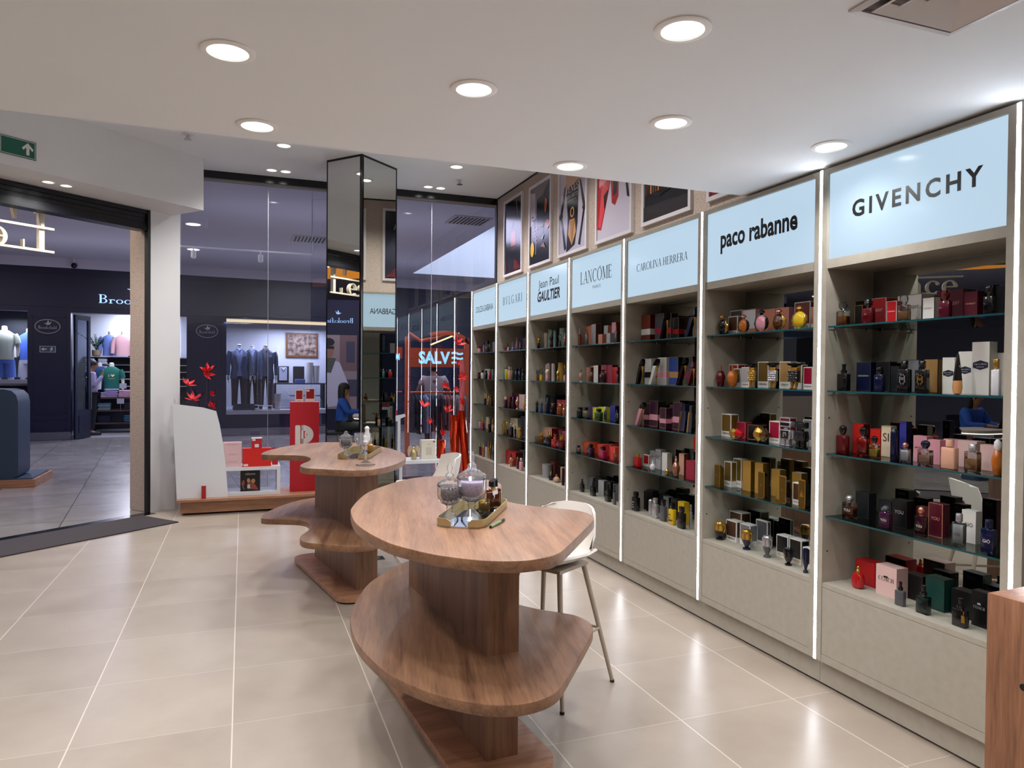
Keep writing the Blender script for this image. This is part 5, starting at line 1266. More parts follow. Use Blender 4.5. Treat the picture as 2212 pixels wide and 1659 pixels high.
for (u, v, z, l) in ((-2.72, 1.52, 1.05, 'white price card above the left shirts in clothing shop'), (-2.15, 1.52, 1.08, 'white price card beside the teal tee in clothing shop'), (-1.90, 1.52, 1.06, 'white price card right of the pink shirts'), (-2.2, 1.50, .72, 'white price card between the two table tiers')):
    t = fthing('price_card', l, 'sign', u, v, z - .1); mb = MB(); mb.box(-.075, 0, .08, .075, .006, .2); mb.build('card', pbr('card_white', 'b0b0c0', .5), t); mb = MB(); mb.tube([(0, .004, -.1), (0, .004, .08)], .004, 6); mb.build('stand_rod', M_CHROME, t)
# pot plant on the shelf
t = fthing('potted_plant', 'potted plant with long glossy leaves in a basket on shop shelf', 'plant', -2.80, 2.58, 1.831)
mb = MB(); mb.lathe([(.07, 0), (.09, .02), (.10, .15), (.09, .15), (.085, .12)], 18); mb.build('basket', speck('wicker', '9a8468', '5a4834', 90, .3, .6, .8), t)
mb = MB(); rng = random.Random(9)
for k in range(14):
    a = rng.uniform(0, 6.28); L = rng.uniform(.3, .52); b = rng.uniform(.3, 1.0)
    pts = [(cos(a) * L * b * (i / 6) ** 1.3, sin(a) * L * b * .4 * (i / 6) ** 1.3, .13 + L * (i / 6) * (1.1 - .45 * b * i / 6)) for i in range(7)]
    mb.tube(pts, .004, 5)
    for i in range(2, 7):
        for s in (-1, 1):
            p = Vector(pts[i]); q = p + Vector((s * .03 + cos(a) * .02, 0, .045)); mb.poly([tuple(p), tuple(p.lerp(q, .5) + Vector((0, -.01, .02))), tuple(q), tuple(p.lerp(q, .5) + Vector((0, .01, -.01)))])
mb.build('foliage', pbr('leaf_green', '24482c', 0.45), t)
t = fthing('framed_photo', 'dark framed photo of white shoes on the shop top shelf', 'picture', -1.98, 2.40, 1.831)
mb = MB(); mb.box(-.12, 0, 0, .12, .02, .21); mb.build('frame', pbr('photo_dark', '241a18', .5), t); mb = MB(); mb.poly([(x, y, 0) for x, y in el(-.03, .1, .03, .07)], 0, face_T()); mb.poly([(x, y, 0) for x, y in el(.045, .1, .03, .075)], 0, face_T()); mb.build('picture', pbr('shoe_white', 'b8b8c4', .5), t)
# window display: painting, boards, white vases, counter, notice
t = fthing('framed_painting', 'gilt-framed brown landscape painting in the shop window', 'picture', 1.98, 1.58, 1.87)
mb = MB(); mb.box(-.41, 0, 0, .41, .04, .64); mb.build('frame', pbr('gilt_wood', '6a4426', .4), t)
mb = MB(); mb.poly([(-.36, .05, 0), (.36, .05, 0), (.36, .59, 0), (-.36, .59, 0)], 0, face_T())
m_art = speck('painting', '9a8274', '3a2a26', 9, .38, .62, .6); mb.build('canvas', m_art, t)
t = fthing('shop_counter', 'low dark display table with glass edge in the shop window', 'table', 1.8, 1.0, .573)
mb = MB(); mb.box(-.6, -.2, .60, .65, .3, .635); mb.build('top', pbr('counter_edge', '5a5c6c', .2), t); mb = MB(); mb.box(-.2, -.18, .30, .62, .28, .325); mb.build('lower_shelf', pbr('counter_edge', '5a5c6c', .2), t)
for x in (-.57, .62):
    mb = MB(); mb.box(x - .02, -.18, 0, x + .02, .28, .60); mb.build('leg', M_BLACKM, t)
def shirt_board(label, u, col_, shirt):
    t = fthing('shirt_board', label, 'display board', u, 1.15, 1.21)
    mb = MB(); mb.box(-.14, .05, 0.0, .14, .065, .42); mb.build('board', M_BLACKM, t)
    mb = MB(); mb.box(-.10, .0, .06, .09, .05, .40); mb.tube([(-.05, 0, .38), (0, -.01, .32), (.05, 0, .38)], .015, 6); mb.build('folded_shirt', pbr('cloth_' + shirt, shirt, .8), t)
shirt_board('dark board with folded white shirt in the shop window', 1.46, 0, 'c4c8dc'); 
t = fthing('shirt_board', 'dark board behind folded blue shirts in the shop window', 'display board', 1.85, 1.2, 1.21)
mb = MB(); mb.box(-.14, .05, 0.0, .14, .065, .42); mb.build('board', M_BLACKM, t)
for k in range(3):
    tag(MB().prism(rrect(.24, .2, .02, 3), 0, .03, .008).build('folded_garment', pbr('cloth_5a78b8', '5a78b8', .8), None, BF(1.85, 1.02, 1.21 + .031 * k), RZ), 'folded blue shirt before the dark board in shop window', 'folded clothes', 'blue shirts in shop window')
for u, z, r, h, l in ((2.08, 1.21, .09, .52, 'tall white lamp-like vase in the shop window, left of the pair'), (2.24, 1.21, .085, .44, 'shorter white vase in the shop window, right of the pair'), (1.25, .576, .085, .37, 'white vase on the shop window floor')):
    t = fthing('white_vase', l, 'vase', u, .95 if z > 1 else .5, z); mb = MB(); mb.lathe([(r * .8, 0), (r, h), (r * .96, h), (r * .76, .03)], 20); mb.build('vase', pbr('cream_vase', 'cfccc8', .5), t)
t = fthing('notice_panel', 'grey notice with web address at the foot of shop window', 'sign', .46, .22, .576)
mb = MB(); mb.box(-.24, 0, .0, .24, .012, .15); mb.build('panel', pbr('notice_grey', '5a6474', .4), t); mb = MB(); text(mb, 'brooksfield.com.br', face_T(.095), .36); text(mb, '@ brooksfield', face_T(.04), .26); mb.build('lettering', pbr('notice_ink', '20283a', .5), t)
# ---------------------------------------------------------------- kiosk counter at the left edge
t = thing('kiosk_counter', 'dark blue rounded kiosk counter on a wooden base at left edge', 'counter', (-2.67, 10.72, -.003))
mb = MB(); o = [(-3.2, .115), (-.06, .115), (-.018, .133), (0, .175), (0, 1.08), (-.02, 1.17), (-.07, 1.225), (-.15, 1.245), (-3.2, 1.245)]
mb.loft([[(x, 0, z) for x, z in o], [(x, .55, z) for x, z in o]], 0, True); mb.build('counter_shell', pbr('kiosk_blue', '2a3a52', .5), t, sharp=30)
mb = MB(); o = [(-3.2, .13), (-.28, .13), (-.28, .85), (-.31, .98), (-.40, 1.08), (-.52, 1.12), (-3.2, 1.12)]; mb.loft([[(x, -.003, z) for x, z in o], [(x, .001, z) for x, z in o]], 0, False); mb.build('front_panel', pbr('kiosk_beige', '8c8078', .6), t)
mb = MB(); mb.box(-3.3, -.06, .0, .2, .85, .10); mb.box(-3.3, -.03, .10, .16, .8, .115, 1); mb.build('base', [M_WOODX, pbr('kiosk_blue', '2a3a52', .5)], t)
# kiosk desk with the seated woman (seen in the mirrors)
t = thing('kiosk_desk', 'pale kiosk desk with lit edge, seen only in the mirrors', 'desk', (-4.9, 7.45, -.004))
mb = MB(); mb.prism(rrect(1.9, .62, .25, 6), .70, .745, .004); mb.build('desk_top', pbr('desk_beige', 'a89c8e', .5), t)
mb = MB(); mb.prism(rrect(1.86, .58, .24, 6), .685, .70); mb.build('edge_light', glow('desk_led', 'fff0d8', 3.0), t)
for x in (-.55, .55):
    mb = MB(); mb.prism(rrect(.4, .3, .1, 4, x), .0, .685); mb.build('leg_block', pbr('kiosk_blue', '2a3a52', .5), t)
t = thing('laptop', 'black laptop open on the kiosk desk', 'laptop', (-4.85, 7.50, .7415), R(180))
mb = MB(); mb.box(-.16, -.11, 0, .16, .11, .015); mb.build('keyboard', M_BLACKM, t); mb = MB(); mb.box(-.16, 0, 0, .16, .01, .22, 0, Matrix.Translation((0, .11, .012)) @ Matrix.Rotation(R(-18), 4, 'X')); mb.build('screen', M_BLACKM, t)
t = thing('task_chair', 'dark chair the person in blue sits on', 'chair', (-4.95, 8.05, -.004), R(180))
mb = MB(); mb.prism(rrect(.46, .46, .1, 5), .36, .41, .01); mb.build('seat', M_BLACKM, t); mb = MB(); mb.box(-.2, -.26, .5, .2, -.22, .9); mb.build('backrest', M_BLACKM, t); mb = MB(); mb.tube([(0, 0, .02), (0, 0, .36)], .03, 10); mb.lathe([(.26, 0), (.25, .02), (.03, .04)], 20); mb.tube([(0, -.2, .38), (0, -.24, .6)], .015, 8); mb.build('pedestal', M_CHROME, t)
# corner of the clothing shop facade with its portrait poster (seen in the column mirror)
mb = MB(); mb.box(-9.0, 7.75, 0, -8.8, 9.6, 3.2); struct(mb.build('wall_mirror_side', M_NAVY))
TX = frame_m((-8.795, 0, 0), (0, 1, 0), (0, 0, 1))
t = thing('shop_sign', 'blue-white lit lettering seen reversed in the column mirror', 'sign', (-8.79, 8.36, 2.66)); Ty = frame_m((0, 0, 0), (0, 1, 0), (0, 0, 1))
mb = MB(); serif(mb, 'Brooksfield', Ty, .74, 0, .03, .115); bird(mb, Ty @ Matrix.Translation((-.03, .22, 0)), .14); mb.build('lettering', glow('sign_glow', '9cc0ff', 1.5), t)
t = thing('portrait_poster', 'backlit poster of man in sunglasses, seen in the column mirror', 'poster', (-8.79, 8.40, .62))
mb = MB(); L_ = [0]
def PP(pts, k): L_[0] += 1; mb.poly([(x, y, .001 * L_[0]) for x, y in pts], k, Ty)
PP(rc(-.5, 0, .5, 1.75), 0); PP(rc(-.5, .9, -.1, 1.75), 1); PP(rc(-.45, 1.1, -.25, 1.6), 5); PP(rc(-.5, .3, -.15, .7), 5)
PP([(-.25, .1), (.5, .0), (.5, 1.15), (.15, 1.2), (-.1, 1.1), (-.3, .6)], 2); PP([(-.02, 1.2), (.3, 1.22), (.45, .9), (.1, .85)], 3); PP(el(.16, 1.42, .13, .2), 4); PP(el(.17, 1.58, .15, .1), 6); PP(rc(.03, 1.42, .3, 1.48), 6); PP([(-.3, .6), (-.1, .55), (-.18, .1), (-.34, .12)], 4)
mb.build('print', [pbr('pp0', '8c7c80', .5), pbr('pp1', '6c5458', .5), pbr('pp2', 'b8b4c8', .5), pbr('pp3', '4a5048', .5), pbr('pp4', '8c6452', .5), pbr('pp5', '3c3c50', .5), pbr('pp6', '17151a', .5)], t)
t = thing('ceiling_ring_light', 'orange glowing ceiling ring over the kiosk, seen in the mirrors', 'lamp', (-6.2, 8.6, 3.55))
mb = MB(); n = 40; mb.loft([[(a * cos(2 * pi * j / n), a * sin(2 * pi * j / n), b) for j in range(n)] for a, b in ((1.5, .0), (1.5, .25), (1.45, .25), (1.45, 0), (1.5, 0))], 0, True, False, False); mb.build('ring', glow('orange_cove', 'e08a34', .9), t)
# ---------------------------------------------------------------- big hanging letters over the entrance
t = thing('hanging_sign', 'large ivory letters hung reversed over the entrance opening', 'sign', EP(-1.81, -.16, 2.615))
TL = frame_m((0, 0, 0), (-EX, -EY, 0), (0, 0, 1)); IV = pbr('ivory_letters', 'd8cdb8', .5)
mb = MB(); serif(mb, "L'essence", TL, 1.75, 0, .05, .36, thick=.05); mb.build('letters', IV, t)
for z in (-.012, .205):
    mb = MB(); mb.box(-.92, z, -.02, .92, z + .022, .0, 0, TL); mb.build('rail', IV, t)
for x in (-.8, 0, .8):
    mb = MB(); mb.tube([tuple(TL @ Vector((x, .2, -.01))), tuple(TL @ Vector((x, .56, -.01)))], .003, 6); mb.build('hanging_wire', M_CHROME, t)
# ---------------------------------------------------------------- orange clothes stand with neon word
ORA = pbr('orange_frame', 'c8501e', .4)
t = thing('clothes_stand', 'orange arched clothes stand with neon greeting, seen through right glass', 'clothes stand', (3.19, 12.2, -.004))
mb = MB()
for x in (-.53, .53): mb.box(x - .04, -.03, 0, x + .04, .03, 2.12)
mb.build('post', ORA, t)
mb = MB(); a = arc(.13, 2.02, .44, .22, 0, 130, .07, .07, 16); h = len(a) // 2; mb.loft([[(x, -.03, z) for x, z in a], [(x, .03, z) for x, z in a]], 0, False); mb.tube([(-.53, 0, 2.05), (-.5, 0, 2.18), (-.3, 0, 2.05), (.0, 0, 2.12), (.2, 0, 2.2)], .03, 8); mb.build('curved_top', ORA, t)
mb = MB(); mb.box(-.49, -.02, 1.60, .49, .02, 1.93); mb.build('sign_board', pbr('orange_board', 'b0441c', .45), t)
mb = MB(); T = frame_m((-.06, -.03, 1.655), (1, 0, 0), (0, 0, 1)); text(mb, 'SALV', T, .56, .22, bold=.04)
for k in range(3):
    mb.tube([(.25 + .04 * i, -.04, 1.675 + .085 * k + .014 * sin(i * 1.3)) for i in range(6)], .019, 6)
mb.build('neon_lettering', glow('neon_blue', '8ccaff', 1.7), t)
mb = MB(); mb.tube([(-.5, 0, 1.16), (.5, 0, 1.16)], .015, 8); mb.build('rail', ORA, t)
mb = MB(); mb.tube([(-.05, .3, 2.0), (.48, .3, 2.22)], .015, 6); mb.build('light_bar', glow('yellow_bar', 'ffe9a0', 2.0), t)
t = thing('clothes_stand', 'left bay of the orange clothes stand with small mirrored neon word', 'clothes stand', (2.45, 12.6, -.004))
mb = MB(); mb.box(-.26, -.03, 0, -.2, .03, 2.1); mb.build('post', ORA, t); mb = MB(); mb.box(-.26, -.02, 1.75, .2, .02, 1.95); mb.build('sign_board', pbr('orange_board', 'b0441c', .45), t)
mb = MB(); text(mb, 'ADOM', frame_m((-.03, -.03, 1.72), (1, 0, 0), (0, 0, 1)), .36, .12, bold=.03); mb.build('neon_lettering', glow('neon_blue', '8ccaff', 1.7), t); mb = MB(); mb.tube([(-.12, -.05, 1.9), (.02, -.05, 2.12)], .016, 6); mb.build('light_bar', glow('yellow_bar', 'ffe9a0', 2.0), t); mb = MB(); mb.tube([(-.23, 0, 1.16), (.2, 0, 1.16)], .012, 8); mb.build('rail', ORA, t)
GC = ['141c34', '101626', '1a2438', '22304c', '8a94b0', '3a4864', '1c2a40', '2a4a50', '121a30', '22343c', '8c4a50', 'a05a58', '7a4048', '8c8c94', '9a9aa0', '2c6468', '34706c']
GN = ['navy', 'black-blue', 'dark blue', 'blue', 'pale patterned', 'slate', 'ink blue', 'petrol', 'deep navy', 'dark petrol', 'red-brown', 'brick pink', 'rust', 'grey', 'light grey', 'teal', 'sea green']
for k, c in enumerate(GC):
    x = 2.74 + .92 * k / (len(GC) - 1)
    t = thing('hanging_garment', '%s garment hanging on the orange stand, below the neon word' % GN[k], 'clothes', (x, 12.2, 1.14), R(random.uniform(82, 98)), 'garments on the orange stand')
    mb = MB(); n = 12; L_ = random.uniform(.55, .7)
    mb.loft([[(a * cos(2 * pi * j / n), b * sin(2 * pi * j / n) * (1 + .3 * sin(3 * j)), z) for j in range(n)] for z, a, b in ((-L_, .2, .03), (-.3, .19, .026), (-.1, .19, .022), (-.05, .1, .018), (-.03, .03, .01))], 0, True); mb.build('cloth', pbr('cloth_' + c, c, .9), t)
    mb = MB(); mb.tube([(0, 0, -.03), (0, 0, .02), (.012, 0, .032), (.02, 0, .02)], .003, 5); mb.build('hanger_hook', M_CHROME, t)
# mall ceiling fittings
for x, y, l in ((-.9, 15.2, 'thin round light in the mall ceiling, near the dark facade'), (-.75, 12.6, 'thin round light in mall ceiling above the mannequin window'), (2.6, 14.6, 'round mall light before the orange stand')):
    t = thing('mall_downlight', l, 'downlight', (x, y, 3.85)); mb = MB(); mb.lathe([(.13, -.006), (.14, 0)], 22); mb.build('trim_ring', pbr('lamp_trim', 'cfcac6', .4), t); mb = MB(); mb.lathe([(.11, -.008), (.11, -.006)], 20); mb.build('lens', glow('mall_lens', 'ffffff', 3), t)
for x, y, l in ((1.1, 13.2, 'slatted mall ceiling vent, seen through left glass'), (3.25, 10.6, 'slatted mall ceiling vent, seen at top of right glass')):
    t = thing('ceiling_vent', l, 'vent', (x, y, 3.85)); mb = MB(); mb.box(-.3, -.3, -.012, .3, .3, 0); mb.build('frame', pbr('vent_white', 'bdb8b8', .5), t)
    for k in range(9):
        mb = MB(); mb.box(-.25 + .06 * k, -.25, -.016, -.225 + .06 * k, .25, -.012); mb.build('slot', M_BLACKM, t)
t = thing('security_camera', 'small dark dome camera on the mall ceiling edge', 'camera', BF(-2.95, -.12, 3.70)); mb = MB(); mb.sphere((0, 0, 0), .06, 12); mb.build('dome', M_BLACK, t); mb = MB(); mb.tube([(0, 0, .03), (0, .0, .15)], .02, 8); mb.build('mount', WH, t)
t = thing('light_track', 'thin white light track with two spots outside the left glass', 'light track', (.05, 9.3, 2.965))
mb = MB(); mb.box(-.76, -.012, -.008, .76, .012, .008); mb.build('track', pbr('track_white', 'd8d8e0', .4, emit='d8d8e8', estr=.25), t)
for x in (-.6, .15):
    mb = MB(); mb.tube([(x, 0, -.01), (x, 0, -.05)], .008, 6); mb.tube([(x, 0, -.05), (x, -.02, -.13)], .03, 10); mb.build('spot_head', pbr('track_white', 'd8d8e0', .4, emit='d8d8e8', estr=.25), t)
for x in (-.76, .76):
    mb = MB(); mb.tube([(x, 0, 0), (x, 0, .885)], .003, 6); mb.build('hanging_rod', M_CHROME, t)

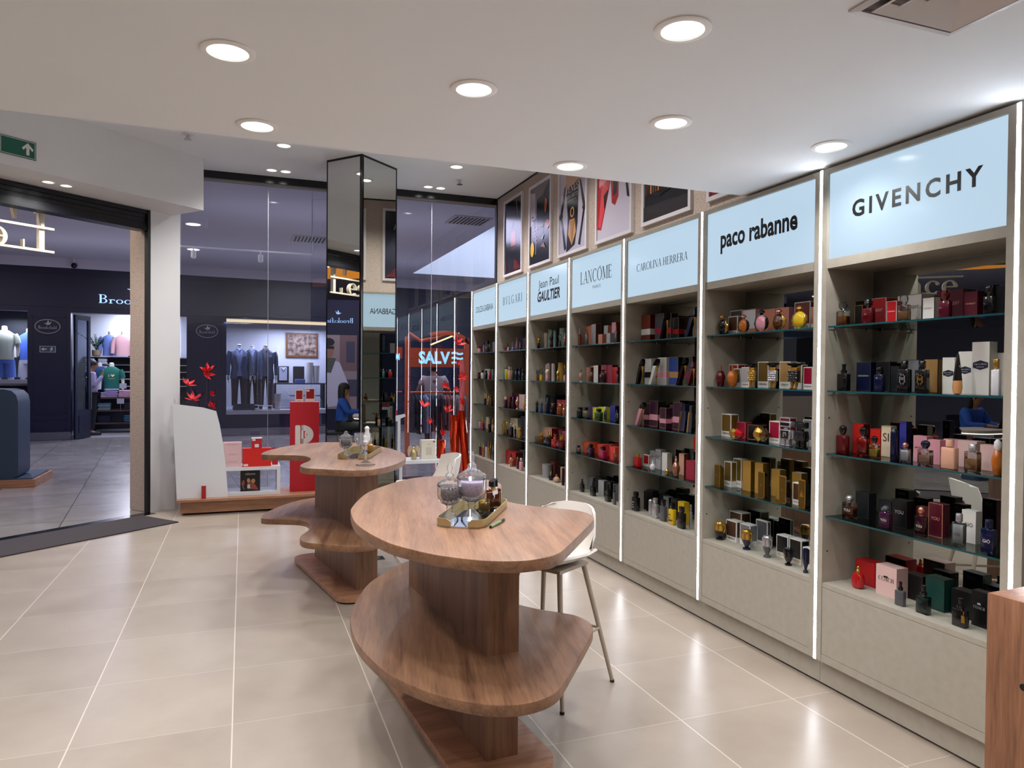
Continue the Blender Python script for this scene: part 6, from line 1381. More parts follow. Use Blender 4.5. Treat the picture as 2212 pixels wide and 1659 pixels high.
ITEMS = """
# 1 0
R|2.637|2.670|0.0612|0.0302|0.113|clear amber clear k||clear square bottle with black label and amber perfume
B|2.639|2.793|0.0563|0.0346|0.125|black|fe:gold|black box with gold edging, taller
B|2.581|2.723|0.0447|0.0342|0.095|black|fe:gold|small black box with gold edging
R|2.489|2.669|0.0565|0.0278|0.113|dred - black k||dark red square bottle with black cap
B|2.522|2.782|0.1192|0.0736|0.123|red|fe:white,t:L'INTERDIT,tc:white|large red box with white edging
B|2.393|2.718|0.0516|0.0342|0.097|red|fe:white,t:L'INTERDIT,tc:white|small red box with white edging
B|2.349|2.793|0.1245|0.0742|0.123|white|fe:black,t:L'INTERDIT,tc:black|large white box with black edging
R|2.302|2.669|0.0551|0.0271|0.111|clear peach clear k||clear square bottle with clear cap, pale perfume
B|2.214|2.723|0.0560|0.0344|0.097|white|fe:black,t:L'INTERDIT,tc:black|small white box with black edging
B|2.156|2.792|0.1192|0.0736|0.123|wine|fe:dred,t:L'INTERDIT,tc:nude|large wine-red box
R|2.106|2.667|0.0485|0.0239|0.112|wine - dred k||wine-red square bottle
B|2.027|2.723|0.0568|0.0349|0.102|wine|fe:dred,t:L'INTERDIT,tc:nude|smaller wine-red box
B|2.001|2.773|0.0574|0.0353|0.126|navy|fe:black,t:L'INTERDIT,tc:grey|dark navy box
R|1.922|2.665|0.0372|0.0182|0.113|black - black k||black square bottle at right end
B|1.948|2.783|0.0471|0.0342|0.119|black|fe:dgrey|black box at right end
# 1 1
R|2.637|2.680|0.0607|0.0299|0.126|black - black p||black bottle with narrow neck, leftmost
B|2.634|2.818|0.0664|0.0409|0.134|charcoal|fe:dgrey|dark grey box behind leftmost bottle
B|2.584|2.771|0.0821|0.0506|0.135|navy|fe:dgrey,t:GENTLEMAN,tc:lgrey|navy box with pale lettering
B|2.492|2.788|0.0725|0.0446|0.137|black|fe:dgrey|black shiny box behind small bottle
R|2.429|2.677|0.0464|0.0228|0.109|navy - black b||small dark bottle with silver base
B|2.384|2.733|0.0463|0.0342|0.116|charcoal|fe:black|short dark box
R|2.302|2.679|0.0568|0.0280|0.138|black - black c|em:silver|tall black bottle with silver emblem
B|2.355|2.807|0.0691|0.0425|0.144|grey|fe:black|grey box behind silver-emblem bottle
R|2.216|2.679|0.0545|0.0268|0.136|black - black c|em:gold|tall black bottle with gold emblem
B|2.262|2.806|0.0676|0.0416|0.146|tan|fe:black|tan-sided box behind gold-emblem bottle
B|2.149|2.763|0.0539|0.0342|0.150|white|hx:ange|shortest tall white box with dark hexagon
B|2.091|2.784|0.0590|0.0362|0.174|white|hx:ange|mid-height white box with dark hexagon
B|2.003|2.757|0.0713|0.0439|0.209|white|hx:ange|tallest white box with dark hexagon
V|2.058|2.682|0.0426|0.0426|0.161|drop peach black||pointed drop bottle fading black to peach
R|1.888|2.663|0.0313|0.0152|0.138|frost amber gold b||frosted bottle of orange perfume with gold cap
B|1.948|2.798|0.0422|0.0342|0.165|white||white box behind the frosted bottle
# 1 2
R|2.637|2.680|0.0605|0.0299|0.135|dred - black e||dark red bottle with black pebble cap
B|2.619|2.775|0.0640|0.0394|0.142|scarlet|fe:red,s:dred|tall scarlet box behind bright red bottle
R|2.516|2.680|0.0573|0.0283|0.137|clear scarlet black e||bright red bottle with black pebble cap
B|2.528|2.783|0.0580|0.0357|0.124|scarlet|fe:red|short scarlet box
R|2.433|2.657|0.0465|0.0229|0.101|clear yellow black e||clear bottle with ring handle, yellow perfume
B|2.469|2.783|0.0535|0.0342|0.142|cream|fe:tan,t:SI,tc:brown|tall cream box
V|2.368|2.701|0.0306|0.0306|0.160|cyl navy -||twisted navy column bottle
B|2.363|2.763|0.0343|0.0342|0.169|iblue|s:navy|tall violet-blue box
R|2.276|2.661|0.0432|0.0212|0.087|clear frost rose o||clear bottle with rose ball cap
B|2.284|2.775|0.0643|0.0396|0.112|pink|fe:ppink,t:MY~WAY,tc:wine|tall pink box with lettering
R|2.183|2.665|0.0583|0.0288|0.104|clear nude navy e||clear square bottle with navy pebble cap
B|2.210|2.763|0.0562|0.0345|0.102|pink|fe:ppink|mid pink box
B|2.161|2.802|0.0659|0.0406|0.108|pink|fe:ppink,t:MY~WAY,tc:wine|wide pink box
R|2.073|2.665|0.0610|0.0301|0.118|nude - nude c||opaque nude-pink bottle
B|2.082|2.800|0.0810|0.0499|0.109|ppink||pale pink wide box
R|1.972|2.659|0.0565|0.0278|0.109|clear peach silver c||wide clear bottle of peach perfume, silver cap
B|1.983|2.774|0.0607|0.0374|0.102|ppink|fe:nude|pale pink box at right
V|1.878|2.665|0.0390|0.0390|0.136|flask amber frost||amber flask with frosted cap at right end
# 1 3
R|2.592|2.682|0.0668|0.0330|0.108|clear damber silver o|t:YOU|amber square bottle with metal ball cap
B|2.580|2.769|0.0766|0.0472|0.120|charcoal|fe:dgrey|dark grey box, leftmost
B|2.468|2.786|0.0681|0.0419|0.099|charcoal|fe:black,t:YOU,tc:white|dark box with white lettering, left of the pair
B|2.357|2.748|0.0749|0.0461|0.122|black|fe:charcoal,t:YOU,tc:lgrey|black box with grey lettering beside plum bottle
R|2.373|2.664|0.0555|0.0274|0.099|plum - smoke o|t:YOU|near-black square bottle with ball cap
R|2.199|2.668|0.0511|0.0251|0.125|clear wine rose o|t:YOU|rounded wine-red bottle with rose ball cap
B|2.277|2.784|0.0594|0.0365|0.103|wine|fe:dred|wine box partly hidden behind rounded bottle
B|2.172|2.735|0.0647|0.0398|0.140|wine|fe:rose,t:YOU,tc:rose|wine box with rose edging
R|2.026|2.663|0.0496|0.0244|0.128|clear frost silver c|t:GIO|clear frosted bottle with silver cap
B|2.048|2.764|0.0595|0.0366|0.131|white|t:GIO,tc:charcoal|white box behind the clear bottle
R|1.901|2.658|0.0531|0.0261|0.128|navy - navy c|t:GIO|midnight-blue bottle with clear base
# 1 4
V|2.550|2.697|0.0628|0.0628|0.103|apple red gold||round red bottle with gold collar and charm
B|2.573|2.801|0.1147|0.0708|0.114|red|fe:dred|glossy red box
B|2.411|2.749|0.1104|0.0682|0.135|ppink|t:COACH,tc:black|pale pink box with black lettering and carriage mark
R|2.293|2.666|0.0437|0.0215|0.103|smoke - black p||dark bottle with rounded cap and tag
B|2.328|2.812|0.0853|0.0526|0.114|black|fe:dgrey|black box behind dark bottle
R|2.183|2.669|0.0570|0.0281|0.117|clear dgreen black p|tag:black|dark green bottle with hanging black tag
B|2.201|2.783|0.0901|0.0555|0.137|dgreen|fe:black|dark green box
B|2.097|2.802|0.0862|0.0531|0.110|black|fe:charcoal|black box behind the black bottle
R|2.019|2.670|0.0581|0.0286|0.112|black - black p|tag:gold|rounded black bottle with hanging gold tag
B|1.990|2.755|0.0633|0.0389|0.141|black|fe:charcoal,t:COACH,tc:lgrey|black box with lettering, right end
# 2 0
D|3.575|2.687|0.0961|0.0428|0.125|black gold gold||round black bottle with gold side
B|3.567|2.814|0.1115|0.0688|0.152|smoke|fr:white|tall white-framed box, leftmost
B|3.526|2.751|0.0847|0.0522|0.112|brown|fr:white,t:rabanne,tc:black|small white-framed box, second from left
D|3.378|2.684|0.0852|0.0379|0.110|amber black rose||round amber bottle with black cap
B|3.448|2.816|0.1191|0.0736|0.149|frost|fr:salmon|large salmon-framed box with pale picture
D|3.232|2.689|0.1072|0.0478|0.127|pink black black||round pink bottle with black sides and cap
B|3.287|2.816|0.1003|0.0619|0.137|salmon|fe:pink,s:pink|salmon box with dark flower motif
D|3.093|2.686|0.0932|0.0415|0.121|clear amber rose||round clear bottle half full of orange perfume
B|3.157|2.797|0.1019|0.0629|0.134|salmon|s:pink,fe:nude|salmon box beside flower box
D|2.934|2.681|0.0905|0.0403|0.123|yellow gold gold||round golden-yellow bottle, rightmost
B|3.018|2.811|0.1151|0.0710|0.154|rbrown|fr:white,t:rabanne,tc:black|large white-framed box with rosy picture
B|2.882|2.733|0.0215|0.0342|0.112|salmon|fr:white|narrow white-framed box at right end
# 2 1
V|3.588|2.688|0.0556|0.0556|0.127|vase dred rose||deep red vase bottle with rose ring handle
B|3.581|2.801|0.0832|0.0513|0.134|red|fr:white|white-framed red box, left
V|3.479|2.691|0.0608|0.0608|0.127|vase amber gold||amber vase bottle with gold ring handle
B|3.585|2.852|0.0749|0.0461|0.136|red|fr:white|white-framed red box, half hidden
B|3.495|2.754|0.0610|0.0375|0.109|dgold|fr:white|white-framed gold box
B|3.409|2.747|0.0696|0.0428|0.116|lgrey|fr:white,t:rabanne,tc:brown|white-framed silver box
A|3.282|2.671|0.0689|0.0305|0.135|gold gold black||gold figure bottle in scale dress
B|3.306|2.792|0.0863|0.0532|0.147|dgold|fr:white,t:rabanne,tc:black|white-framed box with gold figure
A|3.114|2.673|0.0778|0.0346|0.137|silver gold black||silver figure bottle in scale dress
B|3.132|2.791|0.0819|0.0505|0.146|tan|fr:white,t:rabanne,tc:black|white-framed box with pale gold figure
A|2.958|2.675|0.0896|0.0399|0.135|black gold black||black figure bottle in scale dress
B|3.047|2.795|0.0626|0.0385|0.128|dgold|fr:white|white-framed box behind black figure
B|2.896|2.725|0.0629|0.0387|0.114|crimson|fr:white,t:rabanne,tc:brown|small white-framed crimson box
# 2 2
B|3.578|2.753|0.0887|0.0547|0.135|dgold|fr:white,t:rabanne,tc:brown|tall white-framed gold box
G|3.423|2.679|0.1260|0.0563|0.064|gold red||faceted gold bottle with red liquid
B|3.533|2.839|0.0821|0.0506|0.074|crimson|fe:salmon|short salmon-edged crimson box
B|3.490|2.789|0.0762|0.0469|0.091|crimson|fe:salmon|taller salmon-edged crimson box
G|3.211|2.680|0.1317|0.0588|0.088|gold clear||faceted gold and clear bottle
B|3.360|2.773|0.0890|0.0549|0.084|black|fe:salmon|salmon-edged box with dark picture
B|3.148|2.740|0.0810|0.0499|0.120|crimson|fr:white,t:rabanne,tc:brown|white-framed crimson box, shorter
B|3.148|2.809|0.0776|0.0478|0.139|crimson|fr:white|taller white-framed crimson box
Q|3.009|2.676|0.0943|0.0420|0.130|silver||chrome robot-shaped bottle
Q|2.892|2.665|0.0890|0.0396|0.133|black||black robot-shaped bottle
B|2.968|2.795|0.0646|0.0397|0.139|grey|fr:white|white-framed grey box at right end
# 2 3
I|3.567|2.675|0.0521|0.0283|0.135|gold dgold||upright gold bar bottle, leftmost
B|3.558|2.746|0.0659|0.0405|0.151|dgold|fr:white,t:rabanne,tc:brown|white-framed olive-gold box, shorter
B|3.523|2.791|0.0758|0.0467|0.171|dgold|fr:white,t:rabanne,tc:brown|white-framed olive-gold box, taller
B|3.398|2.758|0.0719|0.0443|0.174|gold|s:dgold|plain gold box with red emblem
B|3.292|2.756|0.0685|0.0422|0.174|gold|s:dgold|plain gold box with dark emblem
I|3.166|2.664|0.0506|0.0275|0.145|gold black||gold bar bottle with triangle and black side
B|3.192|2.787|0.0698|0.0430|0.149|gold|s:dgold|plain gold box behind bar bottles
B|3.093|2.723|0.0485|0.0342|0.109|gold|s:dgold|short gold box
I|2.995|2.659|0.0511|0.0277|0.146|gold black||gold bar bottle with starburst
B|3.052|2.807|0.0696|0.0428|0.148|gold|s:dgold|wide gold box at back right
B|2.937|2.706|0.0669|0.0411|0.115|brown|fr:white,t:rabanne,tc:brown|white-framed brown box
I|2.852|2.653|0.0466|0.0253|0.146|gold black||gold bar bottle at right end
# 2 4
V|3.581|2.695|0.0698|0.0698|0.108|trophy gold black||trophy bottle with gold bowl and black foot
B|3.525|2.761|0.0955|0.0589|0.122|brown|fr:white,t:rabanne,tc:black|white-framed brown box, front
B|3.567|2.827|0.1104|0.0681|0.163|brown|fr:white|taller white-framed brown box behind
V|3.327|2.686|0.0619|0.0619|0.114|trophy navy gold||dark trophy bottle with gold top
B|3.419|2.773|0.0889|0.0548|0.121|grey|fr:white|white-framed grey box behind dark trophy
B|3.343|2.814|0.0970|0.0232|0.154|smoke|fr:white,t:rabanne,tc:lgrey|tall white-framed grey box
V|3.147|2.677|0.0540|0.0540|0.119|trophy smoke silver||smoky trophy bottle with silver top
B|3.110|2.773|0.0887|0.0547|0.121|black|fr:white,t:rabanne,tc:gold|white-framed black box, left
V|2.977|2.671|0.0512|0.0512|0.091|trophy black black||black trophy bottle with pale V mark
B|2.989|2.752|0.0874|0.0539|0.129|black|fr:white,t:rabanne,tc:gold|white-framed black box, right
V|2.835|2.652|0.0333|0.0333|0.123|trophy navy navy||navy trophy bottle at right end
B|2.898|2.733|0.0525|0.0342|0.106|navy|fr:white|white-framed navy box at right end
# 3 0
B|4.512|2.763|0.1209|0.0742|0.191|rbrown|s:dred,bd:white|red-brown box with white band
B|4.362|2.755|0.1098|0.0182|0.190|dgrey|s:black,fe:tan,bd:crimson|blue-grey box with crimson band
S|4.181|2.679|0.1054|0.0470|0.178|black red||black stiletto bottle with red edge
B|4.289|2.793|0.0881|0.0543|0.187|black|bd:red,fe:tan|black box with red band behind stiletto
B|4.130|2.748|0.0723|0.0445|0.145|black|s:black,bd:red,fe:tan|shorter black box with red band
S|3.875|2.679|0.1268|0.0566|0.178|navy navy||navy stiletto bottle with silver charms
B|3.979|2.793|0.0519|0.0342|0.191|grey|fe:tan|grey box at right end
# 3 1
S|4.504|2.684|0.1075|0.0479|0.178|black frost||black and clear stiletto bottle
B|4.522|2.832|0.1013|0.0625|0.186|white|bd:black|white box with black band, left
B|4.506|2.772|0.0869|0.0536|0.183|white|bd:black|white box with black band, right
S|4.319|2.687|0.1184|0.0528|0.177|frost black||polka-dot stiletto bottle with black top
B|4.290|2.759|0.1087|0.0671|0.187|white|bd:pink,dots:1,s:white|white dotted box with pink band
B|4.180|2.779|0.1073|0.0662|0.189|blue|bd:tan,fe:tan,s:black|blue box with tan band
S|3.974|2.683|0.1225|0.0547|0.179|black red||black stiletto bottle with scarlet edge
B|4.043|2.798|0.1044|0.0644|0.192|dgrey|bd:crimson,fe:tan,s:black|grey box with crimson band
S|3.851|2.668|0.0805|0.0358|0.152|wine wine||wine-red stiletto bottle at right end
# 3 2
S|4.503|2.690|0.1346|0.0601|0.169|pink black||pink stiletto bottle with black top
B|4.528|2.835|0.0892|0.0550|0.133|plum|bd:pink,fe:tan|plum box with pink band, leftmost
B|4.532|2.781|0.0816|0.0503|0.158|plum|bd:pink,fe:tan|plum box with pink band, second
B|4.409|2.768|0.1062|0.0656|0.181|plum|bd:pink,fe:tan,s:black|tallest plum box with pink band
B|4.243|2.729|0.0761|0.0468|0.140|plum|bd:pink,fe:tan|shortest plum box with pink band
B|4.186|2.782|0.0897|0.0553|0.163|plum|bd:pink,fe:tan|plum box with pink band, second from right
B|4.114|2.745|0.1013|0.0148|0.183|plum|bd:pink,fe:tan|rightmost plum box with pink band
L|3.936|2.674|0.1053|0.0470|0.180|navy dgold||slanted dark bottle with gold edge
L|3.843|2.661|0.0714|0.0317|0.174|black gold||slanted black bottle with gold edge at right end
# 3 3
R|4.526|2.678|0.0725|0.0358|0.094|red - gold c||short red bottle with gold cap and cord
B|4.523|2.756|0.0720|0.0162|0.085|red|fr:white|white-framed red box
V|4.323|2.680|0.0486|0.0486|0.069|ball frost frost||frosted round bottle with white tip
B|4.466|2.786|0.0666|0.0410|0.119|lgrey|t:212,tc:charcoal|pale grey box with dark numerals, shorter
B|4.375|2.776|0.0661|0.0406|0.138|lgrey|t:212,tc:charcoal|pale grey box with dark numerals, taller
B|4.276|2.766|0.0659|0.0405|0.124|white|s:beige|white box with sideways lettering
V|4.140|2.679|0.0277|0.0277|0.036|knob gold gold||small gold ball stopper lying down
V|4.028|2.675|0.0491|0.0491|0.133|flask rose rose||rose glass bottle with domed cap
B|4.072|2.764|0.0589|0.0362|0.142|nude|s:rbrown|rose-brown box
B|3.855|2.694|0.0930|0.0574|0.122|crimson|fe:wine|crimson bag-shaped pack at right end
# 3 4
R|4.539|2.677|0.0666|0.0329|0.139|black - black b|t:212|black bottle with clear base, leftmost
B|4.542|2.786|0.0680|0.0419|0.136|black|s:black|black box, leftmost of pair
B|4.465|2.771|0.0822|0.0506|0.157|black|s:black|black box, right of pair
V|4.359|2.691|0.0318|0.0318|0.132|cyl silver -||brushed silver cylinder
R|4.266|2.670|0.0579|0.0286|0.138|silver - silver b||square silver bottle with black side
B|4.399|2.825|0.0866|0.0534|0.132|charcoal|s:black|charcoal box behind silver bottle
R|4.156|2.664|0.0562|0.0277|0.145|smoke - black b||smoky charcoal bottle
B|4.297|2.796|0.0667|0.0411|0.135|grey|s:black|grey-topped box
R|4.042|2.660|0.0581|0.0286|0.142|yellow - black b|t:212|yellow bottle with black cap and chequers
B|4.186|2.787|0.0702|0.0432|0.139|black|s:black|black box behind yellow bottle
B|4.042|2.747|0.0701|0.0432|0.146|yellow|s:yellow|yellow box
R|3.921|2.651|0.0631|0.0312|0.140|black - charcoal b||black hexagonal bottle
R|3.881|2.693|0.0192|0.0152|0.158|silver - silver b||silver bottle at right end
# 4 0
R|5.491|2.675|0.0372|0.0182|0.149|rbrown - silver p||slim brown bottle with silver top
B|5.462|2.775|0.0959|0.0592|0.171|salmon|s:rose|rose-gold box, leftmost
R|5.347|2.670|0.0382|0.0187|0.152|clear ppink rose p||slim clear pink bottle, left
B|5.315|2.739|0.0763|0.0470|0.173|lgrey|s:brown,fe:pink|silver-pink patterned box
B|5.157|2.717|0.0686|0.0422|0.082|salmon|fe:rose|small rose box with white medallion
B|5.145|2.760|0.0669|0.0412|0.153|lgrey|s:salmon|tall silver box
B|5.001|2.704|0.0611|0.0376|0.084|lgrey|fe:rose|short silver box with rose edge
B|5.193|2.803|0.0507|0.0342|0.156|dgold|fe:brown|brown and gold box behind
B|5.006|2.756|0.0670|0.0412|0.169|pink|s:rbrown|tallest pink box with circle
R|4.846|2.668|0.0238|0.0152|0.145|clear ppink rose p||slim clear pink bottle, right end
# 4 1
V|5.465|2.678|0.0349|0.0349|0.106|goblet nude clear||peach bottle on a clear stem
B|5.464|2.813|0.0922|0.0568|0.138|nude|s:brown|peach box, left
B|5.438|2.759|0.0771|0.0475|0.124|salmon|s:rbrown|peach box, right
R|5.268|2.666|0.0421|0.0206|0.122|clear peach clear o||clear bottle with faceted stopper
B|5.323|2.770|0.0805|0.0496|0.140|white|s:dred|white box with dark red side
B|5.202|2.785|0.0972|0.0600|0.143|crimson|s:dred|crimson box, left
R|5.045|2.666|0.0634|0.0313|0.109|clear wine black f||clear bottle with black flower cap
B|5.085|2.772|0.0854|0.0527|0.142|crimson|s:dred|crimson box, middle
B|4.942|2.740|0.0796|0.0491|0.123|red|s:dred|red box, right
R|4.816|2.663|0.0175|0.0152|0.097|clear pink black o||clear pink bottle at right end
# 4 2
R|5.472|2.679|0.0753|0.0372|0.086|clear plum black b||purple bottle with black cap
B|5.458|2.848|0.1031|0.0636|0.093|purple|s:purple|purple box, left
B|5.400|2.783|0.1019|0.0629|0.096|purple|s:navy|purple box, right
R|5.367|2.680|0.0777|0.0385|0.091|clear cream black b||pale yellow bottle with black cap
B|5.300|2.746|0.0681|0.0419|0.092|lime|s:lime|lime-yellow box, narrow
B|5.257|2.806|0.1244|0.0742|0.097|lime|s:lime|lime-yellow box, wide
R|5.128|2.675|0.0809|0.0400|0.089|clear green navy b||green bottle with dark cap
R|5.092|2.713|0.0323|0.0157|0.109|clear lilac frost b||tall clear lilac bottle
B|5.031|2.771|0.0815|0.0502|0.118|iblue|s:navy|violet-blue box
V|4.825|2.670|0.0489|0.0489|0.096|drop black black||black flask-shaped bottle at right end
# 4 3
R|5.485|2.672|0.0491|0.0242|0.062|clear ppink black b||small clear bottle with black cap
B|5.485|2.848|0.0488|0.0342|0.065|coral||narrow coral box at left
B|5.452|2.761|0.1143|0.0705|0.087|orange|s:orange|orange box, left
B|5.432|2.813|0.1027|0.0310|0.091|orange|s:orange|orange box, right
R|5.269|2.676|0.0836|0.0414|0.091|plum - black b||dark plum bottle with black cap
B|5.194|2.752|0.0877|0.0541|0.096|coral|s:coral|coral box behind magenta bottle
B|5.165|2.814|0.1063|0.0656|0.098|coral|s:coral|coral box further back
R|5.040|2.670|0.0794|0.0393|0.094|magenta - black b||magenta bottle with black cap
B|4.951|2.730|0.0802|0.0494|0.101|coral|s:coral|coral box at right
R|4.817|2.653|0.0275|0.0152|0.087|clear peach orange b||clear bottle with orange cap, right end
# 4 4
R|5.408|2.672|0.0478|0.0235|0.107|black - black p||black ribbed bottle, left
B|5.462|2.805|0.0951|0.0586|0.110|grey|s:dgrey|grey translucent box, left
R|5.205|2.670|0.0610|0.0301|0.119|black - black p||black ribbed bottle, second from left
B|5.317|2.809|0.1089|0.0672|0.130|black|s:black|black box at back
B|5.192|2.765|0.0960|0.0592|0.121|lgrey|s:dgrey|pale grey box, middle
B|5.065|2.757|0.1016|0.0627|0.131|black|s:black|black box, right
R|4.933|2.661|0.0631|0.0311|0.132|black - black p||black ribbed bottle, third from left
B|4.946|2.762|0.0862|0.0532|0.129|dgrey|s:black|dark grey box, right end
R|4.797|2.643|0.0319|0.0156|0.145|smoke - black p||smoky ribbed bottle at right end
# 5 0
T|6.421|2.687|0.0527|0.0527|0.148|gold black gold||torso bottle with gold bodice and black base
C|6.425|2.817|0.0481|0.0481|0.170|lgrey||silver ribbed tin, left
C|6.425|2.768|0.0456|0.0456|0.159|cream||cream ribbed tin
C|6.371|2.794|0.0571|0.0571|0.186|pteal||pale teal ribbed tin, left
T|6.118|2.687|0.0525|0.0525|0.159|black dred gold||black and red torso bottle
C|6.241|2.782|0.0324|0.0324|0.170|pteal||pale teal ribbed tin, middle
T|5.914|2.684|0.0465|0.0465|0.157|clear brown gold||clear torso bottle with brown base
C|6.096|2.801|0.0712|0.0712|0.186|pteal||pale teal ribbed tin, tallest
T|5.779|2.669|0.0279|0.0279|0.122|rose wine rose||rose torso bottle at right end
# 5 1
T|6.425|2.683|0.0455|0.0455|0.140|clear damber silver||clear torso bottle with amber base
C|6.430|2.823|0.0357|0.0357|0.163|lgrey||silver ribbed tin, leftmost
T|6.335|2.681|0.0518|0.0518|0.154|clear yellow gold||clear torso bottle with yellow base
C|6.429|2.784|0.0375|0.0375|0.161|white||white ribbed tin
T|6.181|2.677|0.0530|0.0530|0.148|cream pink rose||cream and pink torso bottle
C|6.357|2.773|0.0353|0.0353|0.170|ppink||pale pink ribbed tin
C|6.233|2.765|0.0394|0.0394|0.164|white||white patterned tin
T|5.937|2.678|0.0444|0.0444|0.128|gold gold gold||all-gold torso bottle
C|6.143|2.811|0.0704|0.0704|0.173|gold||gold ribbed tin
T|5.783|2.672|0.0323|0.0323|0.154|clear pink gold||clear pink torso bottle at right end
# 5 2
T|6.428|2.680|0.0397|0.0397|0.134|navy black gold||black torso bottle with gold neck
T|6.321|2.679|0.0470|0.0470|0.133|smoke blue silver||striped blue torso bottle
T|6.176|2.677|0.0434|0.0434|0.141|navy navy silver||navy torso bottle
C|6.410|2.803|0.0747|0.0747|0.163|navy||dark blue ribbed tin, left
C|6.297|2.804|0.0763|0.0763|0.169|charcoal||dark blue-black ribbed tin, right
V|6.065|2.685|0.0402|0.0402|0.096|crown black gold||black bottle with gold crown cap
V|5.890|2.685|0.0690|0.0690|0.104|crown damber gold||amber bottle with gold crown cap
B|6.096|2.798|0.1061|0.0655|0.125|crimson|s:dred|crimson box, left
B|5.950|2.771|0.0841|0.0518|0.128|crimson|s:dred|crimson box, right
V|5.758|2.660|0.0285|0.0285|0.099|crown rose rose||rose bottle with crown cap at right end
# 5 3
H|6.364|2.698|0.1669|0.0746|0.108|clear amber||amber bottle with legs-in-air stopper
B|6.408|2.856|0.0785|0.0484|0.142|pink|s:wine|narrow pink box
B|6.340|2.789|0.2144|0.0742|0.148|nude|s:crimson|pink shaded box
H|6.153|2.690|0.1563|0.0699|0.133|black black||black bottle with legs-in-air stopper
B|6.188|2.837|0.1907|0.0182|0.150|crimson|s:dred|crimson box
H|5.989|2.679|0.1055|0.0470|0.122|red red||red bottle with legs-in-air stopper
H|5.845|2.676|0.1374|0.0614|0.128|clear red||red and gold bottle with legs-in-air stopper
B|6.091|2.799|0.0782|0.0482|0.144|dred||dark red box
B|5.876|2.739|0.0770|0.0474|0.151|crimson|s:red|wrinkled crimson foil pack
# 5 4
B|6.384|2.770|0.1348|0.0282|0.111|salmon||orange-pink box, leftmost
C|6.266|2.724|0.0969|0.0969|0.126|lgrey||grey marbled drum
V|6.088|2.684|0.0481|0.0481|0.086|flask black gold||black flask bottle with gold cap
C|6.126|2.742|0.0329|0.0329|0.133|wine||dark red ornate column bottle
V|5.961|2.685|0.0699|0.0699|0.074|ball nude gold||nude round bottle with gold cap
B|6.285|2.814|0.0916|0.0565|0.144|rbrown||rose-brown box at back
C|6.138|2.812|0.0539|0.0539|0.132|black||black-lidded drum at back
C|5.954|2.745|0.0462|0.0462|0.138|cream||beige drum
C|5.772|2.663|0.0252|0.0252|0.151|wine||dark red foil cylinder at right end
# 6 0
V|7.346|2.687|0.0536|0.0536|0.073|ring red silver||red and white ring-shaped bottle
V|7.259|2.679|0.0475|0.0475|0.093|ring white red||white and red ring-shaped bottle
V|7.130|2.683|0.0443|0.0443|0.091|ring lilac lilac||lilac ring-shaped bottle, left
V|7.004|2.675|0.0386|0.0386|0.081|ring purple lilac||lilac ring-shaped bottle, right
V|7.261|2.784|0.0375|0.0375|0.154|apple pink pink||pink jar bottle at back
V|7.158|2.783|0.0345|0.0345|0.155|apple blue blue||bright blue jar bottle at back
V|6.875|2.672|0.0428|0.0428|0.074|ring black gold||black and gold ring-shaped bottle
B|6.968|2.791|0.1138|0.0702|0.128|plum|s:black|plum box at right end
# 6 1
V|7.357|2.681|0.0303|0.0303|0.129|cyl teal black||teal cylinder bottle with black cap
V|7.292|2.680|0.0401|0.0401|0.131|cyl yellow black||yellow cylinder bottle with black cap
R|7.199|2.677|0.0485|0.0238|0.138|nude - silver c||peach tall bottle
R|7.357|2.763|0.0314|0.0153|0.138|cream - gold c||pale bottle with gold cap at back
B|7.188|2.760|0.0808|0.0498|0.121|charcoal|fe:tan|dark box with pale lettering
R|6.970|2.670|0.0378|0.0185|0.129|navy - navy b||navy bottle with gold edge
R|6.882|2.675|0.0401|0.0197|0.131|black - black b||tall black bottle
R|6.763|2.663|0.0296|0.0152|0.107|charcoal - black b||shorter black bottle at right end
# 6 2
B|7.328|2.743|0.0889|0.0548|0.114|red|s:dred|red box at left
R|7.302|2.674|0.0552|0.0272|0.113|plum - cream b||plum bottle with white bow cap
R|7.175|2.675|0.0384|0.0188|0.120|black - charcoal e||black-green bottle
R|7.077|2.673|0.0310|0.0152|0.120|plum - purple e||plum bottle with purple cap
V|6.942|2.672|0.0430|0.0430|0.126|goblet rose white||rose-gold bottle on white foot
B|7.251|2.813|0.2436|0.0742|0.154|wine|s:dred|wide wine box at back
B|6.981|2.773|0.1513|0.0742|0.147|ppink|s:nude|pale pink box
V|6.703|2.663|0.0257|0.0257|0.108|flask amber gold||amber bottle at right end
# 6 3
R|7.350|2.672|0.0453|0.0222|0.165|gold - gold f||slim gold bottle with ornate cap
R|7.234|2.668|0.0498|0.0245|0.146|clear amber gold o||amber bottle with gold ball cap
B|7.260|2.793|0.2261|0.0742|0.181|cream|s:beige|cream box
R|7.093|2.665|0.0601|0.0297|0.147|black - silver f||black bottle with silver figure cap
R|6.945|2.653|0.0290|0.0152|0.132|black - gold o||small black bottle with gold cap
B|7.198|2.846|0.1386|0.0282|0.205|navy|s:navy|navy box, left
B|7.019|2.797|0.1029|0.0635|0.216|navy|fe:white|navy box with white label
R|6.830|2.656|0.0640|0.0316|0.113|gold - gold k||gold and black striped bottle
# 6 4
B|7.218|2.743|0.3094|0.0742|0.150|red|s:dred|large dark red gift box
V|7.116|2.675|0.0496|0.0496|0.136|lattice rose black||lattice bottle of rose gold and black
B|7.078|2.813|0.1162|0.0718|0.174|charcoal|fe:white|floral dark box
R|6.916|2.671|0.0420|0.0206|0.121|dred - gold c||dark red bottle with gold cap
R|6.785|2.660|0.0603|0.0297|0.131|pink - silver o||matt pink bottle
B|7.055|2.813|0.0911|0.0561|0.158|black||black box at back
# 7 0
R|8.241|2.679|0.0766|0.0379|0.084|pink - red f||pink bottle with red flower cap
R|8.226|2.717|0.0675|0.0333|0.098|clear pink black b||clear bottle with black cap
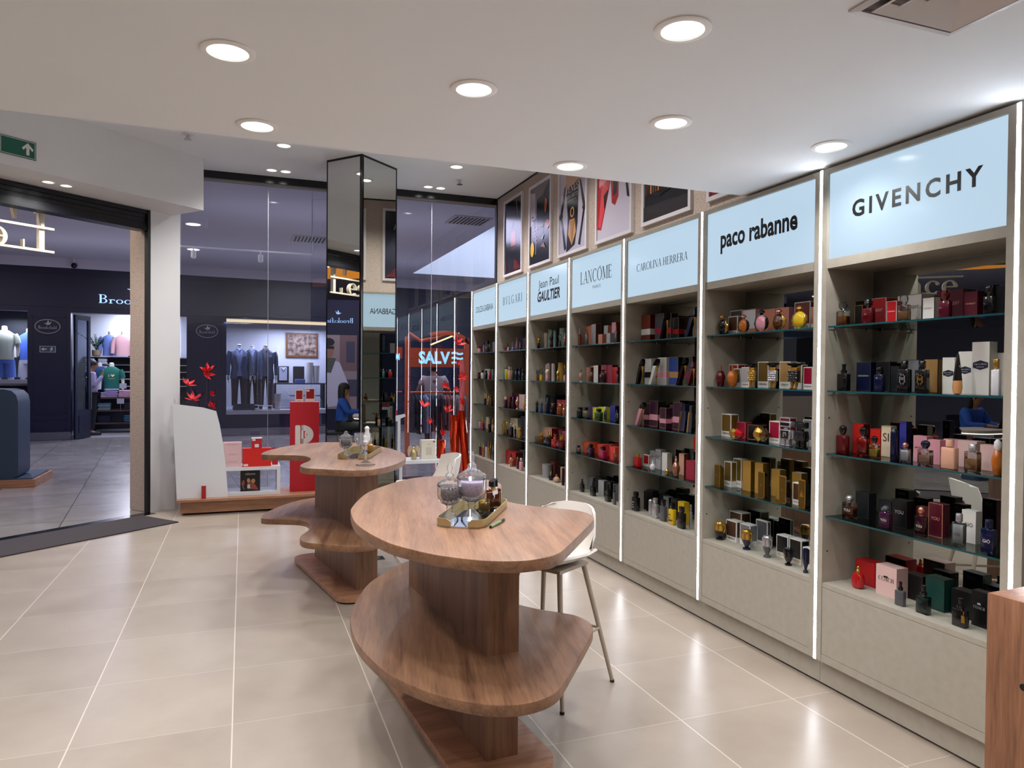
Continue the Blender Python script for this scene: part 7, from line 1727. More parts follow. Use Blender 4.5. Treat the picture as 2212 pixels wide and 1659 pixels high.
R|8.092|2.685|0.0409|0.0200|0.133|lilac - purple f||lilac bottle with purple cap
R|7.933|2.677|0.0681|0.0336|0.138|clear amber black b||clear bottle of amber perfume, tall black cap
B|7.880|2.772|0.1170|0.0722|0.125|lgrey|fe:white|pale box with blue motif
# 7 1
R|8.250|2.675|0.0582|0.0287|0.075|dred - black b||dark red bottle with black cap
R|8.247|2.702|0.0462|0.0227|0.081|white - gold c||small white bottle with gold cap
R|8.119|2.677|0.0468|0.0230|0.101|white - black b||white bottle with black cap
B|8.174|2.793|0.1957|0.0742|0.119|white|s:beige|white box behind
R|7.969|2.672|0.0492|0.0242|0.098|black - black b||black square bottle
R|7.818|2.667|0.0454|0.0223|0.101|red - silver b||red square bottle
R|7.735|2.673|0.0281|0.0152|0.109|teal - silver c||teal bottle at right end
# 7 2
B|8.237|2.782|0.0854|0.0526|0.113|cream|s:tan|tall cream-gold box
R|8.011|2.676|0.0414|0.0203|0.126|navy - gold t||black bottle with gold cap
R|7.876|2.672|0.0467|0.0230|0.100|gold - gold t||slender gold bottle
R|7.770|2.674|0.0347|0.0169|0.118|charcoal - charcoal b||dark bottle at right end
B|8.130|2.847|0.1965|0.0742|0.169|brown|s:black|brown box at back
# 7 3
R|8.179|2.669|0.0369|0.0181|0.143|pink - gold t||pale pink bottle with gold cap
R|8.046|2.667|0.0479|0.0236|0.142|crimson - gold t||crimson bottle with gold cap
B|8.159|2.785|0.0948|0.0585|0.139|cream|s:brown|cream and brown box
R|7.821|2.668|0.0501|0.0247|0.146|black - gold t||black bottle with tall gold cap
B|8.009|2.803|0.1434|0.0742|0.145|charcoal|s:black|dark box behind
R|7.683|2.659|0.0343|0.0167|0.146|nude - gold t||peach-pink bottle with gold cap
# 7 4
R|8.184|2.673|0.0289|0.0152|0.165|dred - silver p||red slim spray bottle
R|8.142|2.683|0.0184|0.0152|0.162|purple - silver p||purple slim spray bottle
R|8.031|2.666|0.0440|0.0216|0.167|amber - yellow p||amber spray bottle with yellow cap
R|7.950|2.673|0.0303|0.0152|0.193|white - purple p||white spray bottle with green label
R|7.883|2.678|0.0307|0.0152|0.190|tan - rose p||bronze spray bottle
R|7.772|2.668|0.0310|0.0152|0.197|dgold - gold p||golden spray bottle
R|7.662|2.658|0.0238|0.0152|0.174|smoke - silver p||smoky spray bottle at right end
"""

# ================================================================ perfume boxes and bottles on the shelves
PAL = dict(black='0b0b0d', charcoal='1c1e22', dgrey='3a3c42', grey='6f7176', lgrey='a4a3a6', silver='c4c4c8', white='d6d2ce', cream='d4c2a8', beige='b4a591', gold='c99e4a', dgold='7d6228', tan='a8834f',
           brown='4a3022', rbrown='6a2c1e', red='a81018', dred='4e080e', wine='4e1020', crimson='8e1030', scarlet='c0201a', pink='cf8f9c', ppink='d8b4b0', nude='c99880', rose='c58a72', salmon='c98268', peach='c88e5a',
           orange='d8582e', coral='d84a44', yellow='caa81a', lime='ccce22', green='4c8c52', dgreen='0e3a34', teal='437c7c', pteal='86a8a2', navy='0c1230', blue='24448c', iblue='34348a', purple='52347a', lilac='a896c0', plum='34142c',
           magenta='92123e', amber='a85c18', damber='7a3610', smoke='4c4c52', frost='d8d8de', clear='f2f4f4')
METAL = {'silver': .22, 'gold': .2, 'rose': .25, 'dgold': .3}
def paper(n): return pbr('paper_' + n, PAL[n], .62 if n == 'white' else .30, .55 if n in ('gold', 'dgold') else 0.0)
def shiny(n):
    if n == 'clear': return thin_glass('bottle_glass', 'e9eeee', 1.5)
    if n in METAL: return pbr('metal_' + n, PAL[n], METAL[n], .8)
    return pbr('gloss_' + n, PAL[n], .10, 0.0, coat=.3)
INKC = {}
def ink(n): return pbr('print_' + n, PAL[n], .5)
def sticker(p, w, d, h, rng):
    mb = MB(); x = rng.uniform(-w * .2, w * .1); a = min(.02, w * .25)
    mb.poly([(x + a, d / 2 + .0006, h * .78), (x - a, d / 2 + .0006, h * .78), (x - a, d / 2 + .0006, h * .9), (x + a, d / 2 + .0006, h * .9)])
    mb.build('price_sticker', STK, p)
def cap_geo(mb, st, z, top, cw, cd, m=0):
    hh = max(top - z, .004)
    if st == 'b': mb.prism(rrect(cw, cd, min(cw, cd) * .15, 2), z, top, min(.0015, hh * .2), m)
    elif st == 'o': mb.sphere((0, 0, z + hh / 2), hh / 2, 14, m, min(1.2, cw / hh), min(1.2, cw / hh), 1)
    elif st == 'e': mb.lathe([(cw * .2, 0), (cw * .42, hh * .3), (cw * .52, hh * .6), (cw * .4, hh * .88), (cw * .1, hh)], 14, m, sx=1.1, sy=.8, z0=z)
    elif st == 'p': mb.lathe([(cw * .42, 0), (cw * .42, hh * .3), (cw * .26, hh * .36), (cw * .24, hh * .8), (cw * .3, hh * .84), (cw * .28, hh)], 14, m, z0=z)
    elif st == 'k': mb.lathe([(cw * .3, 0), (cw * .34, hh * .14), (cw * .5, hh * .3), (cw * .5, hh * .8), (cw * .4, hh)], 8, m, z0=z)
    elif st == 't': mb.lathe([(cw * .32, 0), (cw * .32, hh * .9), (cw * .2, hh)], 12, m, z0=z)
    elif st == 'f':
        mb.lathe([(cw * .25, 0), (cw * .25, hh * .4)], 10, m, z0=z)
        for k in range(6): mb.sphere((cos(k * pi / 3) * cw * .36, sin(k * pi / 3) * cw * .3, z + hh * .62), cw * .26, 8, m, 1, 1, .6)
        mb.sphere((0, 0, z + hh * .75), cw * .25, 8, m)
    else: mb.lathe([(cw * .46, 0), (cw * .46, hh * .94), (cw * .42, hh)], 16, m, z0=z)
def I_box(t, w, d, h, pos, op, rng):
    main = pos[0]; side = op.get('s', main)
    if 'fr' in op:
        mb = MB(); mb.box(-w / 2, -d / 2, 0, w / 2, d / 2, h); mb.build('carton', paper(op['fr']), t)
        q = min(.005, w * .1); lo = h * .24
        mb = MB()
        mb.poly([(-w / 2 + q, -d / 2 - .0005, lo), (w / 2 - q, -d / 2 - .0005, lo), (w / 2 - q, -d / 2 - .0005, h - q), (-w / 2 + q, -d / 2 - .0005, h - q)])
        mb.poly([(w / 2 + .0005, -d / 2 + q, lo), (w / 2 + .0005, d / 2 - q, lo), (w / 2 + .0005, d / 2 - q, h - q), (w / 2 + .0005, -d / 2 + q, h - q)])
        mb.poly([(w / 2 - q, d / 2 + .0005, lo), (-w / 2 + q, d / 2 + .0005, lo), (-w / 2 + q, d / 2 + .0005, h - q), (w / 2 - q, d / 2 + .0005, h - q)])
        mb.poly([(-w / 2 - .0005, d / 2 - q, lo), (-w / 2 - .0005, -d / 2 + q, lo), (-w / 2 - .0005, -d / 2 + q, h - q), (-w / 2 - .0005, d / 2 - q, h - q)])
        mb.build('printed_panel', paper(main), t)
    else:
        edge = op.get('fe'); mb = MB(); mats = [paper(main)]; idx = [0] * 6
        if side != main: mats.append(paper(side)); idx[3] = idx[5] = 1
        mb.box(-w / 2, -d / 2, 0, w / 2, d / 2, h, idx)
        if edge:
            mats.append(paper(edge)); e = len(mats) - 1; q = .0016
            for x in (-w / 2, w / 2 - q): mb.box(x, -d / 2 - .0004, 0, x + q, -d / 2, h, e)
            for z in (0, h - q): mb.box(-w / 2, -d / 2 - .0004, z, w / 2, -d / 2, z + q, e)
            mb.box(w / 2, -d / 2, h - q, w / 2 + .0004, d / 2, h, e); mb.box(w / 2, -d / 2, 0, w / 2 + .0004, -d / 2 + q, h, e)
            mb.box(w / 2 - q, d / 2, 0, w / 2, d / 2 + .0004, h, e); mb.box(-w / 2, d / 2, h - q, w / 2, d / 2 + .0004, h, e)
        mb.build('carton', mats, t)
    if 'bd' in op:
        mb = MB(); mb.box(-w / 2 - .0007, -d / 2 - .0007, h * .25, w / 2 + .0007, d / 2 + .0007, h * .47); mb.build('paper_band', paper(op['bd']), t)
    if 'dots' in op:
        mb = MB(); k = 0; s = .0075
        zz = .004
        while zz < h - .003:
            if not (h * .24 < zz < h * .48):
                xx = -w / 2 + .004 + (k % 2) * s / 2
                while xx < w / 2 - .002:
                    mb.poly([(xx + .0021 * cos(a * pi / 3), -d / 2 - .0005, zz + .0021 * sin(a * pi / 3)) for a in range(6)]); xx += s
                yy = -d / 2 + .004 + (k % 2) * s / 2
                while yy < d / 2 - .002:
                    mb.poly([(w / 2 + .0005, yy + .0021 * cos(a * pi / 3), zz + .0021 * sin(a * pi / 3)) for a in range(6)]); yy += s
            zz += s * .62; k += 1
        mb.build('printed_dots', ink('black'), t)
    if 'hx' in op:
        T = frame_m((0, -d / 2 - .0006, h * .56), (1, 0, 0), (0, 0, 1)); a = w * .44; b = min(w * .27, h * .14)
        mb = MB(); mb.poly([(-a, -b * .5, 0), (0, -b, 0), (a, -b * .5, 0), (a, b * .5, 0), (0, b, 0), (-a, b * .5, 0)], 0, T); mb.build('hexagon_label', ink('navy'), t)
        mb = MB(); text(mb, 'ange ou démon', T, a * 1.6); text(mb, 'GIVENCHY', T @ Matrix.Translation((0, -b * .5, 0)), a * 1.0); mb.build('lettering', ink('white'), t)
    if 't' in op:
        s = op['t'].replace('~', ' ').replace('GIO', 'GIÒ'); z = h * (.10 if s == 'rabanne' else .5); wd = w * (.74 if len(s) > 4 else .6)
        T = frame_m((0, -d / 2 - .0009, z), (1, 0, 0), (0, 0, 1)); mb = MB()
        if s == '212': text(mb, '212', T @ Matrix.Translation((0, h * .18, 0)), w * .8, .028); text(mb, 'NYC', T, w * .8, .024)
        elif s == 'COACH': serif(mb, s, T, w * .74); bx = w * .12; mb.poly([(-bx, h * .12, .0008), (bx, h * .12, .0008), (bx * .6, h * .18, .0008), (-bx, h * .17, .0008)], 0, T)
        else: text(mb, s, T, wd)
        mb.build('lettering', ink(op.get('tc', 'white')), t)
    sticker(t, w, d, h, rng)
def I_rect(t, w, d, h, pos, op, rng):
    body, liq, capc, st = pos[0], pos[1], pos[2], (pos[3] if len(pos) > 3 else 'c')
    cr = dict(c=.24, b=.26, o=.28, p=.34, e=.34, k=.34, t=.42, f=.28, n=0).get(st, .25)
    if h < .05: cr = .3
    bh = h * (1 - cr); r = min(w, d) * .22
    mb = MB(); o = rrect(w, d, r, 3); bv = min(.004, d * .2, bh * .2)
    mb.prism(o, 0, bh * .96, bv); nk = min(w * .2, d * .36)
    if body == 'clear':
        mb.build('body', shiny('clear'), t)
        if liq != '-':
            q = min(.004, d * .18); i = inset(o, q)
            mb = MB(); mb.prism(i, min(.008, bh * .16), bh * (.62 if liq in ('amber', 'peach', 'yellow', 'nude', 'damber') else .86), bv * .6); mb.build('liquid', shiny(liq), t)
        else:
            mb = MB(); mb.tube([(0, 0, bh * .1), (0, 0, bh * .9)], .0012, 6); mb.build('dip_tube', shiny('white'), t)
        mb = MB(); mb.lathe([(nk, bh * .95), (nk, bh * 1.01)], 12); mb.build('collar', shiny('silver' if capc not in ('gold', 'rose') else capc), t)
    else:
        mb.lathe([(nk * 1.2, bh * .95), (nk, bh * .99)], 12); mb.build('body', shiny(body), t)
    if st != 'n' and capc != '-':
        cw = max(min(w * (.62 if st in 'ek' else .55), .04), .008); mb = MB(); cap_geo(mb, st, bh * 1.0, h, cw, min(cw, d * .8)); mb.build('cap', shiny(capc), t)
    if 'em' in op:
        e = w * .26; T = frame_m((0, -d / 2 - .0006, bh * .55), (1, 0, 0), (0, 0, 1)); mb = MB(); u = e / 5
        for a, b, c, f in ((-5, -6, -3, 6), (3, -6, 5, 6), (-5, 4, -1, 6), (1, 4, 5, 6), (-5, -6, -1, -4), (1, -6, 5, -4), (-2, -1, 0, 1), (0, -1, 2, 1), (-3, .5, 3, 2)): mb.poly([(a * u, b * u * 1.3, 0), (c * u, b * u * 1.3, 0), (c * u, f * u * 1.3, 0), (a * u, f * u * 1.3, 0)], 0, T)
        mb.build('metal_emblem', shiny(op['em']), t)
    if 't' in op:
        s = op['t'].replace('GIO', 'GIÒ'); mb = MB()
        T = frame_m((0, -d / 2 - .0007, bh * .42), (1, 0, 0), (0, 0, 1))
        if s == '212': T = T @ Matrix.Rotation(pi / 2, 4, 'Z')
        text(mb, s, T, bh * .5 if s == '212' else w * .55); mb.build('lettering', ink('black' if body == 'yellow' else ('charcoal' if s == 'GIÒ' and body == 'clear' else 'white')), t)
    if 'tag' in op:
        mb = MB(); x = w * .42; mb.tube([(w * .16, -d * .3, bh * .99), (x, -d * .5, bh * .86), (x, -d / 2 - .003, bh * .7)], .0012, 6); mb.box(x - .006, -d / 2 - .006, bh * .32, x + .006, -d / 2 - .003, bh * .7); mb.build('hanging_tag', shiny(op['tag']), t)
    if body == 'yellow':
        mb = MB()
        for i in range(8):
            for j in range(2):
                if (i + j) % 2 == 0: a = w * .8 / 8; mb.poly([(-w * .4 + a * i, -d / 2 - .0006, bh * .22 + a * j), (-w * .4 + a * (i + 1), -d / 2 - .0006, bh * .22 + a * j), (-w * .4 + a * (i + 1), -d / 2 - .0006, bh * .22 + a * (j + 1)), (-w * .4 + a * i, -d / 2 - .0006, bh * .22 + a * (j + 1))])
        mb.build('chequer_print', ink('black'), t)
PROF = dict(
    drop=[(.18, 0), (.40, .02), (.50, .16), (.46, .34), (.34, .58), (.22, .80), (.10, 1.0)],
    cyl=[(.46, 0), (.5, .02), (.5, .76), (.42, .82), (.2, .86)],
    flask=[(.26, 0), (.34, .02), (.5, .30), (.5, .46), (.36, .62), (.2, .70)],
    apple=[(.30, 0), (.44, .06), (.5, .28), (.48, .50), (.38, .66), (.16, .72)],
    vase=[(.24, 0), (.34, .04), (.5, .34), (.5, .52), (.34, .70), (.2, .74)],
    trophy=[(.36, 0), (.36, .08), (.18, .11), (.20, .18), (.36, .34), (.48, .52), (.5, .70), (.5, .78)],
    ball=[(.2, 0), (.4, .08), (.5, .28), (.46, .48), (.3, .62), (.12, .68)],
    goblet=[(.36, 0), (.34, .02), (.1, .08), (.1, .26), (.36, .34), (.5, .48), (.46, .66), (.2, .74)],
    knob=[(.2, 0), (.44, .2), (.5, .5), (.4, .82), (.1, 1.0)],
    lattice=[(.34, 0), (.48, .06), (.5, .40), (.40, .62), (.18, .72)],
    crown=[(.4, 0), (.46, .03), (.5, .5), (.42, .62), (.2, .68)],
    ring=[(.3, 0)])
def I_vase(t, w, d, h, pos, op, rng):
    kind, c = pos[0], pos[1]; capc = pos[2] if len(pos) > 2 else '-'
    if kind == 'ring':
        mb = MB(); n = 18; R_ = min(w, h) * .36; r = R_ * .38
        for k in range(n): pass
        rings = [[((R_ + r * cos(2 * pi * j / 10)) * cos(2 * pi * i / n), r * sin(2 * pi * j / 10), R_ + r + (R_ + r * cos(2 * pi * j / 10)) * sin(2 * pi * i / n)) for j in range(10)] for i in range(n + 1)]
        mb.loft(rings, 0, True, False, False); mb.sphere((0, 0, R_ + r), R_ * .75, 10, 0, 1, .4, 1); mb.build('body', shiny(c), t)
        mb = MB(); mb.lathe([(r * .8, 2 * R_ + r * 1.7), (r * .8, h)], 10); mb.tube([(-R_, -r * .9, R_ + r), (-R_ * .4, -r * 1.0, R_ * 1.8 + r), (R_ * .5, -r, R_ * 1.7 + r)], r * .3, 6); mb.build('cap', shiny(capc), t); return
    pr = [(r * w, z * h) for r, z in PROF[kind]]
    if kind == 'drop':
        mb = MB(); mb.lathe(pr[:4], 10, 0, sy=.6); mb.build('body', shiny(c), t); mb = MB(); mb.lathe(pr[3:], 10, 0, sy=.6); mb.build('cap', shiny(capc), t)
        mb = MB(); mb.lathe([(w * .16, h * .66), (w * .18, h * .69), (w * .16, h * .72)], 10, 0, w * .16, 0, 1, .6); mb.build('charm', shiny('silver'), t); return
    if kind == 'trophy':
        mb = MB(); mb.lathe(pr[:6], 18); b = mb.build('body', shiny(c if c != 'gold' else 'black'), t)
        mb = MB(); mb.lathe([pr[5], pr[6], (w * .52, h * .88), (w * .5, h * .92), (w * .42, h * .925), (w * .36, h * .99), (w * .05, h)], 18)
        if capc in ('gold', 'silver') or c == 'gold':
            for s in (-1, 1): mb.tube([(s * w * .50, 0, h * .86), (s * w * .68, 0, h * .84), (s * w * .66, 0, h * .62), (s * w * .5, 0, h * .46)], w * .055, 6)
        mb.build('cap', shiny('gold' if c == 'gold' else capc), t)
        if c in ('black', 'navy') and capc in ('black', 'navy'):
            mb = MB(); text(mb, 'V', frame_m((0, -w * .5, h * .5), (1, 0, 0), (0, 0, 1)), w * .22); mb.build('lettering', ink('gold'), t)
        return
    mb = MB(); mb.lathe(pr, 20, 0, sy=1 if kind not in ('apple', 'ball') else .8)
    if c == 'clear': mb.build('body', shiny('clear'), t)
    else: mb.build('body', shiny(c), t)
    if kind == 'cyl' and capc == '-':
        return
    top = pr[-1]
    if kind == 'knob': return
    mb = MB()
    if kind == 'crown':
        mb.lathe([(w * .2, h * .68), (w * .3, h * .74), (w * .26, h * .86), (w * .36, h * .97), (w * .1, h * .95)], 12)
        for k in range(6): mb.sphere((cos(k * pi / 3) * w * .32, sin(k * pi / 3) * w * .32, h * .965), w * .07, 6)
    elif kind == 'flask' and capc == 'frost': mb.lathe([(w * .2, h * .7), (w * .34, h * .78), (w * .32, h * .92), (w * .1, h)], 14)
    elif kind == 'vase':
        mb.lathe([(w * .1, h * .74), (w * .1, h)], 12); a = [(-w * .22 + -w * .34 * sin(pi * i / 8), 0, h * (.36 + .38 * i / 8)) for i in range(9)]; mb.tube(a, w * .04, 6)
    else: mb.lathe([(top[0], top[1]), (top[0] * .9, h * .82), (top[0] * .7, h * .84), (top[0] * .75, h * .96), (top[0] * .3, h)], 14)
    mb.build('cap', shiny(capc if capc != '-' else 'black'), t)
    if kind == 'apple' and capc == 'gold':
        mb = MB(); mb.tube([(w * .1, -w * .2, h * .72), (w * .46, -w * .3, h * .6), (w * .52, -w * .3, h * .42)], .0014, 6); mb.build('charm_chain', shiny('gold'), t)
    if kind == 'lattice':
        mb = MB()
        for s in (-1, 1):
            for k in range(6):
                mb.tube([(w * .51 * (1 if z < .45 else .85) * cos(k * pi / 3 + s * z * 5), w * .51 * (1 if z < .45 else .85) * sin(k * pi / 3 + s * z * 5), h * z) for z in (.04, .14, .24, .34, .44, .54, .62)], w * .045, 5)
        mb.build('lattice', shiny('rose'), t)
        t['lat'] = 1; del t['lat']
def I_disc(t, w, d, h, pos, op, rng):
    c, sidec, capc = pos; r = min(w * .5, h * .36); zc = r * 1.12
    mb = MB(); mb.sphere((0, 0, zc), r, 20, 0, 1, .45, 1); mb.lathe([(r * .42, 0), (r * .3, r * .1), (r * .28, r * .22)], 14, 0, sy=.6); mb.build('body', shiny(c) if c != 'clear' else shiny('clear'), t)
    if c == 'clear': mb = MB(); mb.lathe([(r * .2, -r * .82), (r * .6, -r * .62), (r * .84, -r * .1), (r * .8, r * .0), (.001, r * .0)], 16, 0, sy=.38, z0=zc); mb.build('liquid', shiny('amber'), t)
    mb = MB()
    for s in (-1, 1): MB().tube([(s * r * .98 * cos(a), 0, zc + r * .98 * sin(a)) for a in [R(x) for x in (-55, -30, 0, 30, 55)]], [r * .08, r * .2, r * .24, r * .2, r * .08], 8).build('laurel_side', shiny(sidec if sidec != 'amber' else 'gold'), t)
    mb = MB(); z = zc + r * .96; mb.lathe([(r * .2, 0), (r * .2, (h - z) * .4)], 12, 0, z0=z); mb.lathe([(r * .42, (h - z) * .4), (r * .42, (h - z) * .52), (r * .28, (h - z) * .8), (r * .06, h - z)], 14, 0, z0=z); mb.build('cap', shiny(capc), t)
def I_shoe(t, w, d, h, pos, op, rng):
    c, tip = pos; th = min(d, .03) * .42
    def strip(mb, pts, m=0):
        rings = [[(x - a, -th, z), (x + a, -th, z), (x + a, th, z), (x - a, th, z)] for x, z, a in pts]
        mb.loft(rings, m, True)
    mb = MB(); strip(mb, [(-w * .40, h * .0, w * .10), (-w * .30, h * .12, w * .12), (-w * .14, h * .38, w * .13), (.0, h * .60, w * .15), (w * .12, h * .76, w * .17)]); b = mb.build('body', shiny(c if c != 'frost' else 'white'), t)
    mb = MB(); strip(mb, [(w * .10, h * .73, w * .17), (w * .20, h * .84, w * .18), (w * .26, h * .93, w * .12), (w * .28, h, w * .04)]); mb.build('toe_cap', shiny('black' if c in ('frost', 'pink') else c), t)
    mb = MB(); mb.tube([(w * .22, 0, h * .0), (w * .22, 0, h * .4), (w * .24, 0, h * .58), (w * .28, 0, h * .72)], [.0025, .003, th * .5, th * .9], 8); mb.build('heel', shiny('gold'), t)
    if tip in ('red', 'frost', 'wine') and tip != c:
        mb = MB(); strip(mb, [(-w * .47, 0, w * .04), (-w * .38, h * .14, w * .04), (-w * .22, h * .4, w * .03), (-w * .1, h * .58, w * .02)]); mb.build('sole_edge', shiny(tip), t)
    if c == 'frost':
        mb = MB()
        for k in range(16):
            for s in (-1, 1):
                u = k / 16; mb.poly([(-w * .36 + u * w * .4 + s * w * .045 + .0018 * cos(a), -th - .0005, h * (.04 + u * .62) + .0018 * sin(a)) for a in range(6)])
        mb.build('printed_dots', ink('black'), t)
def I_torso(t, w, d, h, pos, op, rng):
    top, base, capc = pos; dd = min(d, w)
    def S(z, a, b): return [(a * w / 2 * cos(2 * pi * j / 16), b * dd / 2 * sin(2 * pi * j / 16), z * h) for j in range(16)]
    mb = MB(); mb.loft([S(0, .52, .52), S(.04, .62, .56), S(.18, .72, .6), S(.32, .56, .48), S(.38, .5, .46)], 0, True); mb.build('hips', shiny(base), t)
    mb = MB(); mb.loft([S(.38, .5, .46), S(.48, .66, .54), S(.57, .82, .66), S(.64, .92, .56), S(.70, .7, .44), S(.74, .26, .26)], 0, True)
    for s in (-1, 1): mb.sphere((s * w * .17, -dd * .22, h * .56), w * .15, 10, 0, 1, .8, 1)
    mb.build('bust', shiny(top), t)
    mb = MB(); mb.lathe([(w * .12, h * .73), (w * .13, h * .79), (w * .07, h * .81), (w * .06, h * .98), (w * .03, h)], 10); mb.build('cap', shiny(capc), t)
def I_fig(t, w, d, h, pos, op, rng):
    dress, body, capc = pos; dd = min(d, w * .7)
    mb = MB()
    for s in (-1, 1):
        mb.tube([(s * w * .15, 0, h * .30), (s * w * .16, 0, h * .12), (s * w * .15, -dd * .05, h * .02)], [w * .12, w * .09, w * .06], 8); mb.tube([(s * w * .15, 0, h * .02), (s * w * .15, -dd * .4, h * .012)], [w * .08, w * .05], 6)
    mb.loft([[(a * w * cos(2 * pi * j / 12), a * w * .7 * sin(2 * pi * j / 12), z * h) for j in range(12)] for z, a in ((.68, .28), (.75, .30), (.82, .36), (.86, .14))], 0, True); mb.build('body', shiny(body), t)
    mb = MB(); mb.prism(rrect(w * .72, dd * .8, w * .16, 4), h * .28, h * .70, .002); b = mb.build('dress', shiny(dress), t)
    mb = MB()
    for i in range(4):
        for j in range(5): mb.sphere((-w * .27 + w * .18 * i + (j % 2) * w * .05, -dd * .4, h * (.32 + .085 * j)), w * .085, 6, 0, 1, .5, .8)
    mb.build('scales', shiny('silver' if dress == 'silver' else ('gold' if dress == 'gold' else 'charcoal')), t)
    mb = MB(); mb.lathe([(w * .12, h * .86), (w * .34, h * .90), (w * .42, h * .94), (w * .42, h * .985), (w * .3, h)], 14); mb.build('cap', shiny('black' if capc == 'black' else capc), t)
def I_gem(t, w, d, h, pos, op, rng):
    c, liq = pos; a = w * .42; T = Matrix.Rotation(R(38), 4, 'Y')
    zc = h * .48
    def rg(s, x): return [(x, s * a * cos(2 * pi * j / 8 + .39) * .55, s * h * .48 * sin(2 * pi * j / 8 + .39)) for j in range(8)]
    M_ = Matrix.Translation((0, 0, zc))
    mb = MB(); mb.loft([rg(.25, -w * .46), rg(.95, -w * .22), rg(1, -w * .1), rg(.55, w * .12)], 0, False, True, True, M_); mb.build('gold_facets', shiny(c), t)
    mb = MB(); mb.loft([rg(.6, w * .02), rg(.96, w * .14), rg(.9, w * .24), rg(.35, w * .46)], 0, False, True, True, M_); mb.build('body', shiny('clear') if liq == 'clear' else shiny(liq), t)
    if liq == 'clear': mb = MB(); mb.lathe([(w * .08, h * .88), (w * .08, h)], 12); mb.build('cap', shiny('dgold'), t)
def I_robot(t, w, d, h, pos, op, rng):
    c = pos[0]; m1, m2 = shiny(c), shiny('black' if c == 'silver' else 'charcoal'); dd = min(d, .03)
    for s in (-1, 1): mb = MB(); mb.prism(rrect(w * .26, dd * .7, .003, 2, s * w * .18), 0, h * .26, .002); mb.prism(rrect(w * .34, dd, .004, 2, s * w * .2), 0, h * .05, .002); mb.build('leg', m1, t)
    mb = MB(); mb.prism(rrect(w * .82, dd, .006, 3), h * .26, h * .66, .003); mb.prism(rrect(w * .3, dd * .6, .004, 3), h * .66, h * .74, .001); mb.build('body', m1, t)
    for s in (-1, 1): MB().tube([(s * w * .45, 0, h * .64), (s * w * .5, 0, h * .45), (s * w * .47, 0, h * .3)], w * .07, 6).build('arm', m1, t)
    mb = MB(); mb.prism(rrect(w * .9, dd, .008, 4), h * .76, h, .005); mb.build('cap', m1, t)
    mb = MB(); T = frame_m((0, -dd / 2 - .0006, 0), (1, 0, 0), (0, 0, 1)); mb.poly([(x, y, 0) for x, y in rc(-w * .34, h * .82, w * .34, h * .94)], 0, T)
    for q in (rc(-w * .3, h * .3, w * .3, h * .62),): mb.poly([(x, y, 0) for x, y in q], 0, T)
    mb.build('black_inlay', m2, t); mb = MB()
    for q in (rc(-w * .12, h * .36, -w * .04, h * .56), rc(-w * .04, h * .5, w * .14, h * .56), rc(w * .06, h * .42, w * .14, h * .5)): mb.poly([(x, y, .0006) for x, y in q], 0, T)
    mb.build('emblem', m1, t)
def I_bar(t, w, d, h, pos, op, rng):
    c, side = pos; q = w * .1
    mb = MB(); o = [(-d * .1, 0), (d, 0), (d, h * .82), (-d * .1, h)]
    T = frame_m((0, -d / 2, 0), (0, 1, 0), (0, 0, 1))
    mb.loft([[tuple((s * w / 2, -d / 2 + y * .9 + .0, z)) for y, z in ((0, 0), (d, 0), (d, h * .84), (0, h))] for s in (-1, 1)], 0, False); mb.build('side_body', shiny(side), t)
    mb = MB(); mb.prism(rrect(w, h, min(w, h) * .16, 4, 0, h / 2), 0, .004, .001, 0, frame_m((0, -d / 2 - .0005, 0), (1, 0, 0), (0, 0, 1))); mb.build('front_plate', shiny('gold'), t)
    mb = MB(); mb.prism(rrect(w * .86, h * .94, min(w, h) * .12, 4, 0, h / 2), 0, .0008, 0, 0, frame_m((0, -d / 2 - .0048, 0), (1, 0, 0), (0, 0, 1))); mb.build('plate_inset', shiny('dgold'), t)
    mb = MB(); T = frame_m((0, -d / 2 - .0058, h * .5), (1, 0, 0), (0, 0, 1)); e = w * .3; k = rng.randrange(3)
    if side == 'black' and k == 0: mb.poly([(-e, -e, 0), (e, -e, 0), (0, e * 1.6, 0)], 0, T)
    for j in range(9): a = 2 * pi * j / 9; mb.poly([(e * .2 * cos(a - .3), e * .2 * sin(a - .3), .0002), (e * cos(a), e * sin(a), .0002), (e * .2 * cos(a + .3), e * .2 * sin(a + .3), .0002)], 0, T)
    mb.build('emblem', shiny('gold'), t)
def I_slant(t, w, d, h, pos, op, rng):
    c, e = pos
    mb = MB(); rings = [[(x + s * w * .36 * a, y * d * .4, z * h) for s, y in ((-1, -1), (1, -1), (1, 1), (-1, 1))] for x, z, a in ((-w * .1, 0, .9), (w * .02, .5, .9), (w * .08, .74, .8), (w * .1, .78, .5), (w * .14, 1, .5))]
    mb.loft(rings, 0, False); mb.build('body', shiny(c), t)
    mb = MB(); mb.loft([[(x - a, -d * .41, z * h), (x + a, -d * .41, z * h), (x + a, -d * .38, z * h), (x - a, -d * .38, z * h)] for x, z, a in ((-w * .38, 0, w * .08), (-w * .2, .5, w * .09), (-w * .1, .74, w * .1))], 0, False); mb.build('gold_edge', shiny(e), t)
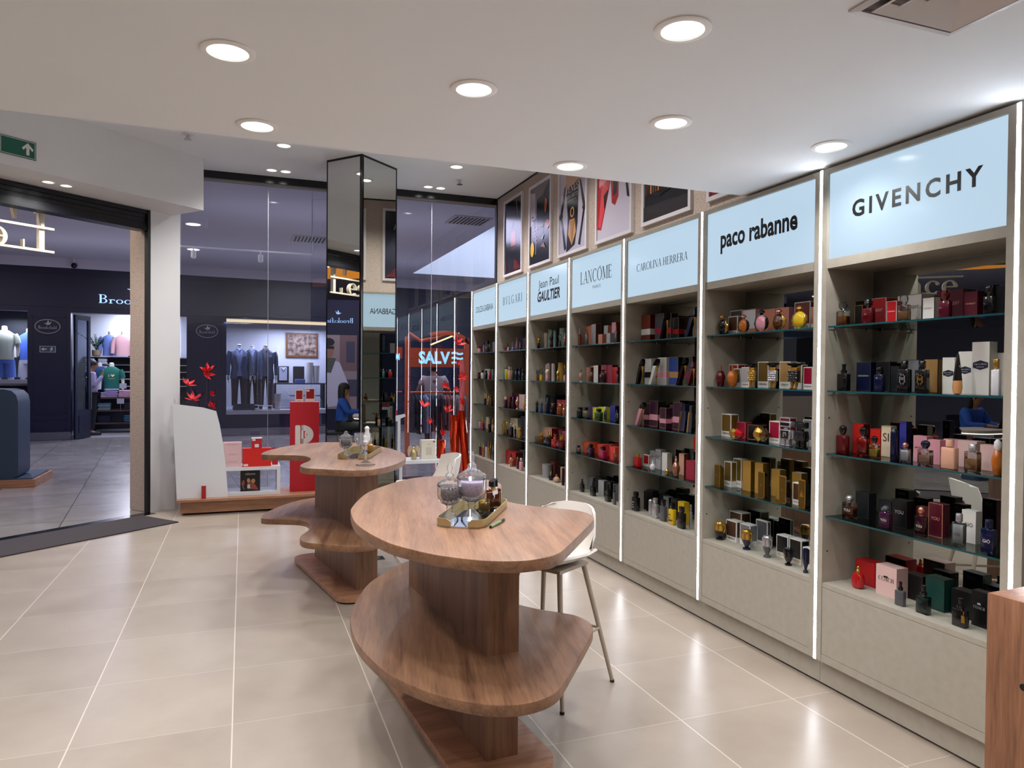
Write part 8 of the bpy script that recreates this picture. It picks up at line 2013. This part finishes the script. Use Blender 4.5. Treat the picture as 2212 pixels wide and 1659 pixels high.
def I_can(t, w, d, h, pos, op, rng):
    c = pos[0]; n = 40; rib = op.get('plain') is None
    mb = MB(); rings = [[((w / 2) * (1 - (.035 if j % 2 else 0)) * cos(2 * pi * j / n), (w / 2) * (1 - (.035 if j % 2 else 0)) * sin(2 * pi * j / n), z) for j in range(n)] for z in (h * .03, h * .94)]
    mb.loft(rings, 0, True, sharp if False else True, True); mb.build('drum', pbr('tin_' + c, PAL[c], .3, .35), t)
    mb = MB(); mb.lathe([(w * .49, h * .93), (w * .505, h * .945), (w * .5, h), (w * .45, h)], 24); mb.lathe([(w * .5, 0), (w * .5, h * .03)], 24); mb.build('lid', pbr('tin_' + c, PAL[c], .3, .35), t)
def I_legs(t, w, d, h, pos, op, rng):
    body, liq = pos; bh = h * .56; dd = min(d, w * .6)
    mb = MB(); mb.prism(rrect(w * .9, dd, dd * .3, 4), 0, bh, .004); mb.build('body', shiny(body), t)
    if body == 'clear': mb = MB(); mb.prism(rrect(w * .78, dd * .7, dd * .2, 3), h * .06, bh * .86, .002); mb.build('liquid', shiny(liq), t)
    mb = MB(); mb.lathe([(w * .14, bh), (w * .14, bh + h * .06), (w * .2, bh + h * .1)], 12); mb.build('collar', shiny('gold'), t)
    mb = MB()
    for s in (-1, 1): mb.tube([(s * w * .05, 0, bh + h * .08), (s * w * .16, 0, bh + h * .2), (s * w * .10, 0, bh + h * .3), (s * w * .28, 0, h)], [w * .06, w * .05, w * .04, w * .015], 6)
    mb.build('legs_stopper', shiny('gold'), t)
BUILD = dict(B=I_box, R=I_rect, V=I_vase, D=I_disc, S=I_shoe, T=I_torso, A=I_fig, G=I_gem, Q=I_robot, I=I_bar, L=I_slant, C=I_can, H=I_legs)
LVL = ['top shelf', 'second shelf', 'third shelf', 'fourth shelf', 'bottom ledge']
ZL = [1.7383, 1.4313, 1.1313, .8313, .5103]
cab_i = lvl_i = 0
for line in ITEMS.strip().split('\n'):
    if line[0] == '#':
        cab_i, lvl_i = [int(q) for q in line[1:].split()]; continue
    k, y, x, w_, d_, h_, pos, op, desc = line.split('|')
    y, x, w_, d_, h_ = float(y), float(x), float(w_), float(d_), float(h_)
    op = dict(q.split(':', 1) for q in op.split(',') if q)
    where = '%s of %s cabinet' % (LVL[lvl_i], CABN[cab_i])
    box = k in 'BC'
    t = thing('perfume_box' if k == 'B' else ('perfume_tin' if k == 'C' else 'perfume_bottle'), '%s, %s' % (desc, where), 'box' if box else 'perfume', (x, y, ZL[lvl_i]), R(-90), ('boxes' if box else 'bottles') + ' on the ' + where)
    BUILD[k](t, w_, d_, h_, pos.split(), op, random.Random(len(bpy.data.objects)))
